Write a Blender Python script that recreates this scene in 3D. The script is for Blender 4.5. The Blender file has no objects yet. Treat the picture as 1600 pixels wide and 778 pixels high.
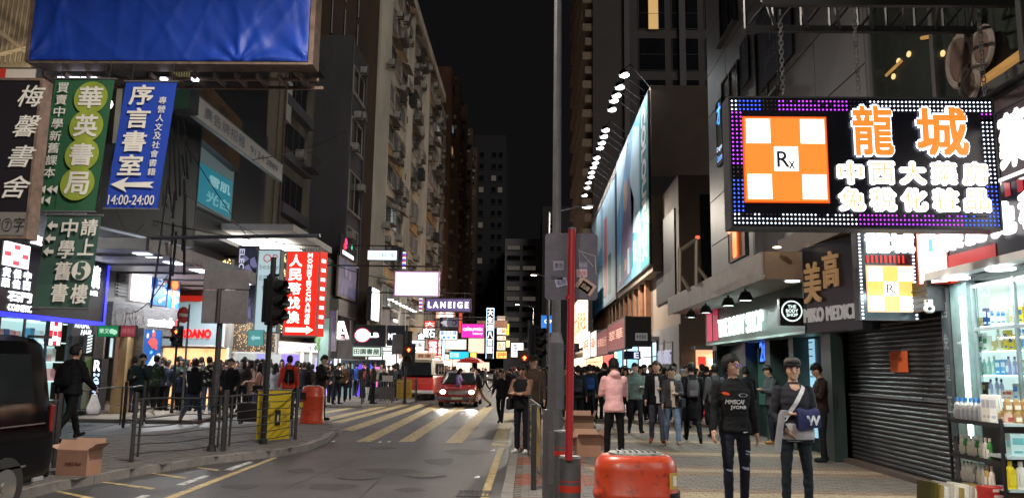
import bpy,bmesh,math,random
import numpy as np
from mathutils import Vector,Matrix,Euler,noise
from mathutils.bvhtree import BVHTree
random.seed(7)
SC=bpy.context.scene
COL=SC.collection
rad=math.radians
# ---------------------------------------------------------------- camera
FPX=1250.0
CAMH=1.72
cd=bpy.data.cameras.new('camera');cam=bpy.data.objects.new('camera',cd);COL.objects.link(cam)
cd.sensor_width=36.0;cd.lens=36.0*FPX/1600.0;cd.clip_end=2000;cd.clip_start=0.05
ROLL=0.014
_u,_v=26*math.cos(ROLL)+186*math.sin(ROLL),-186*math.cos(ROLL)+26*math.sin(ROLL)
_pitch=math.atan(-_v/math.hypot(FPX,0))
_yaw=math.atan(_u/FPX*math.cos(_pitch))
M3=(Matrix.Rotation(_yaw,3,'Z')@Matrix.Rotation(math.pi/2+_pitch,3,'X')@Matrix.Rotation(ROLL,3,'Z'))
cam.matrix_world=Matrix.Translation((0,0,CAMH))@M3.to_4x4()
SC.camera=cam
# ---------------------------------------------------------------- world: city night sky
w=bpy.data.worlds.new('World');SC.world=w;w.use_nodes=True
wn=w.node_tree.nodes;wl=w.node_tree.links
bg=wn['Background'];bg.inputs['Strength'].default_value=1.0
bg.inputs['Color'].default_value=(0.0052,0.0047,0.0052,1)
SC.view_settings.view_transform='Standard';SC.view_settings.look='None'
SC.view_settings.exposure=0.0;SC.view_settings.gamma=1.0
SC.render.engine='CYCLES'
SC.cycles.use_denoising=True
SC.cycles.max_bounces=5;SC.cycles.diffuse_bounces=3;SC.cycles.glossy_bounces=3
SC.cycles.transmission_bounces=4;SC.cycles.transparent_max_bounces=6
SC.cycles.sample_clamp_indirect=6.0
SC.cycles.caustics_reflective=False;SC.cycles.caustics_refractive=False
CAMP=Vector((0,0,CAMH))
def ray(px,py):return M3@Vector(((px-800)/FPX,(389-py)/FPX,-1))
def P(px,py,y):
 d=ray(px,py);return CAMP+d*(y/d.y)
def PX(px,py,x):
 d=ray(px,py);return CAMP+d*(x/d.x)
def G(px,py,z=0.12):
 d=ray(px,py);return CAMP+d*((z-CAMH)/d.z)
# fill sun added as city skyglow from behind the viewer, low and very soft
sl_=bpy.data.lights.new('skyglow_fill','SUN');sl_.energy= .78;sl_.angle=rad(30);sl_.color=(1, .92, .86)
so_=bpy.data.objects.new('skyglow_fill',sl_);COL.objects.link(so_);so_.rotation_euler=Vector((-.50, .62,-.55)).to_track_quat('-Z','Y').to_euler()
# ---------------------------------------------------------------- materials
MATS={}
def mat(name,col,rough=0.7,metal=0.0,var=0.18,scale=3.0,bump=0.0,bscale=None,spec=0.5,coat=0.0,stretch=None,alpha=None):
 if name in MATS:return MATS[name]
 m=bpy.data.materials.new(name);m.use_nodes=True;MATS[name]=m
 nt=m.node_tree;n=nt.nodes;L=nt.links;b=n['Principled BSDF']
 b.inputs['Roughness'].default_value=rough;b.inputs['Metallic'].default_value=metal
 b.inputs['Specular IOR Level'].default_value=spec;b.inputs['Coat Weight'].default_value=coat
 tc=n.new('ShaderNodeTexCoord');mp=n.new('ShaderNodeMapping');L.new(tc.outputs['Object'],mp.inputs[0])
 if stretch:mp.inputs['Scale'].default_value=stretch
 nz=n.new('ShaderNodeTexNoise');nz.inputs['Scale'].default_value=scale;nz.inputs['Detail'].default_value=6;nz.inputs['Roughness'].default_value= .65
 L.new(mp.outputs[0],nz.inputs['Vector'])
 cr=n.new('ShaderNodeValToRGB');L.new(nz.outputs['Fac'],cr.inputs[0])
 cr.color_ramp.elements[0].position= .3;cr.color_ramp.elements[1].position= .7
 c=Vector(col[:3])
 cr.color_ramp.elements[0].color=(*(c*(1-var)),1);cr.color_ramp.elements[1].color=(*[min(1,q)for q in(c*(1+var))],1)
 L.new(cr.outputs[0],b.inputs['Base Color'])
 if bump:
  n2=n.new('ShaderNodeTexNoise');n2.inputs['Scale'].default_value=bscale or scale*6;n2.inputs['Detail'].default_value=5
  L.new(mp.outputs[0],n2.inputs['Vector'])
  bp=n.new('ShaderNodeBump');bp.inputs['Strength'].default_value=bump;bp.inputs['Distance'].default_value= .02
  L.new(n2.outputs['Fac'],bp.inputs['Height']);L.new(bp.outputs[0],b.inputs['Normal'])
 return m
def E(col,s=1.0,name=None,var=0.0,scale=2.0):
 key=name or 'lit_%02x%02x%02x_%g'%(*[int(255*min(1,c))for c in col],s)
 if key in MATS:return MATS[key]
 m=bpy.data.materials.new(key);m.use_nodes=True;MATS[key]=m
 b=m.node_tree.nodes['Principled BSDF'];L=m.node_tree.links;n=m.node_tree.nodes
 b.inputs['Base Color'].default_value=(*[c* .5 for c in col],1);b.inputs['Roughness'].default_value= .35
 b.inputs['Emission Color'].default_value=(*col,1);b.inputs['Emission Strength'].default_value=s
 if var:
  tc=n.new('ShaderNodeTexCoord');nz=n.new('ShaderNodeTexNoise');nz.inputs['Scale'].default_value=scale
  L.new(tc.outputs['Object'],nz.inputs['Vector'])
  mr=n.new('ShaderNodeMapRange');L.new(nz.outputs['Fac'],mr.inputs[0]);mr.inputs[1].default_value= .3;mr.inputs[2].default_value= .7
  mr.inputs[3].default_value=s*(1-var);mr.inputs[4].default_value=s*(1+var)
  L.new(mr.outputs[0],b.inputs['Emission Strength'])
 return m
def s2l(r,g,b):
 f=lambda c:((c/255+ .055)/1.055)**2.4 if c>10 else c/255/12.92
 return(f(r),f(g),f(b))
def flat(r,g,b,rough=.6,var=.06,**k):return mat('paint_%d_%d_%d_%g'%(r,g,b,rough),s2l(r,g,b),rough,var=var,**k)
def glow(r,g,b,s=1.0):return E(s2l(r,g,b),s)
ASPHALT=mat('asphalt',(.052, .051, .053), .5,var=.42,scale=.7,bump=.5,bscale=60)
CONC=mat('concrete',(.22, .21, .2), .8,var=.2,scale=2,bump=.25)
STEEL=mat('galvanised_steel',(.16, .16, .165), .5, .35,var=.25,scale=8)
DSTEEL=mat('dark_steel',(.05, .05, .055), .5, .4,var=.3,scale=6)
RAILM=mat('railing_paint',(.04, .038, .04), .5, .3,var=.3,scale=9)
BLACK=mat('black_plastic',(.012, .012, .013), .4,var=.2)
GLASSD=mat('dark_glass',(.010, .012, .015), .12,var=.4,scale=.6,spec=.7)
WHITEP=mat('white_paint',(.78, .78, .76), .5,var=.06)
def worn(m,under,lo=.42,hi=.56,sc=7):
 nt=m.node_tree;b=nt.nodes['Principled BSDF'];src=b.inputs['Base Color'].links[0].from_socket;n=nt.nodes;L=nt.links
 tc=n.new('ShaderNodeTexCoord');nz=n.new('ShaderNodeTexNoise');nz.inputs['Scale'].default_value=sc;nz.inputs['Detail'].default_value=9;nz.inputs['Roughness'].default_value= .75;L.new(tc.outputs['Object'],nz.inputs['Vector'])
 mr=n.new('ShaderNodeMapRange');mr.inputs[1].default_value=lo;mr.inputs[2].default_value=hi;L.new(nz.outputs['Fac'],mr.inputs[0])
 mx=n.new('ShaderNodeMixRGB');L.new(mr.outputs[0],mx.inputs[0]);mx.inputs[1].default_value=(*under,1);L.new(src,mx.inputs[2]);L.new(mx.outputs[0],b.inputs['Base Color']);return m
# clear glass for shop fronts
def clearglass():
 m=bpy.data.materials.new('clear_glass');m.use_nodes=True;MATS['clear_glass']=m
 n=m.node_tree.nodes;L=m.node_tree.links;n.clear()
 o=n.new('ShaderNodeOutputMaterial');mx=n.new('ShaderNodeMixShader');mx.inputs[0].default_value= .07;t=n.new('ShaderNodeBsdfTransparent');g=n.new('ShaderNodeBsdfGlossy')
 g.inputs['Roughness'].default_value= .03;
 t.inputs[0].default_value=(.88, .94, .93,1)
 L.new(t.outputs[0],mx.inputs[1]);L.new(g.outputs[0],mx.inputs[2]);L.new(mx.outputs[0],o.inputs[0])
 return m
CLEAR=clearglass()
# ---------------------------------------------------------------- mesh helpers
WL={}
def wl_(o):return WL.get(o.name,Vector((0,0,0)))
def tag(o,label=None,cat=None,group=None,kind=None):
 if label:o['label']=label
 if cat:o['category']=cat
 if group:o['group']=group
 if kind:o['kind']=kind
 return o
class MB:
 def __init__(s):s.v=[];s.f=[];s.m=[]
 def add(s,V,F,mi=0):
  k=len(s.v);s.v+=[tuple(p)for p in V];s.f+=[tuple(i+k for i in f)for f in F];s.m+=[mi]*len(F);return s
 def box(s,x0,x1,y0,y1,z0,z1,mi=0):
  return s.add([(x0,y0,z0),(x1,y0,z0),(x1,y1,z0),(x0,y1,z0),(x0,y0,z1),(x1,y0,z1),(x1,y1,z1),(x0,y1,z1)],
      [(0,3,2,1),(4,5,6,7),(0,1,5,4),(1,2,6,5),(2,3,7,6),(3,0,4,7)],mi)
 def fbox(s,fr,u0,u1,v0,v1,n0,n1,mi=0):
  V=[fr.at(u,v,n)for n in(n0,n1)for(u,v)in((u0,v0),(u1,v0),(u1,v1),(u0,v1))]
  return s.add(V,[(0,3,2,1),(4,5,6,7),(0,1,5,4),(1,2,6,5),(2,3,7,6),(3,0,4,7)],mi)
 def quad(s,a,b,c,d,mi=0):return s.add([a,b,c,d],[(0,1,2,3)],mi)
 def cyl(s,p0,p1,r0,r1=None,n=12,mi=0,caps=True):
  r1=r0 if r1 is None else r1;p0=Vector(p0);p1=Vector(p1);d=(p1-p0).normalized()
  a=d.orthogonal().normalized();b=d.cross(a);V=[]
  for p,r in((p0,r0),(p1,r1)):
   for i in range(n):
    t=2*math.pi*i/n;V.append(p+(a*math.cos(t)+b*math.sin(t))*r)
  F=[(i,(i+1)%n,n+(i+1)%n,n+i)for i in range(n)]
  if caps:F+=[tuple(range(n-1,-1,-1)),tuple(range(n,2*n))]
  return s.add(V,F,mi)
 def tube(s,pts,r,n=6,mi=0):
  for a,b in zip(pts[:-1],pts[1:]):s.cyl(a,b,r,n=n,mi=mi)
  return s
 def prism(s,poly,z0,z1,mi=0):
  n=len(poly);V=[(x,y,z0)for x,y in poly]+[(x,y,z1)for x,y in poly]
  return s.add(V,[tuple(range(n-1,-1,-1)),tuple(range(n,2*n))]+[(i,(i+1)%n,n+(i+1)%n,n+i)for i in range(n)],mi)
 def loft(s,rings,mi=0,caps=True):
  n=len(rings[0]);V=[p for r in rings for p in r];F=[]
  for k in range(len(rings)-1):
   for i in range(n):F.append((k*n+i,k*n+(i+1)%n,(k+1)*n+(i+1)%n,(k+1)*n+i))
  if caps:F+=[tuple(range(n-1,-1,-1)),tuple(range((len(rings)-1)*n,len(rings)*n))]
  return s.add(V,F,mi)
 def ell(s,c,r,n=10,m=6,mi=0):
  rings=[]
  for k in range(1,m):
   t=math.pi*k/m
   rings.append([(c[0]+r[0]*math.sin(t)*math.cos(2*math.pi*i/n),c[1]+r[1]*math.sin(t)*math.sin(2*math.pi*i/n),c[2]-r[2]*math.cos(t))for i in range(n)])
  return s.loft(rings,mi)
 def mesh(s,name,mats,smooth=False,org=(0,0,0),auto=None):
  me=bpy.data.meshes.new(name);o=Vector(org)
  me.from_pydata([tuple(Vector(p)-o)for p in s.v],[],s.f)
  for q in(mats if isinstance(mats,(list,tuple))else[mats]):me.materials.append(q)
  me.polygons.foreach_set('material_index',s.m)
  bm=bmesh.new();bm.from_mesh(me);bmesh.ops.recalc_face_normals(bm,faces=bm.faces);bm.to_mesh(me);bm.free()
  if smooth:
   me.polygons.foreach_set('use_smooth',[True]*len(me.polygons))
   if auto is not None:me.set_sharp_from_angle(angle=rad(auto))
  return me
 def build(s,name,mats,parent=None,smooth=False,label=None,cat=None,group=None,kind=None,org=None,auto=40,bevel=0):
  if parent is not None:o0=wl_(parent)
  elif org is not None:o0=Vector(org)
  elif kind in('structure',):o0=Vector((0,0,0))
  else:
   A=np.array([tuple(p)for p in s.v]);o0=Vector((float(A[:,0].min()+A[:,0].max())/2,float(A[:,1].min()+A[:,1].max())/2,float(A[:,2].min())))
  me=s.mesh(name,mats,smooth,o0,auto)
  ob=bpy.data.objects.new(name,me);COL.objects.link(ob)
  if parent is not None:ob.parent=parent
  else:ob.location=o0
  WL[ob.name]=Vector(o0)
  if bevel:
   b=ob.modifiers.new('bevel','BEVEL');b.width=bevel;b.segments=2;b.limit_method='ANGLE';b.harden_normals=False
  return tag(ob,label,cat,group,kind)
def empty(name,loc,label=None,cat=None,group=None,kind=None,rz=0):
 o=bpy.data.objects.new(name,None);COL.objects.link(o);o.location=loc;o.rotation_euler=(0,0,rz);o.empty_display_size= .2
 WL[o.name]=Vector(loc);return tag(o,label,cat,group,kind)
def lempty(name,loc,**k):
 """root whose parts are given in its own local coordinates"""
 o=empty(name,loc,**k);WL[o.name]=Vector((0,0,0));return o
def inst(me,name,parent,loc,rz=0):
 o=bpy.data.objects.new(name,me);COL.objects.link(o)
 if parent is not None:o.parent=parent;o.location=Vector(loc)-wl_(parent)
 else:o.location=loc
 o.rotation_euler=(0,0,rz);WL[o.name]=Vector(loc);return o
def copy_tree(o,parent=None):
 c=o.copy();COL.objects.link(c);c.parent=parent
 for ch in[q for q in o.children]:copy_tree(ch,c)
 return c
class Fr:
 """a rectangle in space: bottom-left corner, unit right, unit up, unit normal, width, height"""
 def __init__(s,O,R,U,W,H):
  s.O=Vector(O);s.R=Vector(R).normalized();s.U=Vector(U).normalized();s.N=s.R.cross(s.U).normalized();s.W=W;s.H=H
 def at(s,u,v,n=0):return s.O+s.R*u+s.U*v+s.N*n
def front(x0,y0,x1,y1,Y,tilt=0.0):
 """rectangle facing the camera side of the street, y0 top px, y1 bottom px, at distance Y"""
 a=P(x0,y1,Y);b=P(x1,y1,Y);t=P(x0,y0,Y)
 W=b.x-a.x;H=t.z-a.z
 U=Vector((math.sin(tilt),0,math.cos(tilt)));R=Vector((math.cos(tilt),0,-math.sin(tilt)))
 return Fr(a,R,U,W,H)
def rside(X,x0,ytop,ybot,x1):
 a=PX(x0,ybot,X);t=PX(x0,ytop,X);b=PX(x1,500,X)
 return Fr(a,(0,-1,0),(0,0,1),a.y-b.y,t.z-a.z)
def lside(X,x0,ytop,ybot,x1):
 a=PX(x0,ybot,X);t=PX(x0,ytop,X);b=PX(x1,500,X)
 return Fr(a,(0,1,0),(0,0,1),b.y-a.y,t.z-a.z)
def ang(x0,ytop,ybot,Y0,x1,Y1):
 a=P(x0,ybot,Y0);t=P(x0,ytop,Y0);b=P(x1,ybot,Y1);b.z=a.z
 return Fr(a,b-a,(0,0,1),(b-a).length,t.z-a.z)
TMP=bpy.data.scenes.new('tmp')
def evalmesh(o):
 TMP.collection.objects.link(o);vl=TMP.view_layers[0];vl.update()
 return bpy.data.meshes.new_from_object(o.evaluated_get(vl.depsgraph))
ORD='first second third fourth fifth sixth seventh eighth ninth tenth eleventh twelfth thirteenth fourteenth fifteenth sixteenth seventeenth eighteenth nineteenth twentieth'.split()+['twenty-'+q for q in 'first second third fourth fifth sixth seventh eighth ninth'.split()]+['thirtieth']+['thirty-'+q for q in 'first second third fourth fifth sixth seventh eighth ninth'.split()]
TXT={}
def textmesh(s,bold=0.0,ext=0.0,res=3,spacing=1.0,shear=0.0):
 key=(s,bold,ext,res,spacing,shear)
 if key in TXT:return TXT[key]
 c=bpy.data.curves.new('text','FONT');c.body=s;c.offset=0;c.extrude=ext;c.resolution_u=res;c.space_character=spacing;c.shear=shear
 o=bpy.data.objects.new('text',c);m=evalmesh(o)
 V=np.array([tuple(v.co)for v in m.vertices]);F=[tuple(p.vertices)for p in m.polygons]
 if bold>0: # thicker strokes: copies of the glyph a hair apart in depth
  r=bold;k=8 if r> .04 else 4;n=len(V);VV=[V];FF=list(F);dz= .06
  for i in range(k):
   t=2*math.pi*(i+ .5)/k;VV.append(V+np.array([r*math.cos(t),r*math.sin(t),(i+1)*dz if not ext else 0]));FF+=[tuple(a+n*(i+1)for a in f)for f in F]
  V=np.concatenate(VV);F=FF
 bpy.data.objects.remove(o);bpy.data.curves.remove(c);bpy.data.meshes.remove(m)
 TXT[key]=(V,F);return TXT[key]
def lettering(parent,fr,s,u0,v0,u1,v1,m,n=0.012,bold=0.0,ext=0.0,name='lettering',keep=False,shear=0.0,rot=False,label=None,depth=None):
 """fit text s into the fractional box of fr; rot turns it 90 degrees"""
 V,F=textmesh(s,bold, .5 if depth else 0.0,shear=shear)
 lo=V.min(0);hi=V.max(0);w_=hi[0]-lo[0];h_=hi[1]-lo[1]
 U0,U1,V0,V1=u0*fr.W,u1*fr.W,v0*fr.H,v1*fr.H
 mb=MB();out=[]
 if keep:
  k=min((U1-U0)/w_,(V1-V0)/h_);cx=(U0+U1)/2;cy=(V0+V1)/2
  U0,U1,V0,V1=cx-w_*k/2,cx+w_*k/2,cy-h_*k/2,cy+h_*k/2
 for x,y,z in V:
  a=(x-lo[0])/w_;b=(y-lo[1])/h_
  if rot:a,b=b,1-a
  out.append(fr.at(U0+a*(U1-U0),V0+b*(V1-V0),n+((z+ .5)*depth if depth else z* .01)))
 mb.add(out,F)
 return mb.build(name,m,parent,label=label)
def column(parent,fr,s,u0,v0,u1,v1,m,gap=.12,**k):
 """characters stacked top to bottom"""
 N=len(s);h=(v1-v0)/N
 for i,ch in enumerate(s):
  top=v1-i*h;lettering(parent,fr,ch,u0,top-h*(1-gap/2),u1,top-h*gap/2,m,**k)
def rect(parent,fr,u0,v0,u1,v1,m,n=.006,name='panel',t=.004):
 mb=MB();mb.fbox(fr,u0*fr.W,u1*fr.W,v0*fr.H,v1*fr.H,n-t,n);return mb.build(name,m,parent)
def poly(parent,fr,pts,m,n=.008,name='emblem',t=.003):
 mb=MB();N=len(pts);V=[fr.at(u*fr.W,v*fr.H,q)for q in(n-t,n)for u,v in pts]
 mb.add(V,[tuple(range(N-1,-1,-1)),tuple(range(N,2*N))]+[(i,(i+1)%N,N+(i+1)%N,N+i)for i in range(N)]);return mb.build(name,m,parent)
def disc(parent,fr,u,v,r,m,n=.008,name='disc',seg=28,sx=1.0):
 """r in metres"""
 pts=[((u*fr.W+r*sx*math.cos(2*math.pi*i/seg))/fr.W,(v*fr.H+r*math.sin(2*math.pi*i/seg))/fr.H)for i in range(seg)]
 return poly(parent,fr,pts,m,n,name)
def sign(name,label,fr,face,frame=None,depth=.18,border=.03,cat='sign',group=None,lip=.015):
 """cabinet: back box + raised rim + recessed face as a part"""
 root=empty(name,fr.at(fr.W/2,0,-depth/2),label,cat,group)
 frame=frame or DSTEEL;b=border
 mb=MB();mb.fbox(fr,0,fr.W,0,fr.H,-depth,-.004)
 for(a0,a1,c0,c1)in((0,fr.W,0,b),(0,fr.W,fr.H-b,fr.H),(0,b,b,fr.H-b),(fr.W-b,fr.W,b,fr.H-b)):
  mb.fbox(fr,a0,a1,c0,c1,-.004,lip)
 mb.build('cabinet',frame,root)
 f=MB();f.fbox(fr,b,fr.W-b,b,fr.H-b,-.003, .002);f.build('face',face,root)
 return root
def lamp_area(loc,size,power,col=(1,1,1),rot=(0,0,0),sy=None,spread=180,parent=None):
 l=bpy.data.lights.new('lamp_light','AREA');l.energy=power;l.color=col;l.size=size
 if sy:l.shape='RECTANGLE';l.size_y=sy
 l.spread=rad(spread)
 o=bpy.data.objects.new('lamp_light',l);COL.objects.link(o);o.rotation_euler=rot
 if parent is not None:o.parent=parent;o.location=Vector(loc)-wl_(parent)
 else:o.location=loc
 return o
def lamp_point(loc,power,col=(1,1,1),r=.1,parent=None):
 l=bpy.data.lights.new('lamp_light','POINT');l.energy=power;l.color=col;l.shadow_soft_size=r
 o=bpy.data.objects.new('lamp_light',l);COL.objects.link(o)
 if parent is not None:o.parent=parent;o.location=Vector(loc)-wl_(parent)
 else:o.location=loc
 return o
# ---------------------------------------------------------------- ground
KX=-0.33 # right kerb line
mb=MB();N=0
mb.quad((-250,-40,0),(250,-40,0),(250,900,0),(-250,900,0));mb.build('road',ASPHALT,kind='structure')
PAVE_T=mat('paver_tan',(.135, .115, .098), .75,var=.3,scale=6,bump=.3)
PAVE_Y=mat('paver_pale',(.30, .235, .15), .75,var=.2,scale=6,bump=.3)
PAVE_R=mat('paver_red',(.22, .085, .06), .75,var=.3,scale=6,bump=.3)
PAVE_G=mat('paver_grey',(.16, .15, .14), .8,var=.3,scale=6,bump=.3)
GROUT=mat('paver_sand_bed',(.085, .075, .065), .9,var=.3,scale=4)
KERB=mat('kerb_granite',(.19, .175, .165), .75,var=.25,scale=7,bump=.3)
CREAMY=worn(mat('road_paint_yellow',(.43, .33, .16), .65,var=.3,scale=5,bump=.3),(.07, .062, .055), .36, .50)
WHITEY=worn(mat('road_paint_white',(.52, .52, .50), .65,var=.25,scale=5,bump=.3),(.07, .07, .07), .36, .5)
# right pavement slab and its pavers
RS=MB();RS.box(KX+ .15,5.9,1.5,130,0, .112);rp=RS.build('right_pavement',GROUT,kind='structure')
def kind_at(x,y):
 if x<1.0:
  return 2 if int(y/1.15)%2==0 else 3
 ph=(y-8.0)%2.6
 if ph< .42:return 1
 if ph< .8 or 2.3<ph:return 4
 return 0
PM=[PAVE_T,PAVE_Y,PAVE_R,PAVE_G,mat('paver_brown',(.19, .125, .08), .75,var=.3,scale=6,bump=.3)]
pv=[]
for k in range(5):
 b_=MB();b_.box(-.097, .097,-.047, .047,0, .010)
 pv.append(b_.mesh('paver',PM[k]))
far=MB();count=0;L_= .2
for j in range(0,122):
 y=8.9+j* .1
 for i in range(int((5.85-KX- .15)/L_)):
  x=KX+ .15+(i+ .5)*L_+(.1 if j%2 else 0)
  k=kind_at(x,y)
  px_vis=826+x*1250/y
  dz=random.uniform(-.0015, .0015)
  if count<298 and abs(px_vis-1200)<420:
   o=inst(pv[k],'paver',rp,(x,y, .112+dz));count+=1
  else:
   far.box(x- .096,x+ .096,y- .046,y+ .046, .111, .122+dz,k)
far.build('paver_field',PM,rp,kind='stuff')
st=MB()
y=21.1
while y<128: # beyond there the bricks are too small to tell apart: bands only
 k=kind_at(3,y);st.box(1.0,5.88,y,y+ .4, .112, .12,k);st.box(KX+ .15,1.0,y,y+ .4, .112, .12,kind_at(0,y));y+= .405
st.build('paving_bands',PM,rp)
# kerb stones, right
kb=MB();kb.box(-.073, .073,-.495, .495,0, .128);km=kb.mesh('kerb_stone',KERB)
kr=empty('kerb',(KX+ .075,2,0),kind='structure')
for j in range(60):inst(km,'kerb_stone',kr,(KX+ .075,8.2+j,random.uniform(-.003, .003)))
far=MB();far.box(KX,KX+ .148,67.7,130,0, .126);far.build('kerb_run',KERB,kr)
# left pavement island
kpx=[(-90,800),(20,768),(77,754),(200,732),(321,714),(429,703),(480,694),(510,682),(524,668),(512,657),(480,649)]
kw=[G(a,b)for a,b in kpx]
back=[G(a,b)for a,b in[(380,662),(200,676),(60,690),(-120,708)]]
pl=[(p.x,p.y)for p in kw+back]
PATCH=mat('setts_grey',(.105, .095, .09), .8,var=.35,scale=14,bump=.6,bscale=40)
mb=MB();mb.prism(pl,0, .118);lp=mb.build('left_pavement',PATCH,kind='structure')
kl=empty('kerb',(kw[3].x,kw[3].y,0),kind='structure')
def kerbrun(pts,root):
 for a,b in zip(pts[:-1],pts[1:]):
  a=Vector((a.x,a.y,0));b=Vector((b.x,b.y,0));L=(b-a).length;n=max(1,round(L/ .9));d=(b-a)/n;q=Vector((d.y,-d.x,0)).normalized()
  for i in range(n):
   s=a+d*i+d.normalized()* .006;e=a+d*(i+1)-d.normalized()* .006
   m_=MB();h= .125+random.uniform(-.004, .004)
   V=[s-q* .11,e-q* .11,e+q* .05,s+q* .05]
   m_.prism([(v.x,v.y)for v in V],0,h);m_.build('kerb_stone',KERB,root)
kerbrun(kw,kl)
# small setts of the island as geometry
S=MB();A_=[Vector((p[0],p[1]))for p in pl]
def inside(x,y,P_=pl):
 c=False;n=len(P_);j=n-1
 for i in range(n):
  xi,yi=P_[i];xj,yj=P_[j]
  if(yi>y)!=(yj>y)and x<(xj-xi)*(y-yi)/(yj-yi)+xi:c=not c
  j=i
 return c
yy=10.0
while yy<26:
 xx=-16.0
 while xx<-4:
  if inside(xx+ .1,yy+ .1)and inside(xx- .1,yy):S.box(xx,xx+ .19,yy,yy+ .19, .115, .125+random.uniform(0, .006))
  xx+= .2
 yy+= .2
S.build('sett_field',PATCH,lp,kind='stuff')
# teal tinted patch + seams on the side street behind the railing
mb=MB();mb.prism([(-13.4,17.5),(-6.5,18.2),(-6.2,19.6),(-13.4,19.2)], .003, .006)
mb.build('road_patch',mat('asphalt_green_tint',(.05, .07, .065), .65,var=.35,scale=3,bump=.4,bscale=50),kind='structure')
# shop side pavement on the left
TILE=mat('shop_paving',(.23, .19, .15), .7,var=.25,scale=5,bump=.2)
mb=MB();mb.box(-30,-9.6,23.2,47,0, .10);lsp=mb.build('shop_pavement',GROUT,kind='structure')
t_=MB()
for i in range(26):
 for j in range(34):
  x=-20.2+i* .4;y=23.25+j* .4
  if x<-9.9:t_.box(x,x+ .385,y,y+ .385, .099, .112+random.uniform(0, .003))
t_.build('tile_field',TILE,lsp,kind='stuff')
mb=MB();mb.prism([(-6.9,33.5),(-6.1,35),(-5.9,38),(-5.9,140),(-11.5,140),(-11.5,47.05),(-9.5,47.05),(-9.5,33.2)],0, .115)
mb.build('far_left_pavement',mat('far_paving',(.12, .11, .10), .75,var=.25,scale=3),kind='structure')
kf=empty('kerb',(-6,40,0),kind='structure')
kerbrun([Vector(p+(0,))for p in[(-9.5,33.2),(-6.9,33.4),(-6.1,35),(-5.85,38),(-5.85,70)]],kf)
# ---------------------------------------------------------------- road markings (each a sheet of paint 4 mm up)
def paint(name,pts,m,z=.005):
 mb=MB()
 mb.add([(p[0],p[1],z)for p in pts],[tuple(range(len(pts)))]);return mb.build(name,m,kind='structure',org=(0,0,0))
rd=lambda a,b:G(a,b,0.0)
for(a,b,c,d)in[((398,652),(420,652),(472,643),(455,643)),((428,655.5),(452,655.5),(560,636.5),(546,636.5)),((470,661),(497,661),(612,633.5),(598,633.5)),((517,660),(534,660.5),(640,632.5),(624,632.5)),((532,671.5),(553,673),(672,631),(655,631)),
      ((556,690),(580,690),(694,632),(677,632)),((622,690),(646,690),(734,632),(717,632)),((695,692),(722,692),(771,636),(755,636))]:
 paint('crossing_stripe',[rd(*q)for q in(a,b,c,d)],CREAMY)
paint('crossing_stripe',[rd(*q)for q in((767,696),(790,698),(804,645),(787,645))],CREAMY)
paint('kerb_line',[rd(*q)for q in((753,768),(766,768),(788,699),(779,699))],CREAMY)
paint('kerb_line',[rd(*q)for q in((752,771),(765,771),(763,790),(748,790))],CREAMY)
paint('kerb_line',[rd(*q)for q in((250,780),(268,780),(434,715),(427,714.5))],CREAMY)
for q in[((62,763),(72,762.5),(160,780),(140,780)),((146,752),(153,751),(244,762.5),(236,764.5)),((234,739.5),(240,738.7),(293,746),(288,748)),((306,730.5),(312,729.8),(343,734),(339,735.5))]:
 paint('hatch_line',[rd(*a)for a in q],CREAMY)
for q in[((274,757.5),(288,757.8),(328,743),(318,743)),((350,734),(362,734.5),(396,721.3),(388,721)),((208,779),(225,779),(235,773.5),(222,773.5))]:
 paint('lane_dash',[rd(*a)for a in q],WHITEY)
for k in range(6): # far lane marks
 y=44+k*9;paint('lane_dash',[(-3.1,y,0),(-2.98,y,0),(-2.98,y+3,0),(-3.1,y+3,0)],WHITEY)
# tar seams and iron gratings
TAR=mat('tar_seam',(.02, .019, .018), .5,var=.2)
for pts in[((440,763),(445,764),(560,717),(556,717)),((640,707),(643,707.5),(668,690),(666,690)),((560,778),(563,778),(640,707),(638,707))]:
 paint('tar_seam',[rd(*a)for a in pts],TAR, .0025)
def drain(px,py,wd,dp):
 c=rd(px,py);r=empty('drain_grating',(c.x,c.y,0),kind='structure')
 m=MB();m.box(c.x-wd,c.x+wd,c.y-dp,c.y+dp, .001, .004);m.build('drain_pit',BLACK,r)
 m=MB()
 for i in range(9):x=c.x-wd+2*wd*i/8;m.box(x- .012,x+ .012,c.y-dp,c.y+dp, .0045, .009)
 for i in(-1,1):m.box(c.x-wd,c.x+wd,c.y+i*dp- .02,c.y+i*dp+ .02, .0045, .0095)
 m.build('drain_bars',DSTEEL,r)
drain(740,771, .22, .25);drain(783,689.5, .2, .35)
def patchplate(pts):paint('utility_cover',[rd(*q)for q in pts],mat('cover_iron',(.075, .07, .068), .55, .2,var=.2,scale=20), .003)
patchplate([(330,712),(352,712),(360,706),(340,706)])
STN=mat('oil_stain',(.034, .032, .032), .62,var=.5,scale=9)
for(px,py,rx,ry)in((610,735, .5, .35),(520,760, .35, .3),(690,720, .3, .5),(470,735, .22, .3),(730,705, .4, .6),(640,765, .2, .25),(380,760, .3, .2),(720,668, .5, .9),(600,700, .3, .3)):
 c=rd(px,py);k_=random.uniform(0,9);paint('oil_stain',[(c.x+rx*math.cos(t)*(1+ .5*noise.noise(Vector((math.cos(t)*1.5+k_,math.sin(t)*1.5,0)))),c.y+ry*math.sin(t)*(1+ .5*noise.noise(Vector((math.cos(t)*1.5,math.sin(t)*1.5+k_,3)))))for t in[i* .22 for i in range(28)]],STN, .0022)
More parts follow.
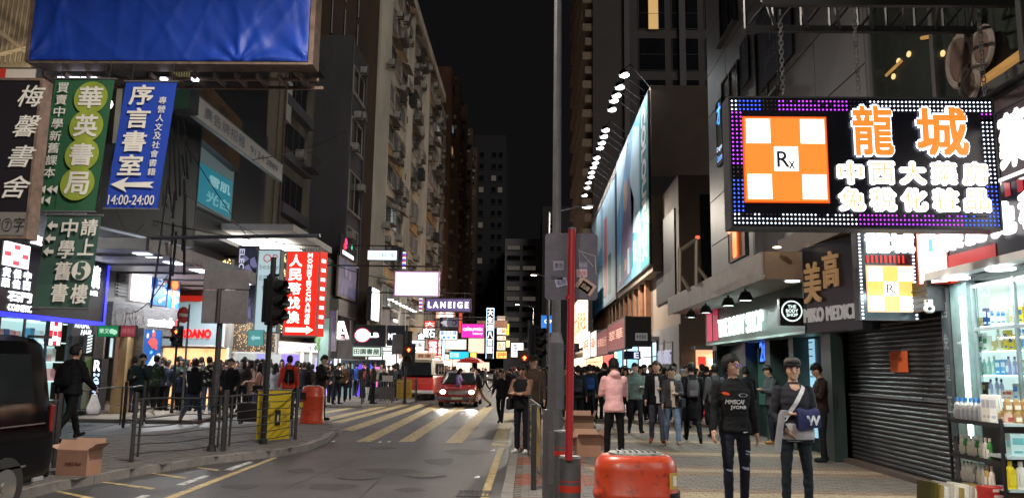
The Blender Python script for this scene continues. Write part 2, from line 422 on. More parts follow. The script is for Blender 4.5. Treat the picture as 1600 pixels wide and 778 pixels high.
for(px,py)in((560,745),(665,742)):
 c=rd(px,py);r_=empty('manhole',(c.x,c.y,0),kind='structure');m=MB();m.cyl((c.x,c.y, .001),(c.x,c.y, .0045), .34,n=24);m.build('rim',DSTEEL,r_);m=MB();m.cyl((c.x,c.y, .0046),(c.x,c.y, .008), .29,n=24);m.build('lid',mat('lid_iron',(.06, .055, .052), .5, .4,var=.4,scale=25,bump=.6),r_)
# bits of litter on the road
for k,(a,b)in enumerate([(593,691),(607,690.5),(745,746),(770,704),(520,690)]):
 c=rd(a,b);m=MB();s= .05
 m.add([(c.x-s,c.y, .006),(c.x+s,c.y- .02, .008),(c.x+s* .7,c.y+ .05, .03),(c.x-s* .6,c.y+ .04, .012)],[(0,1,2,3)])
 m.build('paper_scrap',WHITEP,label='small white paper scrap lying on the dark asphalt near the crossing',cat='litter',group='paper scraps on the road')
# ---------------------------------------------------------------- buildings
CREAM=mat('wall_cream',(.52, .48, .40), .85,var=.3,scale=.5,bump=.2,bscale=8,stretch=(1,1, .25))
OCHRE=mat('wall_ochre',(.40, .28, .14), .85,var=.3,scale=.6,stretch=(1,1, .3))
BROWN=mat('wall_brown',(.10, .065, .045), .85,var=.3,scale=.5,stretch=(1,1, .25))
OLIVE=mat('wall_olive',(.17, .145, .10), .9,var=.35,scale=.6,bump=.3,stretch=(1,1, .25))
GREYD=mat('wall_dark_grey',(.075, .073, .078), .8,var=.2,scale=.5,stretch=(1,1, .3))
GREYM=mat('wall_grey',(.17, .165, .165), .75,var=.18,scale=.6,stretch=(1,1, .3))
GREYL=mat('wall_light_grey',(.42, .40, .38), .7,var=.12,scale=1)
TAUPE=mat('wall_taupe',(.20, .155, .12), .8,var=.15,scale=.8)
PURP=mat('wall_plum_panel',(.085, .06, .065), .45,var=.2,scale=.8)
FRAMEW=mat('window_frame_pale',(.42, .40, .36), .55,var=.15)
FRAMED=mat('window_frame_dark',(.06, .06, .06), .5,var=.15)
ACM=mat('ac_casing',(.36, .34, .30), .6,var=.25,scale=4)
CURT=[mat('curtain_%d'%i,c, .85,var=.3,scale=2)for i,c in enumerate([(.09, .085, .08),(.05, .07, .07),(.12, .10, .07),(.03, .035, .04)])]
WARM=glow(255,205,130, .55);COOL=glow(190,215,225, .4)
def window_kit(wd,ht,fm,cols=2,rows=1,sill=True,t=.05,out=.07):
 f=MB()
 f.box(-wd/2,-wd/2+t,-out,0,0,ht);f.box(wd/2-t,wd/2,-out,0,0,ht)
 f.box(-wd/2+t,wd/2-t,-out,0,0,t);f.box(-wd/2+t,wd/2-t,-out,0,ht-t,ht)
 for i in range(1,cols):x=-wd/2+wd*i/cols;f.box(x-t/3,x+t/3,-out+ .01,0,t,ht-t)
 for j in range(1,rows):z=ht*j/rows;f.box(-wd/2+t,wd/2-t,-out+ .012,-.004,z-t/3,z+t/3)
 if sill:f.box(-wd/2- .08,wd/2+ .08,-out- .09,0,-.08,-.002)
 fmesh=f.mesh('window_frame',fm)
 p=MB();p.box(-wd/2+t,wd/2-t,-.03,-.012,t,ht-t);pm=[p.mesh('window_pane',mm)for mm in(GLASSD,CURT[0],CURT[1],CURT[2],GLASSD,WARM,COOL,glow(120,112,100, .3))]
 return fmesh,pm
def ac_kit():
 a=MB();a.box(-.33, .33,-.42,0,0, .42,0)
 for i in range(5):a.box(-.27, .27,-.432,-.42, .06+i* .07, .09+i* .07,1)
 a.box(-.30, .30,-.40,-.38,-.09,0,1)
 am=a.mesh('air_conditioner',[ACM,FRAMED]);b=MB()
 for x in(-.27, .27):b.box(x- .02,x+ .02,-.44,0,-.05,-.004,0);b.cyl((x,-.42,-.04),(x,0,-.32), .015,n=4)
 return am,b.mesh('bracket',FRAMED)
AC,BR=ac_kit()
def awning_mesh(wd):
 a=MB();a.add([(-wd/2,0, .28),(wd/2,0, .28),(wd/2,-.62,0),(-wd/2,-.62,0),(-wd/2,0, .25),(wd/2,0, .25),(wd/2,-.62,-.03),(-wd/2,-.62,-.03)],
     [(0,1,2,3),(7,6,5,4),(0,4,5,1),(3,2,6,7),(0,3,7,4),(1,5,6,2)])
 return a.mesh('awning',mat('tin_awning',(.22, .20, .17), .6, .2,var=.3))
def rack_mesh(wd):
 a=MB()
 for i in range(8):x=-wd/2+wd*i/7;a.box(x- .012,x+ .012,-.6,-.58,0, .8)
 for z in(0, .4, .8):a.box(-wd/2,wd/2,-.602,-.578,z- .012,z+ .012)
 for x in(-wd/2,wd/2):
  for z in(0, .8):a.box(x- .012,x+ .012,-.6,0,z- .012,z+ .012)
 a.box(-wd/2,wd/2,-.6,0,-.03,-.01)
 return a.mesh('window_cage',FRAMED)
KITS={}
def kit(wd,ht,fm,cols=2,rows=1,sill=True):
 k=(round(wd,2),round(ht,2),fm.name,cols,rows,sill)
 if k not in KITS:KITS[k]=window_kit(wd,ht,fm,cols,rows,sill)
 return KITS[k]
AWN={w_:awning_mesh(w_)for w_ in(1.6,2.4)};CAGE=rack_mesh(1.8)
def put_window(root,loc,rz,wd=1.5,ht=1.5,fm=None,cols=2,rows=1,lit=None,sill=True,p=None):
 fmm,pm=kit(wd,ht,fm or FRAMEW,cols,rows,sill)
 o=inst(fmm,'window',root,loc,rz)
 q=bpy.data.objects.new('window_pane',pm[lit if lit is not None else(p if p is not None else random.choice([0,0,1,2,3,4,1,0]))]);COL.objects.link(q);q.parent=o
 return o
def facade_row(root,side,X,y0,y1,z0,floors,fh,bay,wd,ht,fm,cols=2,rows=1,ac=.5,awn=.2,cage=.12,litp=.03,skip=.0,zoff=.9):
 rz=math.pi/2 if side=='L' else-math.pi/2
 n=max(1,int((y1-y0)/bay));step=(y1-y0)/n
 for f in range(floors):
  for i in range(n):
   if random.random()<skip:continue
   y=y0+(i+ .5)*step;z=z0+f*fh+zoff
   lit=random.choice([5,6,5])if random.random()<litp else None
   put_window(root,(X,y,z),rz,wd,ht,fm,cols,rows,lit)
   s=1 if side=='L' else-1
   if random.random()<ac:
    yy=y+random.choice((-1,1))*random.uniform(.2,wd/2+ .3);zz=z+random.choice((-.55,ht- .1,ht+ .02,-.6))
    a_=inst(AC,'air_conditioner',root,(X+s* .03,yy,zz),rz);inst(BR,'bracket',root,(X+s* .03,yy,zz),rz)
   if random.random()<awn:inst(AWN[2.4 if wd>1.7 else 1.6],'awning',root,(X+s* .02,y,z+ht+ .08),rz)
   if random.random()<cage:inst(CAGE,'window_cage',root,(X+s* .02,y,z- .1),rz)
def block(name,label,x0,x1,y0,y1,z1,m,z0=0,cat='building'):
 r=empty(name,((x0+x1)/2,(y0+y1)/2,z0),label,cat)
 b_=MB();b_.box(x0,x1,y0,y1,z0,z1);b_.build('wall',m,r);return r
# D: cream flats with window bands, left of the street
DX=-10.5
D=block('apartment_building','tall cream and ochre apartment block with stacked window bays and air conditioners',-24,DX,51.7,86,31,CREAM)
m=MB();m.box(-24.02,DX+ .02,51.62,51.7,0,31.3);m.build('end_wall',BROWN,D)
for f in range(9):
 z=5.2+f*2.85
 m=MB();m.box(DX,DX+ .55,53+(f%2)*0,60.5,z- .55,z+ .55);m.build('balcony_front',OCHRE if f%3==1 else CREAM,D)
 m=MB();m.box(DX,DX+ .35,63.5,71,z- .5,z+ .45);m.build('balcony_front',OCHRE if f%3==0 else CREAM,D)
 m=MB();m.box(DX,DX+ .5,74,84,z- .5,z+ .45);m.build('balcony_front',CREAM if f%2 else OCHRE,D)
for(a,b,dx)in((53,60.5, .56),(63.5,71, .36),(74,84, .51),):
 facade_row(D,'L',DX+dx,a,b,4.75,9,2.85,2.5,2.2,1.45,FRAMEW,4,1,ac=.85,awn=.35,cage=.3,litp=.02,zoff=1.0)
for(a,b)in((60.5,63.5),(71,74)):
 facade_row(D,'L',DX+ .01,a,b,4.75,9,2.85,3,1.1,1.3,FRAMEW,2,1,ac=.9,awn=.2,cage=.1,zoff=1.0)
for y in(53,60.5,63.5,71,74,84):
 m=MB();m.box(DX,DX+ .7,y- .12,y+ .12,4,31);m.build('pilaster',CREAM,D)
m=MB();m.box(-24,DX+ .9,51.5,86.1,31,31.9);m.build('parapet',CREAM,D)
for yy_,zz_ in[(56,9.2),(66,17.5),(60,22),(78,14)]:
 b_=MB();b_.box(DX+ .9,DX+1.4,yy_,yy_+1.2,zz_,zz_+ .9);b_.build('laundry',CURT[3],D)
D2=block('apartment_building','cream apartment block squeezed between the tall cream flats and the rust brown tower',-24,-10.9,86.3,99,33.5,CREAM)
facade_row(D2,'L',-10.88,86.6,98.8,5,10,2.8,3,2.0,1.4,FRAMEW,3,1,ac=.8,awn=.3,cage=.3)
# E: rust brown block further on
Eb=block('apartment_building','rust brown apartment tower with pale air conditioners far down the left side',-26,-10.6,101,150,41,mat('wall_rust',(.17, .085, .055), .9,var=.4,scale=.4,stretch=(1,1, .3)))
facade_row(Eb,'L',-10.55,101.5,149,5,12,2.95,4.2,2.0,1.3,FRAMED,3,1,ac=1,awn=.3,cage=.2)
for y in(106,118,130,142):
 m=MB();m.box(-10.6,-9.9,y,y+2.4,4,41.5);m.build('stair_bay',BROWN,Eb)
# F: dark grey narrow block
F_=block('office_block','narrow dark grey block with one wide framed window on each floor',-24,-11.2,47.0,51.6,22.0,GREYD)
m=MB();m.box(-11.2,-11.13,47.0,47.5,4,22);m.build('corner_strip',GREYD,F_)
for z,h_ in((4.2,2.6),(8.0,2.2),(11.2,2.5),(15.2,1.9),(18.7,1.7)):
 if z>5:put_window(F_,(-11.2,49.4,z),math.pi/2,3.2,h_,FRAMEW,2,2 if z<10 else 1,p=2 if z<9 else 0)
for z,y in((17.6,50.2),(17.2,48.8),(20.6,50)):
 inst(AC,'air_conditioner',F_,(-11.18,y,z),math.pi/2);inst(BR,'bracket',F_,(-11.18,y,z),math.pi/2)
for k,y in enumerate((47.2,51.3)):
 m=MB();m.cyl((-11.08,y,4),(-11.08,y,21.8), .05,n=6);m.build('drain_pipe',STEEL,F_)
for k in range(7):
 x=-11.9- .9*(k%3);z=23.5+k*1.1;m=MB();m.cyl((x,51.55,z-1.6),(x,51.55,z+1.2), .05,n=5);m.build('drain_pipe',STEEL,D)
for k,(y,z)in enumerate(((48.2,9.4),(50.6,12.9),(48.3,15.0))):inst(AC,'air_conditioner',F_,(-11.17,y,z),math.pi/2);inst(BR,'bracket',F_,(-11.17,y,z),math.pi/2)
# G: olive weathered building behind the left shops
Gb=block('apartment_building','weathered olive brown building with a bare concrete pier above the light strip canopy',-26,-13.2,34.6,46.5,30,OLIVE,z0=0)
m=MB();m.box(-13.2,-12.7,35.6,39.6,6.9,30);m.build('pier',OLIVE,Gb)
for k in range(8):
 z=7.1+k*2.9
 put_window(Gb,(-13.19,35.1- .0,z),math.pi/2, .9,1.3,FRAMEW,2,2,p=3)
 put_window(Gb,(-13.19,42.6,z+ .2),math.pi/2,4.4,1.6,FRAMED,4,1,p=0)
 m=MB();m.box(-13.2,-12.75,40.2,45.2,z- .5,z+ .05);m.build('balcony_front',GREYD,Gb)
 if k%2==0:inst(AC,'air_conditioner',Gb,(-12.7,41+k* .5,z- .1),math.pi/2);inst(CAGE,'window_cage',Gb,(-12.73,44,z- .3),math.pi/2)
m=MB();m.tube([(-12.62,39.3,7),(-12.62,39.3,30)], .06,6);m.tube([(-12.6,38.2,7),(-12.6,38.2,22),(-12.6,38.8,23),(-12.6,38.8,30)], .04,6);m.build('drain_pipe',mat('pipe_rust',(.12, .09, .07), .7,var=.4),Gb)
m=MB();m.box(-13.15,-12.8,40.0,40.9,14.4,16.6);m.build('white_panel',GREYL,Gb)
m=MB();m.box(-24,-13.25,46.4,46.98,0,24);m.build('back_wall',GREYD,Gb)
# L1: near left corner building (upper floors)
L1X=-13.4
L1=block('shop_building','dark near corner building carrying the hanging banners, over the lit cosmetics and watch shops',-28,L1X,14,34.5,24,GREYD,z0=4.6)
# far tower at street end and side mass
T1=block('office_tower','dark grey tower with stacked strip windows closing the far end of the street',-5.5,2.5,175,200,30,mat('wall_tower',(.2, .2, .21), .8,var=.2,scale=.2))
for f in range(11):
 for cx in(-3.6,-.1):
  put_window(T1,(cx,175,5+f*2.25),0,2.9,1.0,FRAMED,3,1,lit=7 if random.random()< .3 else None,p=0)
T1b=block('office_tower','darker plain tower slab beside the strip window tower at the street end',2.6,12,168,200,36,mat('wall_tower_dark',(.035, .035, .038), .8,var=.1,scale=.2))
for f in range(11):
 put_window(T1b,(4.6,168,5+f*2.6),0,2.2,1.1,FRAMED,2,1,p=0)
T2=block('office_tower','tall slim black tower rising faintly behind the rust brown flats',-14,-6.2,190,215,58,mat('wall_night',(.025, .025, .028), .8,var=.1,scale=.2))
for f in range(17):
 for cx in(-12,-9,-7.4):put_window(T2,(cx,190,6+f*2.9),0,1.2,1.4,FRAMED,1,1,lit=7 if random.random()< .1 else None,p=0)
# ---- right side
RX=5.86
B=empty('commercial_building',(9,16,0),'dark grey panel clad building over the body care shop and pharmacy','building')
m=MB();m.box(RX,16,5.0,25.7,3.9,27);m.build('wall',mat('wall_panel_grey',(.15, .145, .15), .55,var=.15,scale=.5),B)
# panel joints and panels: each cladding panel its own piece
pm_=MB();pm_.box(-.02,0,-1.19,1.19,-.69, .69);PN=pm_.mesh('cladding_panel',mat('cladding_grey',(.17, .165, .17), .5,var=.14,scale=.7))
for i in range(8):
 for j in range(9):
  y=24.4-i*2.42;z=4.95+j*1.42
  if y<13.2 and z<9.2:continue
  inst(PN,'cladding_panel',B,(RX,y,z))
for j in range(5):
 for i,y in enumerate((22.6,19.0)):
  put_window(B,(RX- .025,y,8.3+j*3.3),-math.pi/2,1.9,2.1,FRAMED,2,1,p=0,sill=True)
for j in range(3):put_window(B,(RX- .025,14.6,10.5+j*3.3),-math.pi/2,2.2,2.2,FRAMED,2,1,p=0)
# podium block behind the side lane
A_b=empty('commercial_building',(9,60,0),'taupe podium building with giant floodlit hoardings over its street shops','building')
m=MB();m.box(5.86,16,31.2,38,0,9.4);m.build('podium_wall',TAUPE,A_b)
m=MB();m.box(5.4,20,35,70,6.0,14.5);m.build('hoarding_block',TAUPE,A_b)
m=MB();m.box(5.38,12,34.93,34.99,9.4,10.25);m.build('dark_band',GREYD,A_b)  # dark grey band across the end face of the hoarding block
m=MB();m.box(5.86,16,38.02,110,0,6.0);m.build('street_wall',BROWN,A_b)
DWN=mat('blackout_glass',(.010, .011, .014), .55,spec=.2);m=MB();m.box(5.8,5.855,31.9,36.6,4.6,8.2);m.build('dark_window',DWN,A_b)
m=MB();m.box(6.7,9.4,31.1,31.19,4.5,8.6);m.build('dark_window',DWN,A_b)
m=MB();m.box(5.8,5.858,31.25,37.8,0,3.5);m.build('stone_base',mat('stone_grey',(.16, .155, .16), .6,var=.12),A_b)
for k in range(14):
 y=38.6+k*2.2
 m=MB();m.box(5.6,5.85,y,y+ .45,4.0,6.0);m.build('pilaster',mat('pilaster_brick',(.27, .12, .06), .7,var=.2),A_b)
 m=MB();m.box(5.75,5.86,y+ .5,y+2.15,4.0,6.0);m.build('shop_window',CURT[2]if k%3 else GLASSD,A_b)
T3=block('office_tower','tall dark brown tower with projecting ledges behind the floodlit hoardings',5.9,24,74,100,62,mat('wall_tower_brown',(.085, .075, .075), .8,var=.15,scale=.2))
for f in range(34):
 z=14+f*1.45
 m=MB();m.box(4.9+ .25*(f%2),5.9,74.2,98,z,z+ .75);m.build('ledge',mat('ledge_stone',(.27, .21, .15), .8,var=.2),T3)
for f in range(8):
 for k in range(4):
  put_window(T3,(11.6+k*3.2,74,26+f*4.2),0,2.6,3.3,GREYD and FRAMED,1,2,p=0,sill=False)
put_window(T3,(11.75,73.9,34.3),0,1.05,3.3,FRAMED,1,2,lit=5,sill=False)
m=MB();m.box(14.2,14.8,73.7,74,10,62);m.box(8.9,9.4,73.7,74,10,62);m.build('pier',mat('pier_grey',(.14, .13, .14), .8),T3)
# ---------------------------------------------------------------- signs, right side
NAVYB=flat(14,14,24, .25)
WG=glow(255,250,245,2.2);WGs=glow(255,252,248,5);ORG=glow(255,132,48,1.15);ORT=flat(40,40,60)
# truss carrying the big sign
TY=9.4
tr=empty('sign_truss',P(1400,30,TY),'black steel truss with cross bracing hanging over the pavement at the top right','truss')
a0=P(1180,22,TY);z0=a0.z;x0=a0.x
for dy in(-.3, .45):
 m=MB();m.box(x0,6.2,TY+dy- .035,TY+dy+ .035,z0- .04,z0+ .04);m.box(x0,6.2,TY+dy- .035,TY+dy+ .035,z0+ .42,z0+ .5);m.build('chord',BLACK,tr)
 m=MB();n=9
 for i in range(n):
  xa=x0+(6.0-x0)*i/n;xb=x0+(6.0-x0)*(i+1)/n
  m.cyl((xa,TY+dy,z0),(xb,TY+dy,z0+ .46)if i%2 else(xb,TY+dy,z0+ .46), .02,n=5);m.cyl((xa,TY+dy,z0),(xa,TY+dy,z0+ .46), .02,n=5)
 m.build('lattice',BLACK,tr)
m=MB()
for i in range(8):xa=x0+ .05+(6.0-x0)*i/8;m.cyl((xa,TY- .3,z0),(xa+ .35,TY+ .45,z0), .022,n=5)
m.build('cross_brace',BLACK,tr)
m=MB();m.cyl((x0+ .3,TY,z0+ .5),(5.8,TY+2.2,8.2), .02,n=5);m.cyl((x0+1.6,TY,z0+ .5),(5.8,TY-1.2,8), .02,n=5);m.build('stay',BLACK,tr)
# RX sign
fr=front(1142,151,1567,356,TY)
bs=sign('pharmacy_sign','huge hanging pharmacy sign with orange chequered prescription square and purple and blue light border',fr,NAVYB,DSTEEL,depth=.28,border=.02)
W,H=fr.W,fr.H
for k,(px,name_)in enumerate([(1215,0),(1330,0),(1525,0)]):
 t=P(px,32,TY);xx=min(max(t.x,fr.O.x+ .3),fr.O.x+W- .15)
 ch=empty('chain',(xx,TY,fr.O.z+H),'steel chain hanging the big pharmacy sign, '+('leftmost of the three','middle of the three','rightmost of the three')[k],'chain','chains holding the big sign')
 zt=z0;zb=fr.O.z+H;n=int((zt-zb)/ .055);m=MB()
 for i in range(n):
  z=zb+(i+ .5)*(zt-zb)/n;w_= .022
  a=Vector((1,0,0))if i%2 else Vector((0,1,0));c=Vector((xx,TY- .1,z))
  pts=[c+a*w_+Vector((0,0, .03)),c+a*w_-Vector((0,0, .03)),c-a*w_-Vector((0,0, .03)),c-a*w_+Vector((0,0, .03)),c+a*w_+Vector((0,0, .03))]
  m.tube(pts, .006,4)
 m.build('chain_links',STEEL,ch,kind='stuff')
# cross square
cu0,cu1,cv0,cv1= .058, .362, .20, .83
rect(bs,fr,cu0- .006,cv0- .012,cu1+ .006,cv1+ .012,glow(240,90,20,1.0), .02,'square_rim')
rect(bs,fr,cu0,cv0,cu1,cv1,ORG, .03,'chequer_square')
cw=(cu1-cu0)/3;chh=(cv1-cv0)/3
for(i,j)in((0,0),(2,0),(0,2),(2,2),(1,1)):
 rect(bs,fr,cu0+cw*(i+ .07),cv0+chh*(j+ .07),cu0+cw*(i+ .95),cv0+chh*(j+ .95),WG, .036,'white_square')
lettering(bs,fr,'R',cu0+cw*1.16,cv0+chh*1.2,cu0+cw*1.62,cv0+chh*1.78,ORT, .042,bold=.015)
lettering(bs,fr,'x',cu0+cw*1.58,cv0+chh*1.14,cu0+cw*1.82,cv0+chh*1.42,ORT, .043,bold=.01)
# big characters: glowing rim behind, orange face in front
def halo_text(root,fr,s,u0,v0,u1,v1,rim,face,b1=.06,b0=.0,n=.03):
 N=len(s);g=(u1-u0)/N
 for i,c in enumerate(s):
  a,b=u0+g*(i+ .04),u0+g*(i+ .96)
  lettering(root,fr,c,a- .004,v0- .012,b+ .004,v1+ .012,rim,n,bold=b1,name='letter_rim')
  lettering(root,fr,c,a,v0,b,v1,face,n+ .012,bold=b0)
WRIM=glow(225,235,255,3.0)
halo_text(bs,fr,'龍', .455, .545, .62, .93,WRIM,ORG, .085, .035)
halo_text(bs,fr,'城', .69, .545, .90, .92,WRIM,ORG, .085, .035)
OUT=glow(255,190,140,1.2)
for s,v0,v1 in(('中西大藥房', .335, .50),('免稅化粧品', .135, .30)):
 for i,c in enumerate(s):
  a= .40+i* .115
  lettering(bs,fr,c,a- .004,v0- .01,a+ .099,v1+ .01,glow(255,255,255,3.0), .03,bold=.10,name='letter_rim')
  lettering(bs,fr,c,a+ .007,v0+ .01,a+ .089,v1- .012,OUT, .042,bold=-.006)
# LED dots by colour
cols={'purple':glow(185,60,240,2.6),'white':glow(235,240,255,3.2),'blue':glow(50,90,255,2.8),'off':mat('led_off',(.03, .02, .05), .4)}
DM={k:MB()for k in cols}
def dot(u,v,c):
 s= .0125;m_=DM[c];k=len(m_.v)
 m_.add([fr.at(u-s,v, .012),fr.at(u,v-s, .012),fr.at(u+s,v, .012),fr.at(u,v+s, .012),fr.at(u,v, .024)],[(0,1,4),(1,2,4),(2,3,4),(3,0,4)])
nx=66
for i in range(nx):
 u= .05+(W- .1)*i/(nx-1);f=i/nx
 for j in range(3):
  v=H- .06-j* .052
  c='blue' if f< .12 else 'off' if f< .18 else 'purple' if f< .45 else('off' if f< .52 else 'white')
  if f< .02:c='white'
  if .12<=f< .5 and random.random()< .12:c='off'
  dot(u,v,c)
  v= .06+j* .052
  c='white' if f< .46 else 'purple' if f< .86 else 'blue'
  if j==2 and random.random()< .3:c='off'
  dot(u,v,c)
ny=30
for i in range(3,ny-3):
 v= .05+(H- .1)*i/(ny-1);f=i/ny
 for j in range(3):
  dot(.05+j* .05,v,'purple' if f> .45 else('off' if f> .36 else 'blue'))
  dot(W- .05-j* .05,v,'purple' if f> .84 else('off' if f> .8 else 'white' if f> .3 else 'blue'))
for k,m_ in DM.items():m_.build('light_dots',cols[k],bs,kind='stuff')
# blue vertical sign on B
fr=rside(5.6,1121,160,262,1136)
s_=sign('lit_wall_sign','narrow dark wall sign with glowing blue writing left of the big pharmacy sign',fr,flat(8,10,22),DSTEEL, .1, .02)
lettering(s_,fr,'才', .15, .62, .85, .95,glow(70,160,255,2.2),bold=.03);lettering(s_,fr,'Dragon', .05, .2, .95, .3,glow(200,220,255,2));lettering(s_,fr,'Centre', .05, .06, .95, .16,glow(120,180,255,2))
# dull posters on B
for(a,t,b,c,txt,lab)in((1158,70,140,1182,['X','2'],'dull blue grey wall banner, left one of the pair above the big sign'),(1186,25,146,1255,['2樓','1-3','店出租'],'dull grey wall banner with large white 2 1-3 writing above the big sign')):
 fr=rside(5.78,a,t,b,c);s_=sign('wall_banner',lab,fr,flat(48,50,66, .8),DSTEEL, .03, .01,cat='banner')
 for i,q in enumerate(txt):lettering(s_,fr,q, .12, .75-i* .26, .88, .94-i* .26,flat(120,124,138, .8),keep=True)
# upper floor restaurant glazing with warm lights
UG=empty('shopfront_upper',(5.9,9,5.4),'dark upper floor shop window with warm ceiling lights and hanging ornaments above the pharmacy','shopfront')
m=MB();m.box(5.84,5.86,5.0,13.0,5.35,9.2);m.build('dark_interior',mat('interior_dark',(.03, .024, .022), .7),UG)
m=MB()
for y in(13.0,11.0,9.0,7.0):m.box(5.70,5.84,y- .05,y+ .05,5.3,9.2)
m.box(5.70,5.838,5,13,5.2,5.33);m.build('glazing_frame',FRAMED,UG)
m=MB()
for y in(11,9,7):m.box(5.715,5.73,y-1.94 if y!=7 else 5.1,y- .06,5.34,9.19)
m.box(5.715,5.73,11.06,12.94,5.34,9.19);m.build('window_pane',CLEAR,UG)
for k,(px,py)in enumerate([(1404,96),(1396,120),(1420,85),(1473,84),(1530,60)]):
 c=PX(px,py,5.82);m=MB();m.ell(c,(.03, .05, .05),8,5);m.build('ceiling_light',glow(255,205,140,1.6),UG)
for(a,b)in(((1385,118),(1408,96)),((1440,60),(1465,56)),((1393,180),(1412,175)),((1528,133),(1600,82))):
 p=PX(*a,5.80);q=PX(*b,5.80);m=MB();m.cyl(p,q, .028 if a[0]<1500 else .06,n=6);m.build('light_strip',glow(215,150,85, .8),UG)
for(px,py,s)in((1500,95, .30),(1535,75, .22),(1515,130, .20)): # hanging round ornaments
 c=PX(px,py,5.66);r=empty('hanging_ornament',c,{1500:'large brown ring ornament hanging in the upper shop window',1535:'smaller round ornament with pale rim hanging upper right',1515:'round pale rimmed ornament lowest in the upper shop window'}[px],'ornament','ornaments in the upper window')
 m=MB();rr=[]
 for i in range(20):
  t=2*math.pi*i/20;rr.append([(c.x+ .03*math.sin(2*math.pi*j/6),c.y+math.cos(t)*(s+ .05*math.cos(2*math.pi*j/6)),c.z+math.sin(t)*1.1*(s+ .05*math.cos(2*math.pi*j/6)))for j in range(6)])
 rr.append(rr[0]);m.loft(rr,caps=False);m.build('rim',mat('ornament_pale',(.17, .14, .12), .7),r,smooth=True)
 m=MB();m.ell(c,(.03,s* .9,s),12,8);m.build('body',mat('ornament_brown',(.08, .045, .03), .7),r,smooth=True)
 m=MB();m.cyl(c+Vector((0,0,s)),c+Vector((0,0,s+ .8)), .008,n=4);m.build('cord',BLACK,r)
# plum panel wall strip under glazing, pieces
pp=MB();pp.box(-.025,0,-.72, .72,-.6, .6);pp=pp.mesh('plum_panel',PURP)
for i in range(5):
 for j in range(1):inst(pp,'plum_panel',B,(5.86,12.2-i*1.46,4.55+j*1.22))
# orange T sign
fr=rside(5.5,1139,352,412,1168)
s_=sign('lit_wall_sign','glowing orange letter sign under the left end of the big pharmacy sign',fr,mat('sign_back_glow',(.3, .1, .03), .6),DSTEEL, .1, .02)
lettering(s_,fr,'T', .1, .05, .9, .95,glow(255,120,40,2.2), .05,bold=.05)
# stand with warning light on canopy
fd=empty('post_stand',P(1085,450,20),'bare steel post frame with a small red lamp standing on the canopy','frame')
m=MB()
for a,b in(((1062,455),(1062,388)),((1088,447),(1088,372)),((1062,392),(1088,374)),((1064,432),(1078,455)),((1090,418),(1104,436))):m.cyl(P(*a,20),P(*b,20), .05,n=6)
m.build('steel_posts',mat('post_bare',(.3, .25, .2), .5, .4),fd)
m=MB();m.ell(P(1090,371,20),(.06, .06, .05),8,5);m.build('warning_lamp',glow(255,70,40,3),fd)
# ---- body care shop: canopy, fascia, doors
cn=empty('canopy',(5,19,3.3),'grey panelled canopy over the body care shop with four black dome lamps under it','canopy')
m=MB();m.box(4.2,5.84,14.4,24.3,3.40,3.44);m.box(4.24,5.84,14.44,24.3,3.80,3.84);m.build('slab',GREYL,cn)
pn=MB();pn.box(-.02, .02,-.405, .405,-.25, .25);pn=pn.mesh('canopy_panel',mat('canopy_panel',(.30, .27, .25), .45, .1,var=.12))
for i in range(12):inst(pn,'canopy_panel',cn,(4.2,14.82+i* .82,3.61))
pn=MB();pn.box(-.53, .53,-.02, .02,-.25, .25);pn=pn.mesh('canopy_panel',mat('canopy_end',(.20, .14, .10), .5,var=.15))
inst(pn,'canopy_panel',cn,(4.76,14.4,3.61));inst(pn,'canopy_panel',cn,(5.33,14.41,3.61))
def dome_lamp(c,label,group,power=60,col=(.85,1, .95),r=.19,arm=None):
 rt=lempty('dome_lamp',c,label=label,cat='lamp',group=group)
 m=MB();rg=[]
 for(rr,z)in((.04, .20),(.09, .18),(r* .8, .10),(r, .02),(r*1.03,0)):rg.append([(rr*math.cos(2*math.pi*i/16),rr*math.sin(2*math.pi*i/16),z)for i in range(16)])
 m.loft(rg,caps=False);m.cyl((0,0, .19),(0,0, .26), .03,n=8);m.build('lamp_shade',BLACK,rt,smooth=True,auto=50)
 m=MB();m.cyl((0,0, .015),(0,0, .05),r* .9,n=16);m.build('diffuser',E(col,9.0),rt)
 if arm:
  m=MB();m.tube([(0,0, .24),(arm[0]* .3,arm[1]* .3, .34),(arm[0],arm[1],arm[2])], .018,6);m.build('arm',BLACK,rt)
 l=lamp_area((0,0,-.02),r*1.6,power,col,parent=None);l.parent=rt;l.location=(0,0,-.02);return rt
for k,y in enumerate((22.4,20.2,17.6,15.8)):
 p=PX((1080,1103,1138,1165)[k],(493,486,476,466)[k],4.45)
 dome_lamp(Vector((4.45,p.y,3.15)),'black dome lamp under the grey canopy, '+('farthest of four','second farthest of four','second nearest of four','nearest of four')[k],'dome lamps under the canopy',36,r=.16,arm=(.18,0, .26))
m=MB();m.cyl((4.9,14.95,3.38),(4.9,14.95,3.396), .13,n=16);m.build('downlight',WGs,cn)
X5=5.2
fr=rside(X5,1104,482,540,1258)
bsg=sign('shop_fascia','dark green shop fascia with glowing white THE BODY SHOP lettering',fr,mat('fascia_green',(.022, .05, .042), .35),mat('fascia_edge',(.28, .36, .34), .4), .6, .05,cat='shop sign')
rect(bsg,fr, .02, .1, .10, .9,glow(190,20,70, .9), .02,'poster');rect(bsg,fr, .115, .1, .185, .9,glow(160,25,60, .8), .02,'poster')
lettering(bsg,fr,'THE BODY SHOP', .20, .16, .70, .60,glow(240,255,250,1.5), .03,bold=.02,depth=.03)
fr=front(1219,465,1257,508,15.0)
rb=sign('round_logo_sign','square black projecting sign with white ring around THE BODY SHOP',fr,BLACK,BLACK, .14, .01)
disc(rb,fr, .5, .52, .195,glow(235,255,250,1.3), .008,'ring',40);disc(rb,fr, .5, .52, .17,BLACK, .012,'ring_centre',40)
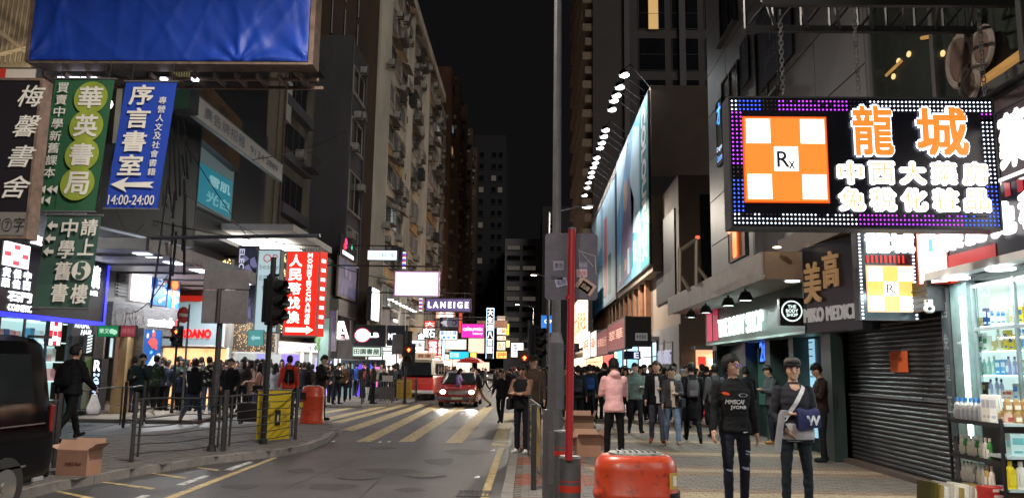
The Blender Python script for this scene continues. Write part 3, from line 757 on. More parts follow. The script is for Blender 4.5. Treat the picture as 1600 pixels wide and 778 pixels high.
for s,v in(('THE', .62),('BODY', .47),('SHOP', .32)):lettering(rb,fr,s, .2,v, .8,v+ .12,glow(235,255,250,1.3), .016,keep=True,bold=.03)
# ground floor wall of body shop
GF=empty('body_care_shop',(5.9,18,0),'dark glazed front of the body care shop with lit display strips and a doorway','shopfront')
DG=mat('shopfront_green',(.02, .035, .032), .4)
m=MB();m.box(5.9,6.2,14.9,24.5, .12,4.0);m.build('wall',DG,GF)
for(y,w_)in((24.2, .25),(21.0, .2),(18.9, .2),(17.2, .15),(15.2, .25)):
 m=MB();m.box(5.55,5.9,y-w_,y+w_, .12,2.75);m.build('column',DG,GF)
for(y0,y1,z0,z1,c,s_)in((16.75,17.0, .4,2.4,(150,200,225),1.0),(15.5,15.72, .4,2.5,(150,190,225), .9),(19.4,20.8, .9,2.3,(60,95,85), .35),(21.4,23.6, .9,2.3,(45,70,65), .3)):
 m=MB();m.box(5.86,5.897,y0,y1,z0,z1);m.build('lit_display',glow(*c,s_),GF)
for k in range(14):
 y,z=random.choice([(15.61,0),(16.87,0)])[0], .5+k* .14
 m=MB();m.box(5.845,5.858,y- .1,y+ .1,z,z+ .02);m.build('shelf',DG,GF)
m=MB();m.box(5.6,5.9,15.3,24.4,2.45,2.75);m.build('lintel',DG,GF)
fr=rside(5.62,1196,560,610,1205)
fr=Fr((5.53,24.35, .9),(0,-1,0),(0,0,1), .3,1.5)
s_=sign('column_sticker','white arch shaped logo panel on the pillar left of the body care shop',Fr((5.54,24.4,1.2),(0,-1,0),(0,0,1), .34,1.1),flat(30,40,40),BLACK, .01, .01)
f_=Fr((5.54,24.4,1.2),(0,-1,0),(0,0,1), .34,1.1)
disc(s_,f_, .5, .5, .14,glow(200,210,210, .7), .01,'oval',24);disc(s_,f_, .5, .5, .11,flat(30,40,40), .014,'oval_centre',24)
# blue neon script in the doorway
f_=Fr((5.85,20.6,1.9),(0,-1,0),(0,0,1), .8, .6)
s_=sign('neon_script','small blue neon writing in the shop doorway behind the first walker',f_,DG,DG, .02, .01);lettering(s_,f_,'20', .1, .1, .9, .9,glow(60,110,255,2.5),bold=.02)
# lane between podium and B : small red lit stall inside
LN=empty('lane_shop',(8,31,0),'small red and white lit stall deep in the side lane between the buildings','stall')
m=MB();m.box(6.3,9.6,30.6,31.0, .12,1.4);m.build('counter',glow(220,50,45, .8),LN)
m=MB();m.box(6.2,9.7,30.2,31.05,2.5,2.62);m.build('awning',mat('awning_grey',(.3, .3, .3), .6),LN)
m=MB();m.box(6.4,9.5,31.0,31.08,1.4,2.5);m.build('lit_back',glow(255,200,150,1.0),LN)
gm=[glow(230,60,50, .8),glow(250,240,230,1.0),glow(240,160,60, .8),flat(200,190,170)]
for k in range(16):
 x=6.45+(k%8)* .38;z=1.42+(k//8)* .5
 m=MB();m.box(x,x+ .26,30.75,30.95,z,z+random.uniform(.2, .42));m.build('stall_goods',gm[k%4],label='small lit packet on the red lane stall, %s row, %s from the left'%(('lower','upper')[k//8],ORD[k%8]),cat='goods',group='packets on the lane stall')
m=MB();m.box(5.86,16,33.5,34,2.7,3.0);m.build('lane_beam',GREYD,LN)
lamp_area((7.8,30.4,2.4),2,60,(1, .8, .65),sy=.4,parent=LN)
# bank lettering on podium stone
fr=rside(5.78,1023,538,592,1050)
s_=sign('bank_sign','raised pale bank characters with a round emblem on the grey stone wall',fr,mat('stone_grey',(.16, .155, .16), .6,var=.12),mat('stone_grey',(.16, .155, .16)), .04, .01)
disc(s_,fr, .12, .6, .3,flat(210,208,215), .03,'emblem',20);disc(s_,fr, .14, .6, .2,flat(90,86,95), .034,'emblem_hole',20)
lettering(s_,fr,'創興永隆銀行', .26, .42, .98, .8,glow(200,198,215, .55), .03,bold=.03,depth=.03);lettering(s_,fr,'PUBLIC BANK (HK)', .26, .22, .98, .33,flat(150,148,160), .03)
# ---- shutter shop
SH=empty('shutter_shop',(5.9,13,0),'closed shop front with a black ribbed roller shutter left of the pharmacy','shopfront')
yA,yB=14.95,11.25
m=MB();m.box(5.9,6.3,yB,yA, .12,3.9);m.build('wall',GREYD,SH)
m=MB();m.box(5.78,6.0,yA,yA+ .12, .12,2.6);m.build('side_rail',DSTEEL,SH)
m=MB();m.box(5.78,6.0,yB- .1,yB, .12,2.6);m.build('side_rail',DSTEEL,SH)
m=MB();m.box(5.70,6.3,yB- .1,yA+ .12, .10, .20);m.build('step',mat('step_stone',(.1, .075, .065), .6),SH)
SLM=mat('shutter_steel',(.075, .073, .08), .36, .55,var=.3,scale=10,stretch=(1, .2,1))
sl=MB();yl=(yA-yB)
sl.add([(0,-yl/2,0),(0,yl/2,0),(-.022,yl/2, .018),(-.022,-yl/2, .018),(-.026,-yl/2, .036),(-.026,yl/2, .036),(-.018,-yl/2, .056),(-.018,yl/2, .056),(0,-yl/2, .07),(0,yl/2, .07)],
  [(0,1,2,3),(3,2,5,4),(4,5,7,6),(6,7,9,8)])
slm=sl.mesh('shutter_slat',SLM,True)
for i in range(32):
 o=inst(slm,'shutter_slat',SH,(5.88+random.uniform(-.002, .002),(yA+yB)/2, .21+i* .0735))
 o.rotation_euler=(random.uniform(-.0006, .0006),random.uniform(-.05, .05),0)
m=MB();m.box(5.83,5.875,yB,yA,1.315,1.345);m.build('lock_bar',STEEL,SH)
m=MB();m.box(5.5,5.9,yB- .1,yA+ .2,2.58,3.0);m.build('shutter_box',BLACK,SH)
for z in(2.62,2.7,2.78,2.86):
 m=MB();m.box(5.485,5.5,yB- .1,yA+ .2,z,z+ .025);m.build('box_rib',DSTEEL,SH)
fr=rside(5.84,1392,549,581,1415)
m=MB();m.fbox(fr,0,fr.W,0,fr.H,0, .006);m.build('paper_notice',flat(215,95,40, .8),label='blank orange paper notice taped to the black roller shutter',cat='notice')
# sign over shutter
fr=ang(1259,388,521,14.2,1350,12.6)
mk=sign('shop_fascia','dark glass sign with gold characters over MIKO MEDICINE above the shutter',fr,mat('sign_black_glass',(.010, .009, .014), .3,var=.2,spec=.3),DSTEEL, .3, .03,cat='shop sign')
GOLD=mat('gold_letters',(.55, .38, .18), .35, .6,var=.1)
GOLDL=glow(190,150,105, .3)
lettering(mk,fr,'美', .06, .34, .36, .80,GOLDL, .03,bold=.02,depth=.04);lettering(mk,fr,'高', .42, .48, .68, .88,GOLDL, .03,bold=.02,depth=.04)
lettering(mk,fr,'MIKO MEDICINE', .03, .12,1.1, .28,glow(190,185,180, .35), .03,bold=.03,depth=.03)
for(a,b,c,d)in((.0, .34, .3, .4),(.35, .28, .75, .42),(.6, .2, .95, .5)):pass
cc=empty('soffit',(5.5,13,3.9),'dark stepped soffit with small spotlights above the shutter shop','soffit')
m=MB();m.box(4.95,5.9,11.0,15.9,3.92,4.3);m.build('slab',mat('soffit_brown',(.12, .09, .075), .6),cc)
for(px,py)in((1215,413),(1266,414),(1301,392),(1318,391)):
 c=P(px,py,14.2);c.z=3.9;c.x=min(c.x,5.8);m=MB();m.cyl((c.x,c.y,3.90),(c.x,c.y,3.918), .07,n=12);m.build('downlight',glow(255,230,190,5),cc)
m=MB();m.cyl((5.3,13.4,3.6),(5.3,13.4,3.9), .02,n=6);m.cyl((5.15,13.4,3.55),(5.45,13.4,3.62), .05,n=8);m.build('camera_bracket',BLACK,cc)
# small hanging RX sign with light edge
fr=front(1343,352,1437,500,11.6)
sm=sign('pharmacy_sign','small lit hanging pharmacy sign with pale yellow chequered square below the big one',fr,mat('sign_mirror',(.06, .08, .09), .15, .4),DSTEEL, .16, .02)
u0,u1,v0,v1= .16, .92, .10, .56
rect(sm,fr,u0- .02,v0- .014,u1+ .02,v1+ .014,glow(255,190,150,1.2), .015,'square_rim')
rect(sm,fr,u0,v0,u1,v1,glow(255,210,110,1.15), .022,'chequer_square');cw=(u1-u0)/3;chh=(v1-v0)/3
for(i,j)in((0,0),(2,0),(0,2),(2,2),(1,1)):rect(sm,fr,u0+cw*(i+ .02),v0+chh*(j+ .02),u0+cw*(i+ .98),v0+chh*(j+ .98),glow(255,250,245,2.6), .028,'white_square')
lettering(sm,fr,'R',u0+cw*1.2,v0+chh*1.2,u0+cw*1.7,v0+chh*1.8,flat(80,80,95), .034)
lettering(sm,fr,'x',u0+cw*1.6,v0+chh*1.1,u0+cw*1.85,v0+chh*1.4,flat(80,80,95), .034)
lettering(sm,fr,'龍城', .14, .70, .98, .93,glow(255,255,255,4), .03,bold=.07)
for i in range(9):rect(sm,fr, .16+i* .075, .60, .19+i* .075, .68,glow(235,60,50,1.2), .02,'red_bar')
m=MB();
for i in range(26):
 v= .03+(fr.H- .06)*i/25
 for u in(.045,fr.W- .045):m.fbox(fr,u- .014,u+ .014,v- .012,v+ .012, .016, .024)
m.build('light_dots',glow(235,240,255,3),sm,kind='stuff')
# red-striped white cross blade sign
fr=ang(1435,350,446,11.3,1485,10.95)
cb=sign('cross_sign','white lit blade sign with fine red stripes beside the small pharmacy sign',fr,glow(255,246,240,2.4),mat('red_edge',(.6, .06, .03), .5), .3, .02)
for i in range(26):
 v=i/26+ .01
 if not(9<i<16):rect(cb,fr, .04,v, .36,v+ .012,glow(235,80,70,1), .012,'stripe');rect(cb,fr, .64,v, .96,v+ .012,glow(235,80,70,1), .012,'stripe')
 else:rect(cb,fr, .04,v, .96,v+ .008,glow(235,110,100,1), .012,'stripe')
rect(cb,fr, .42, .52, .55, .72,glow(120,190,235,1.4), .016,'blue_mark')
fr2=Fr(fr.at(fr.W+ .004,0,0),-fr.N,fr.U, .3,fr.H);rect(cb,fr2,0,0,1,1,glow(235,70,35, .9), .006,'red_side')
# ---- pharmacy (near right)
PH=empty('pharmacy',(6,9,0),'brightly lit open pharmacy with glazed shelves and teal marble pillar at the right edge','shop')
MARB=mat('marble_teal',(.16, .24, .23), .18,var=.35,scale=2.5,coat=.3)
yP=11.1
m=MB();m.box(5.78,5.90,yP- .42,yP+ .0, .12,2.95);m.build('pillar',MARB,PH)
m=MB();m.box(5.765,5.779,yP- .36,yP- .26, .9,2.75);m.build('light_tube',glow(225,250,255,4),PH)
m=MB();m.box(5.905,6.36,yP- .04,yP, .12,2.95);m.build('inner_pillar',MARB,PH)
m=MB();m.box(7.6,7.7,5.0,yP- .45, .12,3.4);m.build('wall',mat('shop_wall_pale',(.55, .62, .60), .5),PH)
m=MB();m.box(5.5,7.7,5.0,yP+ .1,3.0,3.1);m.build('ceiling',WHITEP,PH)
# vertical lettering strip on shutter side pillar
f_=Fr((5.74,yP+ .16, .9),(0,-1,0),(0,0,1), .16,2.0)
vs=sign('pillar_sign','narrow vertical strip with pale characters beside the pharmacy pillar',f_,flat(60,72,76),DSTEEL, .03, .005)
column(vs,f_,'回免退正', .1, .1, .9, .95,flat(150,160,160),gap=.5,n=.01)
# fascia with glowing characters
fr=Fr((5.72,11.2,2.98),(0,-1,0),(0,0,1),5.5,1.85)
pf=sign('shop_fascia','dark navy pharmacy fascia crowded with overexposed white glowing characters',fr,flat(24,22,40, .3),DSTEEL, .3, .03,cat='shop sign')
rect(pf,fr, .02, .03, .25, .18,glow(190,40,40, .7), .012,'red_panel')
for i in range(12):rect(pf,fr, .03+i* .045, .46, .05+i* .045, .98,glow(190,50,60, .6), .01,'red_bar')
for i,c in enumerate('龍城中西大'):lettering(pf,fr,c, .05+i* .14, .52, .17+i* .14, .90,glow(255,252,250,1.7), .06,bold=.055,depth=.05);lettering(pf,fr,c, .06+i* .14, .54, .16+i* .14, .88,glow(255,225,190,1.2), .115,bold=.0)
for i,c in enumerate('藥房免稅化粧'):lettering(pf,fr,c, .055+i* .105, .2, .14+i* .105, .44,glow(255,252,250,1.7), .06,bold=.055,depth=.05)
m=MB()
for i in range(44):
 for v in(.04, .09):m.fbox(fr, .05+i* .123, .05+i* .123+ .05,v,v+ .03, .016, .03)
m.build('light_dots',glow(245,248,255,4),pf,kind='stuff')
fr2=Fr((5.52,9.3,3.95),(0,-1,0),(0,0,1),3.2, .85)
ns=sign('neon_sign','strip of bright white neon characters over the pharmacy fascia at the right edge',fr2,flat(50,44,50),DSTEEL, .1, .02)
for i in range(4):lettering(ns,fr2,'藥房大特'[i], .02+i* .2, .12, .20+i* .2, .9,glow(255,248,242,1.6), .03,bold=.06)
rect(ns,fr2,0, .0,1, .05,glow(250,250,255,1.6), .02,'light_slat')
for k in range(4):
 y=10.6-k*1.0;m=MB();m.cyl((5.62,y,2.955),(5.62,y,2.975), .16,n=20);m.build('downlight',glow(240,250,255,6),PH)
for y in(10.3,8.6,6.9):lamp_area((5.45,y,2.93), .5,45,(.93,1,1),sy=1.2,parent=PH)
# security camera
c=P(1452,482,11.2);sc_=empty('security_camera',c,'white dome security camera under the pharmacy fascia','camera')
m=MB();m.cyl(c+Vector((0,0, .05)),c+Vector((0,0, .12)), .06,n=12);m.build('mount',WHITEP,sc_);m=MB();m.ell(c,(.075, .075, .07),14,8);m.build('dome',WHITEP,sc_,smooth=True);m=MB();m.ell(c+Vector((-.02,-.06,0)),(.03, .025, .03),10,6);m.build('lens',BLACK,sc_,smooth=True)
# glazed show cabinet in facade plane
CB=empty('display_cabinet',(5.95,8.5, .9),'tall glazed cabinet of lit glass shelves full of boxes and bottles','cabinet')
yc0,yc1=5.2,11.04
m=MB()
for y in(10.66,9.75,8.55,7.4,6.3,5.2):m.box(5.83,5.87,y- .02,y+ .02,1.1,2.9)
for z in(1.1,2.3,2.86):m.box(5.832,5.868,yc0+ .02,10.64,z- .02,z+ .02)
m.build('frame',mat('alu_frame',(.3, .36, .36), .35, .5),CB)
m=MB();m.box(6.12,6.14,yc0,yc1,1.0,2.95);m.box(5.905,6.11,yc1,yc1+ .01,1.0,2.95);m.build('back',glow(228,242,240,1.0),CB)  # back and end panels given a glow to brighten the cabinet inside
SHZ=[1.12,1.42,1.72,2.02,2.34]
for z in SHZ:
 m=MB();m.box(5.905,6.11,yc0,yc1- .01,z- .012,z);m.build('shelf',mat('glass_shelf',(.5, .7, .68), .1),CB)
 m=MB();m.box(5.885,5.9,yc0,10.6,z- .02,z);m.build('shelf_light',glow(225,250,255,2.2),CB)
m=MB();m.box(5.845,5.851,yc0+ .03,10.63,1.13,2.27);m.box(5.845,5.851,yc0+ .03,10.63,2.33,2.83);m.build('glass_pane',CLEAR,CB)
# product kits
def carton(wd,ht,dp,c1,c2):
 b_=MB();b_.box(-wd/2,wd/2,-dp/2,dp/2,0,ht,0);b_.box(-wd* .38,wd* .38,-dp/2- .002,-dp/2,ht* .52,ht* .82,1);b_.box(-wd* .3,wd* .3,-dp/2- .002,-dp/2,ht* .14,ht* .24,1)
 b_.box(-dp and-wd/2- .002,-wd/2,-dp* .3,dp* .3,ht* .4,ht* .7,1)
 return b_.mesh('carton',[c1,c2])
def bottle(r,ht,body,cap,lab,kind=0):
 b_=MB();prof=[(r,0),(r*1.0,ht* .6),(r* .9,ht* .7),(r* .35,ht* .82),(r* .35,ht* .84)]if kind==0 else[(r,0),(r,ht* .8),(r* .7,ht* .84)]
 b_.loft([[(a*math.cos(2*math.pi*i/10),a* .75*math.sin(2*math.pi*i/10),z)for i in range(10)]for a,z in prof],0)
 b_.cyl((0,0,prof[-1][1]),(0,0,ht),r*(.42 if kind==0 else .75),n=8,mi=1)
 b_.box(-r* .7,r* .7,-r* .80,-r* .70,ht* .15,ht* .5,2)
 return b_.mesh('bottle',[body,cap,lab])
pc=lambda r,g,b:flat(r,g,b, .4)
CART=[carton(.09, .19, .06,pc(225,225,220),pc(60,110,190)),carton(.10, .15, .06,pc(80,160,215),pc(230,240,245)),carton(.12, .10, .07,pc(235,215,205),pc(200,70,60)),
  carton(.07, .2, .05,pc(30,60,120),pc(220,225,235)),carton(.10, .17, .06,pc(225,140,90),pc(245,240,230)),carton(.1, .18, .06,pc(240,240,235),pc(60,150,110)),carton(.08, .16, .06,pc(60,40,36),pc(210,180,120)),carton(.09, .17, .06,pc(190,45,50),pc(245,235,230)),carton(.08, .19, .06,pc(235,200,60),pc(60,90,160)),carton(.1, .14, .06,pc(150,90,160),pc(240,230,240)),carton(.09, .18, .06,pc(70,150,80),pc(240,245,235))]
BOT=[bottle(.033, .2,pc(235,235,230),pc(90,150,215),pc(120,170,210)),bottle(.03, .19,pc(150,200,190),pc(240,240,240),pc(230,230,230)),bottle(.034, .21,pc(230,225,210),pc(230,225,210),pc(200,170,110)),
  bottle(.032, .11,pc(200,170,120),pc(205,175,90),pc(235,215,190),1),bottle(.032, .11,pc(225,215,200),pc(220,190,130),pc(190,120,90),1),bottle(.03, .2,pc(170,175,215),pc(70,70,140),pc(240,240,240))]
for si,z in enumerate(SHZ):
 y=yc1- .1;ct=0
 while y>8.6:
  if random.random()< .97:
   use=random.choice(CART if(si+int(y*3))%2 else BOT);rep=random.randint(1,3)
   nm='carton' if use in CART else 'bottle'
   for q in range(rep):
    o=inst(use,'medicine_'+nm,None,(5.975+random.uniform(-.015, .015),y,z+ .001),-math.pi/2+random.uniform(-.06, .06));o.scale=(1.1,1.1,random.uniform(1.0,1.32))
    tag(o,'small %s near the right end of the %s lit pharmacy shelf'%(nm,('lowest','second lowest','middle','second highest','highest')[si])if ct>38 else 'small %s, %s from the left on the %s lit pharmacy shelf'%(nm,ORD[ct],('lowest','second lowest','middle','second highest','highest')[si]),nm,'goods on the glass shelves')
    y-= .105;ct+=1
  else:y-= .1
  y-= .015
# open racks on the pavement
RK=empty('display_rack',(5.6,9.3, .12),'black framed pavement rack with white front shelves stacked with toiletries','rack')
# frontal part: x 5.18 -> 6.3 at y 9.1; street side part: x=5.2, y 9.1 -> 10.2
fz=[.14, .49, .84,1.19]
m=MB()
for(x,y)in((5.2,9.1),(5.2,10.2),(5.8,10.2),(5.92,9.1)):m=MB();m.box(x- .015,x+ .015,y- .015,y+ .015, .12,1.24);m.build('upright',BLACK,RK)
for k,z in enumerate(fz):
 m=MB();m.box(5.23,6.35,9.08,9.45,z- .03,z);m.build('shelf',mat('shelf_pale',(.5, .58, .58), .4),RK)
for k,z in enumerate([.16, .44, .75,1.16]):
 m=MB();m.box(5.205,5.6,9.46,10.18,z- .015,z);m.build('shelf',BLACK,RK)
 if z> .3:
  m=MB();m.box(5.19,5.2,9.13,10.18,z- .02,z+ .03);m.build('shelf_rail',BLACK,RK)
m=MB();m.box(5.6,5.62,9.13,10.2, .12,1.16);m.build('back_panel',BLACK,RK)
def goods(mesh,nm,loc,rz,label,cat,group,s=1.0):
 o=inst(mesh,nm,None,loc,rz);o.scale=(s,s,s);return tag(o,label,cat,group)
# top of racks
big_w=bottle(.045, .28,pc(240,240,235),pc(60,140,220),pc(215,225,235));tall_w=carton(.075, .30, .07,pc(235,232,225),pc(190,190,195))
jar=bottle(.045, .13,pc(190,150,100),pc(215,185,110),pc(235,225,205),1);jar2=bottle(.045, .13,pc(225,190,175),pc(225,205,160),pc(170,70,60),1)
y=10.12;k=0
while y>9.55:
 goods(big_w,'shampoo_bottle',(5.27,y,1.161),-math.pi/2,'blue capped white bottle, front row on the rack top, %s from the left'%ORD[k],'bottle','blue capped bottles');
 goods(big_w,'shampoo_bottle',(5.40,y+ .03,1.161),-math.pi/2,'blue capped white bottle, back row on the rack top, %s from the left'%ORD[k],'bottle','blue capped bottles');y-= .1;k+=1
for i in range(5):goods(tall_w,'tall_carton',(5.27+(i%2)* .09,9.5-(i//2)* .085,1.192),-.8,'tall plain white carton near the rack top corner, %s from the blue capped bottles'%ORD[i],'carton','tall white cartons')
for r in range(3):
 for i in range(11):
  mm=jar if(i+r)%5 else jar2
  goods(mm,'cream_jar',(5.33+i* .098,9.17+(r==2)* .0+(.1 if r==1 else 0),1.192 if r<2 else 1.322),random.uniform(-.3, .3),'gold capped cream jar, %s row on the rack top, %s from the left'%(('front bottom','back','upper stacked')[r],ORD[i]),'jar','cream jars on the rack top')
# shelf 1 cartons (z .84), white bottles (z .49), bags (z .14)
cc_=[(205,235,235,120,190,195,'pale blue'),(240,225,120,250,250,235,'yellow and white'),(245,245,245,210,210,215,'white'),(200,90,50,240,200,160,'orange'),(120,190,200,245,245,245,'teal'),(235,235,230,60,90,160,'white and blue')]
for i,c in enumerate(cc_):
 me=carton(.16, .24, .10,pc(*c[:3]),pc(*c[3:6]));goods(me,'carton',(5.38+i* .175,9.16, .841),0,'%s carton on the upper front shelf, %s from the left'%(c[6],('first','second','third','fourth','fifth','sixth')[i]),'carton','cartons on the upper front shelf')
bw=bottle(.062, .29,pc(245,243,235),pc(240,240,235),pc(238,235,225))
for i in range(7):goods(bw,'lotion_bottle',(5.42+i* .135,9.17, .491),0,'large plain white lotion bottle on the middle front shelf, %s from the left'%ORD[i],'bottle','white lotion bottles')
yb_=bottle(.055, .30,pc(230,205,30),pc(225,200,40),pc(240,220,60));goods(yb_,'yellow_bottle',(5.30,9.16, .491),0,'bright yellow bottle left of the white lotion bottles','bottle',None)
def bag(c1,c2):
 m=MB();rg=[]
 for(w_,d_,z)in((.13, .02,0),(.14, .07, .05),(.145, .085, .13),(.13, .06, .21),(.12, .01, .25)):rg.append([(w_*(1 if a in(0,3)else-1)*1,d_*(1 if a<2 else-1),z)for a in(0,1,2,3)])
 rg=[[(w_,-d_,z),(w_,d_,z),(-w_,d_,z),(-w_,-d_,z)]for(w_,d_,z)in((.13, .02,0),(.14, .07, .05),(.145, .085, .13),(.13, .06, .21),(.12, .01, .25))]
 m.loft(rg,0);m.box(-.09, .09,-.092,-.08, .08, .17,1);return m.mesh('refill_bag',[c1,c2])
for i,(c,n_)in enumerate((((60,160,70),'green'),((50,120,210),'blue'),((70,170,90),'green'))):
 goods(bag(pc(*c),pc(225,235,240)),'refill_bag',(5.62+i* .3,9.2, .141),0,n_+' and white detergent refill bag on the bottom front shelf, '+('left','middle','right')[i]+' one','bag','refill bags')
for i in range(3):
 goods(carton(.13, .3, .1,pc(70,48,30),pc(190,160,80)),'dark_carton',(5.30+(i%2)* .14,9.17+i* .02, .141),0,'brown and gold hair product carton on the bottom front shelf by the corner, '+('front','second','back')[i]+' one','carton','brown cartons')
mixc=[((235,232,225),'white'),((200,160,90),'gold'),((60,140,60),'green'),((190,50,40),'red'),((230,225,215),'cream'),((150,140,130),'grey')]
for lv,z in((0, .751),(1, .441),(2, .161)):
 for i in range(8):
  c,n_=mixc[(i*2+lv)%6 if lv!=1 else(0,4,0,5,0,4,1,0)[i]]
  goods(bottle(.038, .25,pc(*c),pc(220,215,205),pc(245,240,230)),'care_bottle',(5.28,10.08-i* .085,z),-math.pi/2,n_+' bottle on the %s side shelf of the black rack, %s from the left'%(('upper','middle','bottom')[lv],ORD[i]),'bottle','bottles on the %s street side shelf'%('upper','middle','bottom')[lv])
# floor stacks of booklets / boxes in front of the rack
for i in range(11):
 c=[(225,220,205),(150,130,70),(230,228,220),(190,185,175)][i%4]if i else(90,85,30)
 m=MB();x=4.55+i* .048;m.box(-.02, .02,-.15, .15,0, .36-(i%3)* .02);me=m.mesh('flat_box',pc(*c))
 o=goods(me,'flat_box',(x+ .1,9.75-i* .02, .122), .25,('thin %s flat box on the ground by the rack, %s from the left'%(['cream','brown','white','grey'][i%4],ORD[i])),'box','flat boxes on the ground');o.rotation_euler=(0, .09, .25)
for i in range(6):
 m=MB();m.box(-.12, .12,-.1, .1,0, .06,0);m.box(-.08, .08,-.103,-.1, .015, .045,1);me=m.mesh('red_box',[pc(190,45,45),pc(235,200,190)])
 goods(me,'red_box',(5.17+random.uniform(-.01, .01),9.3, .122+i* .062), .2+random.uniform(-.05, .05),'red box in the low stack beside the rack, %s from the top'%('sixth','fifth','fourth','third','second','first')[i],'box','red boxes stacked by the rack')
# ---- floodlit hoardings
def hoard(name,lab,X,ya,yb,z0,z1,cols_,txt):
 fr=Fr((X,yb,z0),(0,-1,0),(0,0,1),yb-ya,z1-z0)
 s=sign(name,lab,fr,cols_[0],DSTEEL, .25, .05,cat='billboard');return s,fr
BLU=mat('print_sky',s2l(84,158,204), .6,var=.3,scale=.35);CYB=mat('print_white_blue',s2l(175,206,222), .6,var=.2,scale=.5);TEA=mat('print_teal',s2l(40,130,130), .6,var=.12,scale=.5)
h1,f1=hoard('billboard','nearest floodlit hoarding with pale blue picture and teal strip of white letters',5.3,35.1,48.3,6.3,14.3,(BLU,),'')
rect(h1,f1, .80, .01, .99, .99,TEA, .02,'teal_strip', .012)
lettering(h1,f1,'COLOURMIX', .84, .05, .95, .95,WHITEP, .03,bold=.05,rot=True)
for(pts,m_)in(([(.02, .55),(.3, .8),(.45, .98),(.02, .98)],CYB),([(.1, .02),(.5, .05),(.62, .5),(.45, .72),(.25, .5)],mat('print_mauve',s2l(120,108,140), .6,var=.3,scale=.7)),([(.55, .3),(.78, .25),(.78, .9),(.62, .98),(.5, .7)],CYB)):
 poly(h1,f1,pts,m_, .018)
disc(h1,f1, .35, .62, .9,mat('print_skin',s2l(200,160,140), .6,var=.2), .024,'print_face',24)
for k in range(6):rect(h1,f1, .1+k* .1, .06+ .02*(k%3), .16+k* .1, .18+ .05*(k%2),[CYB,TEA,mat('print_skin',s2l(200,160,140))][k%3], .022,'print_patch')
h2,f2=hoard('billboard','floodlit hoarding with bright cyan top and product pictures, second along the right side',5.3,49.0,68.0,6.0,13.8,(BLU,),'')
rect(h2,f2, .55, .02, .98, .98,CYB, .02,'print_patch');poly(h2,f2,[(.05, .5),(.5, .6),(.5, .98),(.05, .98)],CYB, .022)
for k in range(5):rect(h2,f2, .08+k* .17, .08, .18+k* .17, .42+ .1*(k%2),mat('print_mauve',s2l(120,108,140))if k%2 else TEA, .024,'print_patch')
rect(h2,f2, .60, .1, .72, .8,mat('print_pink',s2l(195,120,130), .6), .026,'print_patch')
fl=[36.5,39,41.3,42.6,44,48,49.6,51.2,52.6,54.6,56,57.4,58.8,60.2,61.6,63]
for k,(px,py)in enumerate([(975,117),(968,136),(963,149),(959,157),(956,171),(946,203),(943,213),(940,223),(937,231),(932,246),(930,254),(927,261),(924,269),(923,276),(919,285),(917,293),(913,305)]):
 c=PX(px,py,4.2)
 rt=lempty('floodlight',c,label='round white floodlight on an arm over the hoardings, %s from the top'%ORD[k],cat='lamp',group='floodlights over the hoardings')
 m=MB();m.cyl((0, .0,0),(-.09,0, .2), .28, .12,n=14);m.build('housing',BLACK,rt)
 m=MB();m.ell((.0,0,-.03),(.24, .24, .10),16,8);m.build('lens',E((1,1, .98),7),rt,smooth=True)
 m=MB();m.tube([(-.05,0, .2),(.3,0, .5),(1.18,0,14.4-c.z if 14.4-c.z>-.6 else-.2)], .025,5);m.build('arm',DSTEEL,rt)
 if k%2==0:
  l=lamp_area((0,0,0), .4,150,(.92, .97,1));l.parent=rt;l.location=(.05,0,-.1);l.rotation_euler=(0,rad(-32),0)
# ---- right far street shops
def glowshop(name,lab,fr,col,st,gm=None,shelves=3,lampP=0):
 r=sign(name,lab,fr,E(s2l(*col),st,var=.45,scale=1.5,name='shopglow_%d_%d_%d_%g'%(*col,st)),FRAMED, .2, .05,cat='shopfront')
 for i in range(shelves):rect(r,fr, .03,(i+ .7)/(shelves+ .6), .97,(i+ .7)/(shelves+ .6)+ .02,flat(90,95,95), .012,'shelf')
 return r
fr=front(977,494,1018,541,35)
bx=sign('box_sign','plain black box sign with a tiny pale plate beside the maroon fascia',fr,BLACK,DSTEEL, .4, .05);rect(bx,fr, .38, .2, .85, .45,glow(150,150,150, .4), .02,'plate')
lettering(bx,fr,'香港鐘錶', .42, .25, .8, .4,BLACK, .026)
MRN=mat('maroon_board',(.20, .03, .035), .4,var=.15)
for(a,t,b,c,s,lab)in((950,508,550,977,'翠華','maroon street fascia with a white smiling face, nearest the black box sign'),(933,520,556,950,'珠寶金行','maroon street fascia with gold characters, second from the black box sign')):
 fr=rside(4.2,a,t,b,c);s_=sign('shop_fascia',lab,fr,E(s2l(120,40,45), .7),DSTEEL, .3, .05,cat='shop sign');lettering(s_,fr,s, .1, .35, .9, .7,glow(235,180,160,1.1), .03)
fr=rside(4.2,965,508,552,976)
for(a,t,b,c,col,s,txt,lab)in((911,523,561,922,(255,250,245),1.8,'鞋','small white lit shop sign left of the maroon fascias'),(923,520,558,932,(255,252,250),1.8,'藥','white lit shop sign touching the maroon fascias'),
         (897,476,548,919,(255,225,185),1.6,'大家樂金','tall cream lit sign with orange characters below the second hoarding')):
 fr=rside(4.3,a,t,b,c);s_=sign('shop_sign',lab,fr,glow(*col,s),DSTEEL, .3, .04);lettering(s_,fr,txt, .1, .3, .9, .75,glow(230,110,40, .9), .03,bold=.02)
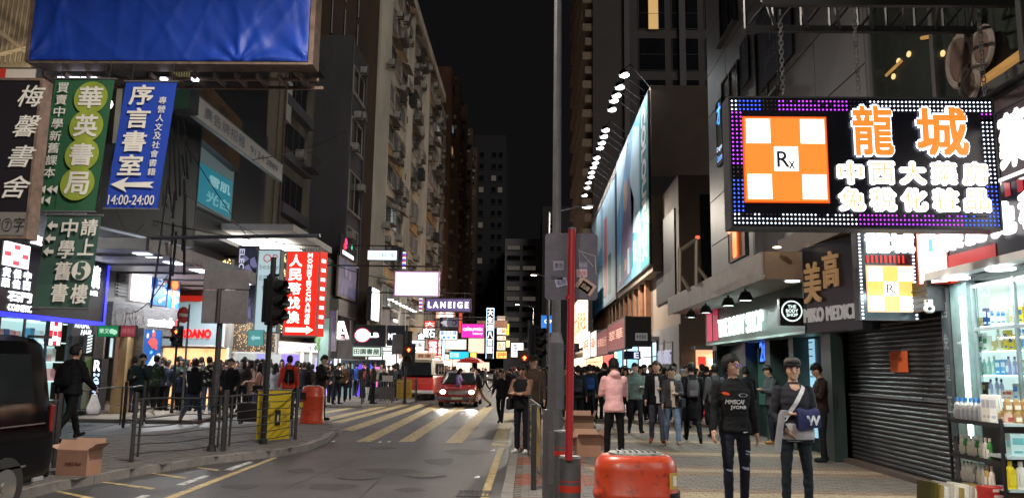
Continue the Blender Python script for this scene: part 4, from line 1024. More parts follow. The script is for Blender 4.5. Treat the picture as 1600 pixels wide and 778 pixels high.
# thin awning with downlights and open shops
aw=empty('shop_awning',(5,45,2.9),'thin pale awning edge with a line of downlights over the right hand shops','awning')
m=MB();m.box(4.3,5.85,36,75,3.05,3.2);m.build('slab',GREYL,aw)
for k in range(12):m=MB();m.box(4.6,4.9,36.6+k*1.5,37.2+k*1.5,3.035,3.05);m.build('downlight',glow(235,245,255,6),aw)
shops=[((4.9,37.4),(170,225,235),1.1,'cyan lit glass shop entrance under the black box sign'),((37.8,42),(225,235,240),1.4,'white lit shop front with small blue screens'),((42.4,47),(120,200,240),1.3,'sky blue lit shop front on the right side'),
   ((47.5,54),(255,235,215),1.5,'warm white lit shop front on the right side'),((54.5,62),(235,60,50),1.2,'red lit shop front further along the right side'),((62.5,80),(255,200,150),1.5,'orange lit row of shops far along the right side'),((80.5,110),(255,225,200),1.5,'blurred bright shops at the far right end of the street')]
ys=[36.2]+[s[0][0]for s in shops[1:]]
for(yy,col,st,lab),y0 in zip([(s[0][1],s[1],s[2],s[3])for s in shops],ys):
 fr=Fr((5.72,yy, .2),(0,-1,0),(0,0,1),yy-y0,2.8);glowshop('lit_shopfront',lab,fr,col,st)
for y in(40,50,62,80,98):lamp_area((4.9,y,3.0),1.0,130,(1, .95, .9),sy=6,parent=aw)
for(a,t,b,c,col,bc,s,lab)in((965,545,582,972,(120,210,250),None,'iPhone','small cyan lit board in the right hand shops'),):
 fr=rside(4.9,a,t,b,c);s_=sign('lit_board',lab,fr,glow(*col,1.4),DSTEEL, .08, .03);lettering(s_,fr,s, .1, .4, .9, .6,WHITEP, .02)
fr=front(975,548,1001,561,36.2);s_=sign('blue_sign','navy blue projecting shop sign with a white square letter under the awning',fr,flat(20,30,90),DSTEEL, .2, .02);lettering(s_,fr,'E', .6, .15, .9, .85,glow(220,230,250,1.2), .02,bold=.03)
fr=front(876,536,905,549,30);s_=sign('street_sign','small dark blue street name plate seen past the red pole',fr,flat(28,34,80),DSTEEL, .06, .01);lettering(s_,fr,'亞皆老街', .1, .2, .9, .8,flat(150,155,185), .02)
# ---------------------------------------------------------------- far middle signs (frontal, hung from the left)
def hang(x0,y0,x1,y1,Y,lab,face,txt=(),frame=None,nm='hanging_sign',depth=.2,border=.05,brk=True,bold=.03):
 fr=front(x0,y0,x1,y1,Y);s=sign(nm,lab,fr,face,frame or DSTEEL,depth,border,group=None)
 for t in txt:
  st,a,b,c,d,m_=t[:6]
  if len(t)>6 and t[6]=='col':column(s,fr,st,a,b,c,d,m_,bold=bold,n=.02)
  else:lettering(s,fr,st,a,b,c,d,m_, .02,bold=bold)
 if brk:
  m=MB();m.cyl(fr.at(-.2,fr.H+ .25,-.1),fr.at(fr.W,fr.H+ .25,-.1), .04,n=5)
  for u in(.15, .85):m.cyl(fr.at(fr.W*u,fr.H,-.1),fr.at(fr.W*u,fr.H+ .25,-.1), .02,n=4)
  m.cyl(fr.at(-3.5 if x0<700 else-2,fr.H+ .25,-.1),fr.at(-.2,fr.H+ .25,-.1), .04,n=5)
  m.build('bracket',DSTEEL,s)
 return s,fr
Wt=glow(255,255,255,2.0);BK=flat(30,30,36)
hang(573,390,621,407,47,'white and pale blue lightbox with small dark writing, highest of the street signs',glow(225,240,255,1.5),[('玉田 一 美容 光纖', .12, .3, .88, .7,flat(130,150,170))],bold=0)
s,fr=hang(615,423,686,463,40,'large blank overexposed lightbox with pink rim hanging above the LANEIGE sign',glow(255,246,252,3.2),frame=mat('pink_rim',(.6, .4, .55), .5))
rect(s,fr,0.02, .02, .98, .08,glow(235,190,240,1.2), .008,'pink_glow_strip');rect(s,fr, .02, .92, .98, .98,glow(235,190,240,1.2), .008,'pink_glow_strip');rect(s,fr, .02, .08, .05, .92,glow(240,200,240,1.2), .008,'pink_glow_strip');rect(s,fr, .95, .08, .98, .92,glow(240,200,240,1.2), .008,'pink_glow_strip')
hang(664,465,736,487,42,'long lavender sign with glowing white LANEIGE letters',glow(98,84,130, .9),[('L A N E I G E', .06, .28, .94, .74,glow(255,255,255,2.2))],bold=.045)
s,fr=hang(687,495,716,513,62,'navy and grey arrow sign pointing left beneath the LANEIGE sign',flat(150,150,175),frame=flat(28,26,62))
poly(s,fr,[(.03, .5),(.45, .92),(.38, .62),(.38, .38),(.45, .08)],glow(215,215,225, .6), .03);rect(s,fr, .02, .08, .14, .92,flat(28,26,62), .012);disc(s,fr, .78, .5, .2,flat(60,60,110), .02);disc(s,fr, .76, .5, .12,flat(150,150,175), .026)
hang(686,516,715,531,60,'white lit sign with blue characters under the arrow sign',glow(235,248,255,2.4),[('藥房大樓', .06, .52, .94, .92,glow(60,140,230,1)),('優惠價', .1, .1, .9, .45,glow(60,140,230,1))])
hang(720,505,757,528,58,'bright magenta sign with white lowercase lettering',glow(250,45,170,1.3),[('colourmix', .08, .5, .92, .78,glow(255,235,250,1.8)),('beauty', .5, .2, .92, .42,glow(255,235,250,1.5))])
s,fr=hang(759,481,771,560,66,'tall narrow black sign outlined in white neon with stacked characters',BLACK,[('大生銀八百匯', .15, .1, .85, .98,Wt,'col')],brk=False)
for(a,b,c,d)in((0,0, .06,1),(.94,0,1,1),(.06, .98, .94,1),(.06, .55, .94, .57)):rect(s,fr,a,b,c,d,glow(190,225,255,2.5), .03,'neon_tube')
hang(745,500,793,512,70,'long brown wooden board with carved characters across the street',mat('brown_board',(.13, .07, .05), .7),[('金 龍 酒 家', .1, .2, .9, .8,flat(120,70,45))],frame=BROWN)
for k,(a,b,c,d,col,t)in enumerate([(776,511,791,523,(250,240,225),'火鍋'),(776,524,791,532,(250,215,190),'小店'),(776,533,790,547,(255,235,200),'酒店'),(775,548,792,560,(250,190,90),'押')]):
 hang(a,b,c,d,72,'%s stacked signs of cream and orange light near the street end'%('topmost of the','second of the','third of the','lowest of the')[k],glow(*col,1.7),[(t, .1, .15, .9, .85,glow(200,90,60, .8))],brk=False)
hang(776,493,790,505,74,'pale pink square sign with a round face above the brown board',glow(215,190,175, .7),brk=False)
hang(790,505,796,524,73,'narrow yellow sign right of the cream stack',glow(245,215,40,1.1),brk=False)
hang(790,531,797,543,73,'small white sign with yellow panel right of the cream stack',glow(250,235,150,1.2),brk=False)
hang(798,535,818,558,120,'tall plain white lightbox beside the far traffic signal',glow(255,250,248,1.6),[('香港名店', .2, .1, .5, .9,glow(90,110,190, .8),'col')],brk=False)
hang(701,548,733,561,64,'wide cyan billboard with white writing above the car',glow(40,195,225,1.2),[('百老匯', .06, .25, .5, .8,glow(220,250,255,1.2))],frame=flat(20,24,60),brk=False)
hang(734,550,745,562,64,'small yellow and white star burst sign beside the cyan billboard',glow(250,225,90,1.6),brk=False)
hang(695,529,729,546,76,'cream lit banner above the cyan billboard',glow(250,240,225,1.3),brk=False)
hang(731,524,757,552,80,'peach lit banner wall right of the cream banner',glow(245,215,190,1.2),brk=False)
hang(690,516,695,562,70,'narrow bright blue white vertical neon sign',glow(200,230,255,2.2),brk=False)
hang(680,484,711,498,66,'salmon and cream lit sign partly behind the LANEIGE sign',glow(245,170,130,1.1),[('金融', .1, .2, .9, .8,Wt)],brk=False)
for k,(a,b,c,d,col)in enumerate([(668,530,684,556,(235,80,90)),(684,528,690,556,(245,150,150)),(662,500,680,520,(210,70,60)),(676,557,688,566,(240,90,80))]):
 hang(a,b,c,d,58+2*k,'%s red neon sign in the cluster left of the arrow sign'%('largest','narrow pale','dim upper','small lower')[k],glow(*col,1.3),[('電器大行'[k*1:k+2], .1, .1, .9, .9,glow(255,225,220,2),'col')],brk=False)
for k,(a,b,c,d,t)in enumerate([(660,512,680,528,'寶石'),(652,520,664,530,'金')]):
 hang(a,b,c,d,57,('angled white neon characters left of the red cluster','small white neon character beside the traffic signal')[k],BLACK,[(t, .05, .05, .95, .95,glow(245,250,255,3))],brk=False)
hang(622,530,664,548,50,'white lit sign over the minibus with red and grey stripes',glow(245,240,240,1.6),[('ZARA 女裝', .1, .35, .9, .75,flat(160,160,170))],brk=False)
hang(845,492,874,520,100,'bright blue screen beyond the lamp post',glow(20,110,205,1.1),[('COMING', .2, .55, .95, .75,Wt)],brk=False)
hang(716,488,722,520,75,'thin red sign under the LANEIGE sign',glow(225,70,50,1),brk=False)
hang(745,565,765,580,90,'small dim lit sign low at the street end',glow(250,215,190,1.2),brk=False)
# bright mass of shops at the street end : separate lit shopfronts along the left
lsh=[(52.2,57,(240,245,255),1.6,'white lit shop front at the foot of the cream flats'),(57.5,63,(255,235,225),1.7,'cream lit shop front on the left side'),(63.5,72,(245,225,235),1.7,'pink white lit shop front on the left side'),(72.5,86,(255,240,225),1.8,'warm lit shop front further on the left side'),
  (87,110,(255,225,195),1.8,'orange lit shops far on the left side'),(111,148,(255,235,215),1.8,'blurred bright shops near the left end of the street')]
for(a,b,col,st,lab)in lsh:
 fr=Fr((-10.4,a, .25),(0,1,0),(0,0,1),b-a,3.1);glowshop('lit_shopfront',lab,fr,col,st)
cl=empty('shop_awning',(-10,60,3.6),'pale awning with downlights over the far left shops','awning')
m=MB();m.box(-10.5,-9.2,52,99,3.5,3.65);m.build('slab',GREYL,cl)
for y in(54,60,68,78,92):lamp_area((-9.8,y,3.45), .8,170,(1, .96, .92),sy=5,parent=cl)
# ---------------------------------------------------------------- left near hanging signs
TARP=mat('blue_tarpaulin',(.011, .055, .40), .5,var=.22,scale=1.3,bump=.9,bscale=2.2)
Yt=14.0
fr=front(42,-60,486,98,Yt)
tp=empty('covered_billboard',fr.at(fr.W/2,0),'huge billboard frame wrapped in wrinkled blue tarpaulin hanging over the street','billboard')
m=MB();nx,nz=110,50;V=[]
creases=[(random.uniform(0,fr.W),random.uniform(0,fr.H),random.uniform(-1.2,1.2),random.uniform(.04, .12))for _ in range(26)]
for j in range(nz+1):
 for i in range(nx+1):
  u= .06+(fr.W- .12)*i/nx;v= .04+(fr.H- .08)*j/nz
  d= .035*noise.noise(Vector((u* .8,v* .5,1)))+ .02*noise.noise(Vector((u*2.5,v*1.2,5)))
  for(cu,cv,ca,cw_)in creases:
   q=abs((u-cu)*math.cos(ca)+(v-cv)*math.sin(ca)* .5);d+= .016*math.exp(-abs(q)/(cw_* .7))
  for cx in(0,fr.W* .75,fr.W): # pulls towards the lower corners
   r_=math.hypot(u-cx,v);t_=math.atan2(v+ .01,abs(u-cx)+ .01);d+= .05*math.sin(t_*9)*math.exp(-r_*1.6)
  if j in(0,nz)or i in(0,nx):d=0
  V.append(fr.at(u,v, .03+d))
m.add(V,[(j*(nx+1)+i,j*(nx+1)+i+1,(j+1)*(nx+1)+i+1,(j+1)*(nx+1)+i)for j in range(nz)for i in range(nx)])
m.build('tarpaulin',TARP,tp,smooth=True,auto=None)
RUST=mat('frame_rusty',(.20, .14, .11), .6, .3,var=.4,scale=6)
m=MB()
m.fbox(fr,-.01, .05,0,fr.H,-.35, .06);m.fbox(fr,fr.W- .04,fr.W+ .05,-.03,fr.H,-.35, .06);m.fbox(fr, .05,fr.W- .04,-.03, .015,-.35, .05);m.build('frame',RUST,tp)
m=MB()
for i in range(13):u= .1+fr.W*i/13;m.fbox(fr,u,u+ .05,-.14,-.06,-.9,-.3)
m.fbox(fr,0,fr.W,-.12,-.06,-.6,-.55);m.fbox(fr,0,fr.W,-.16,-.1,-.95,-.9);m.build('underframe',RUST,tp)
m=MB();m.fbox(fr, .06,fr.W- .06,0,fr.H,-.3,-.25);m.build('back_sheet',mat('back_tin',(.2, .18, .15), .7),tp)
for i,u in enumerate((.32, .5, .62, .78, .95,2.3,2.9)):
 c=fr.at(u,-.10,-.5);m=MB();m.box(c.x,c.x+ .11,c.y- .05,c.y+ .05,c.z- .05,c.z);m.build('service_lamp',glow(235,235,255,3.5),tp)
# dark vertical sign
fr=front(-55,122,42,372,11.5);frW=fr
dk=sign('vertical_sign','dark framed vertical sign with white brush characters and a grey foot reading 7',fr,flat(26,22,30, .5),RUST, .25, .04)
fr=Fr(fr.at(0,0),Vector((1,0,0)),Vector((.055,0,1)),fr.W,fr.H)
column(dk,fr,'梅馨書舍', .50, .22, .94, .98,flat(225,222,215),gap=.28,n=.02,bold=.012,shear=.25)
rect(dk,frW, .05, .02, .97, .16,flat(120,116,112), .012,'foot_panel');lettering(dk,frW,'按⑦字', .38, .04, .95, .13,BK, .02)
# awning stripes top-left
m=MB();c=front(-40,106,58,124,12.2)
sg=sign('awning_board','red and cream striped board just above the dark vertical sign',c,flat(200,190,180, .7),DSTEEL, .1, .01);rect(sg,c, .05, .1, .5, .9,flat(190,50,40), .02,'stripe')
def lean(fr,k):return Fr(fr.O,(1,0,0),Vector((k,0,1)),fr.W,fr.H)
# green banner
GRN=mat('banner_green',s2l(40,92,62), .7,var=.15,scale=1,bump=.5,bscale=2);GRN2=mat('banner_green_grey',s2l(58,88,80), .7,var=.15,scale=1,bump=.5,bscale=2)
LET=flat(225,222,215, .6)
def clothbanner(name,lab,fr,m_,ripple=.012):
 r=empty(name,fr.at(fr.W/2,0),lab,'banner');mb=MB();nx,nz=10,24;V=[]
 for j in range(nz+1):
  for i in range(nx+1):
   u=fr.W*i/nx;v=fr.H*j/nz;V.append(fr.at(u,v,-.02+ripple*noise.noise(Vector((u*3+fr.O.x,v*1.5,2)))))
 mb.add(V,[(j*(nx+1)+i,j*(nx+1)+i+1,(j+1)*(nx+1)+i+1,(j+1)*(nx+1)+i)for j in range(nz)for i in range(nx)])
 mb.build('cloth',m_,r,smooth=True)
 b=MB();b.cyl(fr.at(-.03,fr.H,-.02),fr.at(fr.W+ .03,fr.H,-.02), .018,n=6);b.cyl(fr.at(-.03,0,-.02),fr.at(fr.W+ .03,0,-.02), .018,n=6);b.build('rod',STEEL,r)
 b=MB();b.cyl(fr.at(.1,fr.H,-.02),fr.at(.1,fr.H+ .35,-.02), .008,n=4);b.cyl(fr.at(fr.W- .1,fr.H,-.02),fr.at(fr.W- .1,fr.H+ .35,-.02), .008,n=4);b.build('rope',DSTEEL,r)
 return r
fr=lean(front(52,122,147,330,13), .06)
g1=clothbanner('hanging_banner','green hanging banner with four pale characters on yellow green discs',fr,GRN)
for i in range(4):disc(g1,fr, .66, .85-i* .215, .29,mat('disc_yellow_green',s2l(145,160,60), .6,var=.25,scale=2), .012+i* .001,'disc')
for i in range(3):rect(g1,fr, .52, .69-i* .215, .80, .80-i* .215,mat('disc_yellow_green',(.2, .3, .05)), .010,'disc_bridge')
column(g1,fr,'華英書局', .46, .10, .86, .96,LET,gap=.22,n=.022,bold=.03)
column(g1,fr,'買賣中學新舊課本', .08, .24, .27, .97,LET,gap=.16,n=.018,bold=.015)
for(u,v)in((.06, .14),(.17, .14),(.26, .14),(.06, .06),(.17, .06)):
 poly(g1,fr,[(u,v+ .02),(u+ .09,v+ .05),(u+ .09,v- .01)],LET, .018,'arrow_mark')
fr=lean(front(50,335,136,481,13), .06)
g2=clothbanner('hanging_banner','grey green lower banner with arrows and a circled 5, hung below the green one',fr,GRN2)
column(g2,fr,'中學舊書', .32, .05, .62, .97,LET,gap=.14,n=.02,bold=.025)
column(g2,fr,'請上', .68, .55, .98, .97,LET,gap=.14,n=.02,bold=.025);lettering(g2,fr,'樓', .68, .05, .98, .26,LET, .02,bold=.025)
disc(g2,fr, .80, .40, .16,LET, .02,'disc',24);lettering(g2,fr,'5', .72, .31, .88, .49,GRN2, .026,bold=.05)
for v in(.88, .74, .60):poly(g2,fr,[(.05,v),(.14,v+ .05),(.14,v+ .02),(.24,v+ .02),(.24,v- .02),(.14,v- .02),(.14,v- .05)],LET, .02,'arrow_mark')
fr=lean(front(163,126,245,326,13.3), .075)
b1=clothbanner('hanging_banner','bright blue hanging banner with white characters, left arrow and 14:00-24:00',fr,mat('banner_blue',s2l(28,66,172), .6,var=.1,scale=1,bump=.3,bscale=2), .006)
column(b1,fr,'序言書室', .14, .245, .60, .98,LET,gap=.12,n=.014,bold=.03)
column(b1,fr,'專營人文及社會書籍', .72, .25, .87, .88,LET,gap=.18,n=.014,bold=.008)
poly(b1,fr,[(.05, .185),(.38, .245),(.31, .20),(.88, .208),(.80, .185),(.88, .162),(.31, .168),(.38, .125)],LET, .014,'arrow')
lettering(b1,fr,'14:00-24:00', .05, .03, .93, .105,LET, .014,bold=.01)
# support pole crossing
pp=empty('support_pole',P(370,370,20),'long grey blue steel pole reaching across the left side with cables around it','pole')
m=MB();m.cyl(P(236,372,20),P(500,368,20), .05,n=8);m.cyl(P(252,368,20),P(236,480,22), .03,n=6);m.build('steel_tube',mat('tube_blue_grey',(.14, .15, .2), .4, .5),pp)
def cable(pts,label,r=.012):
 c_=MB();c_.tube(pts,r,5);c_.build('cable',BLACK,label=label,cat='cable',group='loose cables over the left shops')
def sag(a,b,s,n=8):
 a,b=Vector(a),Vector(b);return[a.lerp(b,i/n)-Vector((0,0,s*4*(i/n)*(1-i/n)))for i in range(n+1)]
cable(sag(P(262,180,18),P(405,395,22), .1),'thin black cable slanting down past the white diagonal board')
cable(sag(P(285,300,18),P(455,385,24), .15),'black cable running down toward the red money exchange sign')
cable(sag(P(240,345,19),P(500,385,22), .1),'black cable hanging just above the long grey pole')
cable(sag(P(196,490,19),P(262,430,19), .25),'black cable drooping in front of the watch shop posters')
cable(sag(P(180,325,19),P(225,350,21), .4),'pale looped cable under the blue banner', .008)
cable(sag(P(480,395,40),P(690,440,42), .5),'thin wire crossing toward the blank lit board', .02)
cable(sag(P(395,250,20),P(540,205,40), .2),'thin wire in front of the dark grey block', .015)
# ---------------------------------------------------------------- left corner building details
RL=L1
# pale corrugated structure top left
cg=empty('bamboo_scaffold',P(20,50,17),'lit beige corrugated wall and slanting scaffold poles at the top left corner','scaffold')
m=MB();fr=front(-80,-60,48,112,17.5);m.fbox(fr,0,fr.W,0,fr.H,-.1,0);m.build('sheet',mat('sheet_beige',(.38, .30, .19), .8,var=.25),cg)
m=MB()
for i in range(16):u=fr.W*i/16;m.cyl(fr.at(u, .2, .05),fr.at(u+ .1,fr.H, .05), .03,n=5)
m.cyl(P(-40,20,17),P(60,95,17), .05,n=6);m.cyl(P(-60,100,17),P(60,70,17), .05,n=6);m.build('scaffold_pole',mat('bamboo',(.42, .33, .2), .6,var=.3),cg)
lamp_point(P(20,118,16.2),60,(1, .9, .75), .1,cg)
# dark billboard with AIR letters behind blue banner
fr=ang(150,112,352,20.5,305,24.5)
ab=sign('dark_billboard','dark wall board with large grey letters AIR behind the blue banner',fr,flat(24,24,28, .5),DSTEEL, .3, .05,cat='billboard')
lettering(ab,fr,'A', .07, .36, .18, .54,flat(90,90,95), .02,bold=.04);lettering(ab,fr,'R', .62, .24, .68, .34,flat(95,95,98), .02);lettering(ab,fr,'HAIR', .54, .08, .66, .13,flat(120,120,122), .02)
c=P(168,163,20);m=MB();m.ell(c,(.14, .1, .14),12,8);bl=m.build('globe_lamp',glow(255,250,235,5),label='round white globe lamp glowing between the green and blue banners',cat='lamp',smooth=True)
fr=front(150,128,186,225,20.8);sign('pale_panel','pale panelled ceiling board behind the gap between green and blue banners',fr,flat(170,165,150),DSTEEL, .1, .02)
fr=front(266,128,298,172,21);ap=sign('green_awning_box','dull green metal box with pale slatted top above the white diagonal board',fr,flat(40,78,62),DSTEEL, .5, .03);
fr2=front(266,112,298,128,21);vs=sign('vent_louvre','small lit louvre with yellow and green slats under the tarpaulin',fr2,flat(120,130,90),DSTEEL, .3, .02)
for i in range(8):rect(vs,fr2,i/8+ .02, .1,i/8+ .07, .95,flat(220,205,140), .02,'slat')
# wooden board 文樂
fr=ang(300,110,205,25,378,30.5)
wb=sign('wooden_board','weathered brown wooden board with dark characters behind the white diagonal board',fr,flat(96,70,42, .8),DSTEEL, .3, .04);column(wb,fr,'文樂', .42, .05, .68, .95,BK,gap=.2,bold=.02);column(wb,fr,'大飯', .1, .05, .32, .95,flat(60,44,30),gap=.2)
# white rental board
fr=lside(-9.6,303,143,182,428)
rb_=sign('rental_board','long white board with faded blue characters slanting along the left facade',fr,flat(225,224,218, .6),mat('rail_teal',(.3, .36, .36), .5, .3), .12, .03)
for i,ch in enumerate('廣告牌招租'):lettering(rb_,fr,ch, .08+i* .085, .25, .15+i* .085, .78,flat(110,130,160), .02)
lettering(rb_,fr,'9134 2889', .56, .32, .92, .66,flat(104,108,116), .02)
# LED display bay
fr=lside(-11.8,293,190,318,352)
lb=sign('display_window','tall glass display bay with teal poster and a row of ceiling spots',fr,glow(88,104,104, .6),flat(20,20,22), .9, .09,cat='display')
rect(lb,fr, .06, .08, .94, .60,glow(30,120,138, .7), .015,'poster');lettering(lb,fr,'雪肌', .4, .38, .9, .52,glow(150,200,205, .6), .02,bold=.03);lettering(lb,fr,'光白', .35, .14, .9, .30,glow(120,180,190, .6), .02,bold=.03)
for i in range(5):disc(lb,fr, .12+i* .17, .93-i* .012, .08,glow(255,255,245,4), .02,'ceiling_spot',12)
m=MB();m.box(-13.3,-11.85,26.2,34.4,6.4,15);m.build('bay_body',BLACK,RL)
m=MB();m.box(-13.35,-12.0,34.4,35.2,6.3,12);m.build('bay_edge',DSTEEL,RL)
# tangle of pipes and dark junk between
m=MB()
for k in range(16):
 a=P(262+random.uniform(0,28),random.uniform(180,380),21.5);b=a+Vector((random.uniform(-.15, .15),random.uniform(0, .5),random.uniform(-2.2,-.4)));m.cyl(a,b,random.uniform(.012, .04),n=5)
m.build('pipe_tangle',DSTEEL,RL,kind='stuff')
# slab / canopy over L1 shops
SOFF=mat('soffit_white',(.55, .56, .6), .5,var=.1)
cnp=empty('canopy',(-11,26,4.4),'pale lit canopy slab over the left corner shops with dome lamps along its edge','canopy')
m=MB();m.box(-13.6,-9.9,20.2,31.5,4.62,4.9);m.build('slab',SOFF,cnp)
m=MB();m.box(-9.9,-9.82,20.2,31.5,4.58,4.95);m.build('edge_strip',STEEL,cnp)
for k in range(5):
 m=MB();m.box(-13.5,-9.95,21.2+k*2.1,21.3+k*2.1,4.56,4.62);m.build('rib',STEEL,cnp)
for k,(px,py,y)in enumerate([(184,344,22.5),(232,358,24),(247,400,27),(286,410,28),(312,416,29),(342,420,31)]):
 dome_lamp(P(px,py+4,y),'black dome lamp hanging by the left shops, '+('first','second','third','fourth','fifth','sixth')[k]+' from the left','dome lamps over the left shops',110,(.9, .95,1),r=.26,arm=(-.2, .1, .5))
# L1 shops in plane x=-13.4: cosmetics shop with neon frame
fr=lside(-12.6,-10,352,492,163)
nf=sign('neon_frame_sign','big dark pharmacy sign edged with bright blue light, behind the green banners',fr,flat(10,12,34, .3),DSTEEL, .3, .03)
BL=glow(40,45,255,2.2)
for(a,b,c,d)in((0,-.005,1, .05),(.975, .05,1, .9)):rect(nf,fr,a,b,c,d,BL, .035,'light_border')
rect(nf,fr, .86, .93,1, .97,glow(60,220,235,2), .035,'light_border')
fw=(fr.W);q=lambda px:(PX(px,430,-12.6).y-fr.O.y)/fr.W
rect(nf,fr,q(0), .58,q(42), .86,glow(255,250,250,2.2), .02,'white_square')
for(i,j)in((1,0),(0,1),(2,1),(1,2)):
 a=q(0)+(q(42)-q(0))*(i/3);b=q(0)+(q(42)-q(0))*((i+1)/3);rect(nf,fr,a+ .01, .58+ .28*j/3+ .02,b- .01, .58+ .28*(j+1)/3- .02,glow(235,90,105,1.2), .026,'red_square')
for i in range(3):
 for j,s in enumerate(('藥佳西','貨保中')):a=q(0)+(q(50)-q(0))*i/3;lettering(nf,fr,s[i],a+ .01, .33+ .12*j,a+(q(50)-q(0))/3- .01, .44+ .12*j,glow(235,245,255,3), .02,bold=.06)
lettering(nf,fr,'石門',q(14), .18,q(52), .30,glow(240,248,255,3), .02,bold=.06);lettering(nf,fr,'COSMETIC',q(16), .07,q(54), .15,glow(240,248,255,3), .02,bold=.06)
lettering(nf,fr,'藥',q(138), .50,q(156), .82,glow(245,248,255,3), .02,bold=.06);lettering(nf,fr,'免稅',q(138), .40,q(154), .47,glow(240,248,255,3), .02,bold=.05)
lettering(nf,fr,'龍',q(40), .90,q(60),1.02,glow(250,235,240,3), .02,bold=.05)
# lit shelves of cosmetics shop
CS=empty('cosmetics_shop',(-13.4,22,0),'brightly lit cosmetics shop with rows of shelves behind the black van','shop')
frs=lside(-13.6,-14,480,640,110)
m=MB();m.fbox(frs,0,frs.W,-1.0,frs.H,-.5,-.4);m.build('back',glow(170,205,205,1.0),CS)
for j in range(6):
 m=MB();m.fbox(frs,0,frs.W, .1+j* .55, .13+j* .55,-.4,-.05);m.build('shelf',glow(210,240,240,1.0),CS)
m=MB()
for u in(0, .33, .66,1):m.fbox(frs,u*frs.W- .03,u*frs.W+ .03,-1,frs.H,-.05, .0)
m.build('mullion',DSTEEL,CS)
pal=[(235,240,240),(90,160,200),(200,225,230),(60,100,160),(240,230,220),(120,190,180),(220,160,160)]
pm_=[]
for c in pal:b_=MB();b_.box(-.09, .09,-.08, .08,0, .3);pm_.append(b_.mesh('package',flat(*c)))
for j in range(1,6):
 u= .12;ct=-1
 while u<frs.W- .1:
  if random.random()< .85:
   ct+=1;o=inst(random.choice(pm_),'package',None,frs.at(u, .131+j* .55,-.25),math.pi/2);o.scale=(1,1,random.uniform(.6,1.3));tag(o,'small package on the lit cosmetics shelves, %s row up, %s from the left'%(ORD[j-1],ORD[min(ct,38)]),'package','packages on the cosmetics shelves')
  u+= .22
m=MB();m.box(-16,-13.7,19,20, .1,4.6);m.box(-14.6,-13.65,19,25,3.2,4.6);m.build('wall',GREYD,CS)
lamp_area((-13.0,22,4.2), .8,150,(.9, .97,1),sy=4,parent=CS)
fr=lside(-12.9,74,500,540,98)
cx_=sign('cross_sign','white sign with red cross squares hanging in front of the cosmetics shelves',fr,glow(255,245,245,1.5),DSTEEL, .1, .02)
for(a,b,c,d)in((.36, .8, .64,1),(.36,0, .64, .2),(.0, .36, .3, .62),(.7, .36,1, .62),(.36, .4, .64, .6)):rect(cx_,fr,a,b,c,d,glow(215,40,60,1.1), .012,'red_square')
# hair shop
fr=lside(-13.2,111,498,524,147)
hs=sign('hair_sign','black sign with white slanted REGAL HAIR writing',fr,BLACK,DSTEEL, .1, .02);lettering(hs,fr,'REGAL', .1, .5, .8, .95,glow(235,245,245,1.6),bold=.04,shear=.3);lettering(hs,fr,'HAIR', .4, .08, .9, .42,glow(235,245,245,1.6),bold=.04,shear=.3)
HD=empty('stair_entrance',P(130,600,25),'dim stair entrance with mirrors between the cosmetics shop and the granite pillar','entrance')
fr=lside(-13.5,108,522,640,152);m=MB();m.fbox(fr,0,fr.W,-.6,fr.H,-.3,-.1);m.build('back',flat(26,34,36, .3),HD)
fr=lside(-13.0,133,522,552,147);bp_=sign('barber_sign','white diagonal striped barber panel under the REGAL HAIR sign',fr,flat(20,26,30),DSTEEL, .08, .01)
for i in range(6):poly(bp_,fr,[(.1, .02+i* .16),(.9, .12+i* .16),(.9, .2+i* .16),(.1, .10+i* .16)],glow(220,240,240,1.4), .02,'stripe')
fr=front(139,560,153,641,22.6);st_=sign('standing_lightbox','tall narrow black lightbox with white R and stacked letters on the pavement',fr,BLACK,DSTEEL, .35, .02);lettering(st_,fr,'R', .15, .76, .9, .97,glow(235,248,255,2.5), .02,bold=.03)
for i in range(9):lettering(st_,fr,'HAIRSALON'[i], .2, .66-i* .077, .85, .72-i* .077,glow(190,215,250,1.8), .02,bold=.05)
fr2=ang(124,555,640,22.3,138,22.7);st2=sign('standing_lightbox','yellowish poster side of the pavement lightbox with green characters',fr2,flat(150,150,120),DSTEEL, .05, .02);column(st2,fr2,'集行', .2, .5, .8, .95,flat(90,150,40))
# granite pillar, red brick strip, pale wall
PB=empty('shop_pillar',P(170,600,26),'polished brown granite pillar and pale panels beside the watch shop','pillar')
fr=lside(-13.2,153,505,640,168);m=MB();m.fbox(fr,0,fr.W,-.3,fr.H,-.3,0);m.build('granite',mat('granite_brown',(.16, .13, .11), .2,var=.3,scale=12),PB)
fr=lside(-13.0,190,525,640,222);m=MB();m.fbox(fr,0,fr.W,-.3,fr.H,-.4,0);m.build('warm_panel',mat('panel_ochre',(.5, .34, .17), .5,var=.15),PB)
fr=lside(-13.0,181,525,600,190)
for j in range(24):
 for i in range(3):
  m=MB();u=(i+ .5*(j%2))/3;m.fbox(fr,fr.W*(u+ .02),fr.W*min(1.1,u+ .3),fr.H*j/24+ .01,fr.H*(j+1)/24- .02,-.1,random.uniform(0, .02));m.build('brick',mat('brick_red',(.38, .09, .05), .8,var=.3),PB)
m=MB();m.fbox(fr,0,fr.W,0,fr.H,-.12,-.02);m.build('mortar',flat(150,120,100),PB)
fr=lside(-13.3,168,525,560,181);s_=sign('lit_window','small cool lit shop window beside the brick strip',fr,glow(190,215,220,1.0),DSTEEL, .1, .05)
fr=front(152,508,185,526,21.5);s_=sign('green_sign','bright green projecting sign with white round marks',fr,glow(25,120,70, .9),DSTEEL, .1, .01);lettering(s_,fr,'樂文', .08, .3, .55, .75,glow(190,225,200,1.2));disc(s_,fr, .68, .5, .07,glow(170,220,190,1), .02,'mark',14);disc(s_,fr, .82, .42, .07,glow(170,220,190,1), .022,'mark',14)
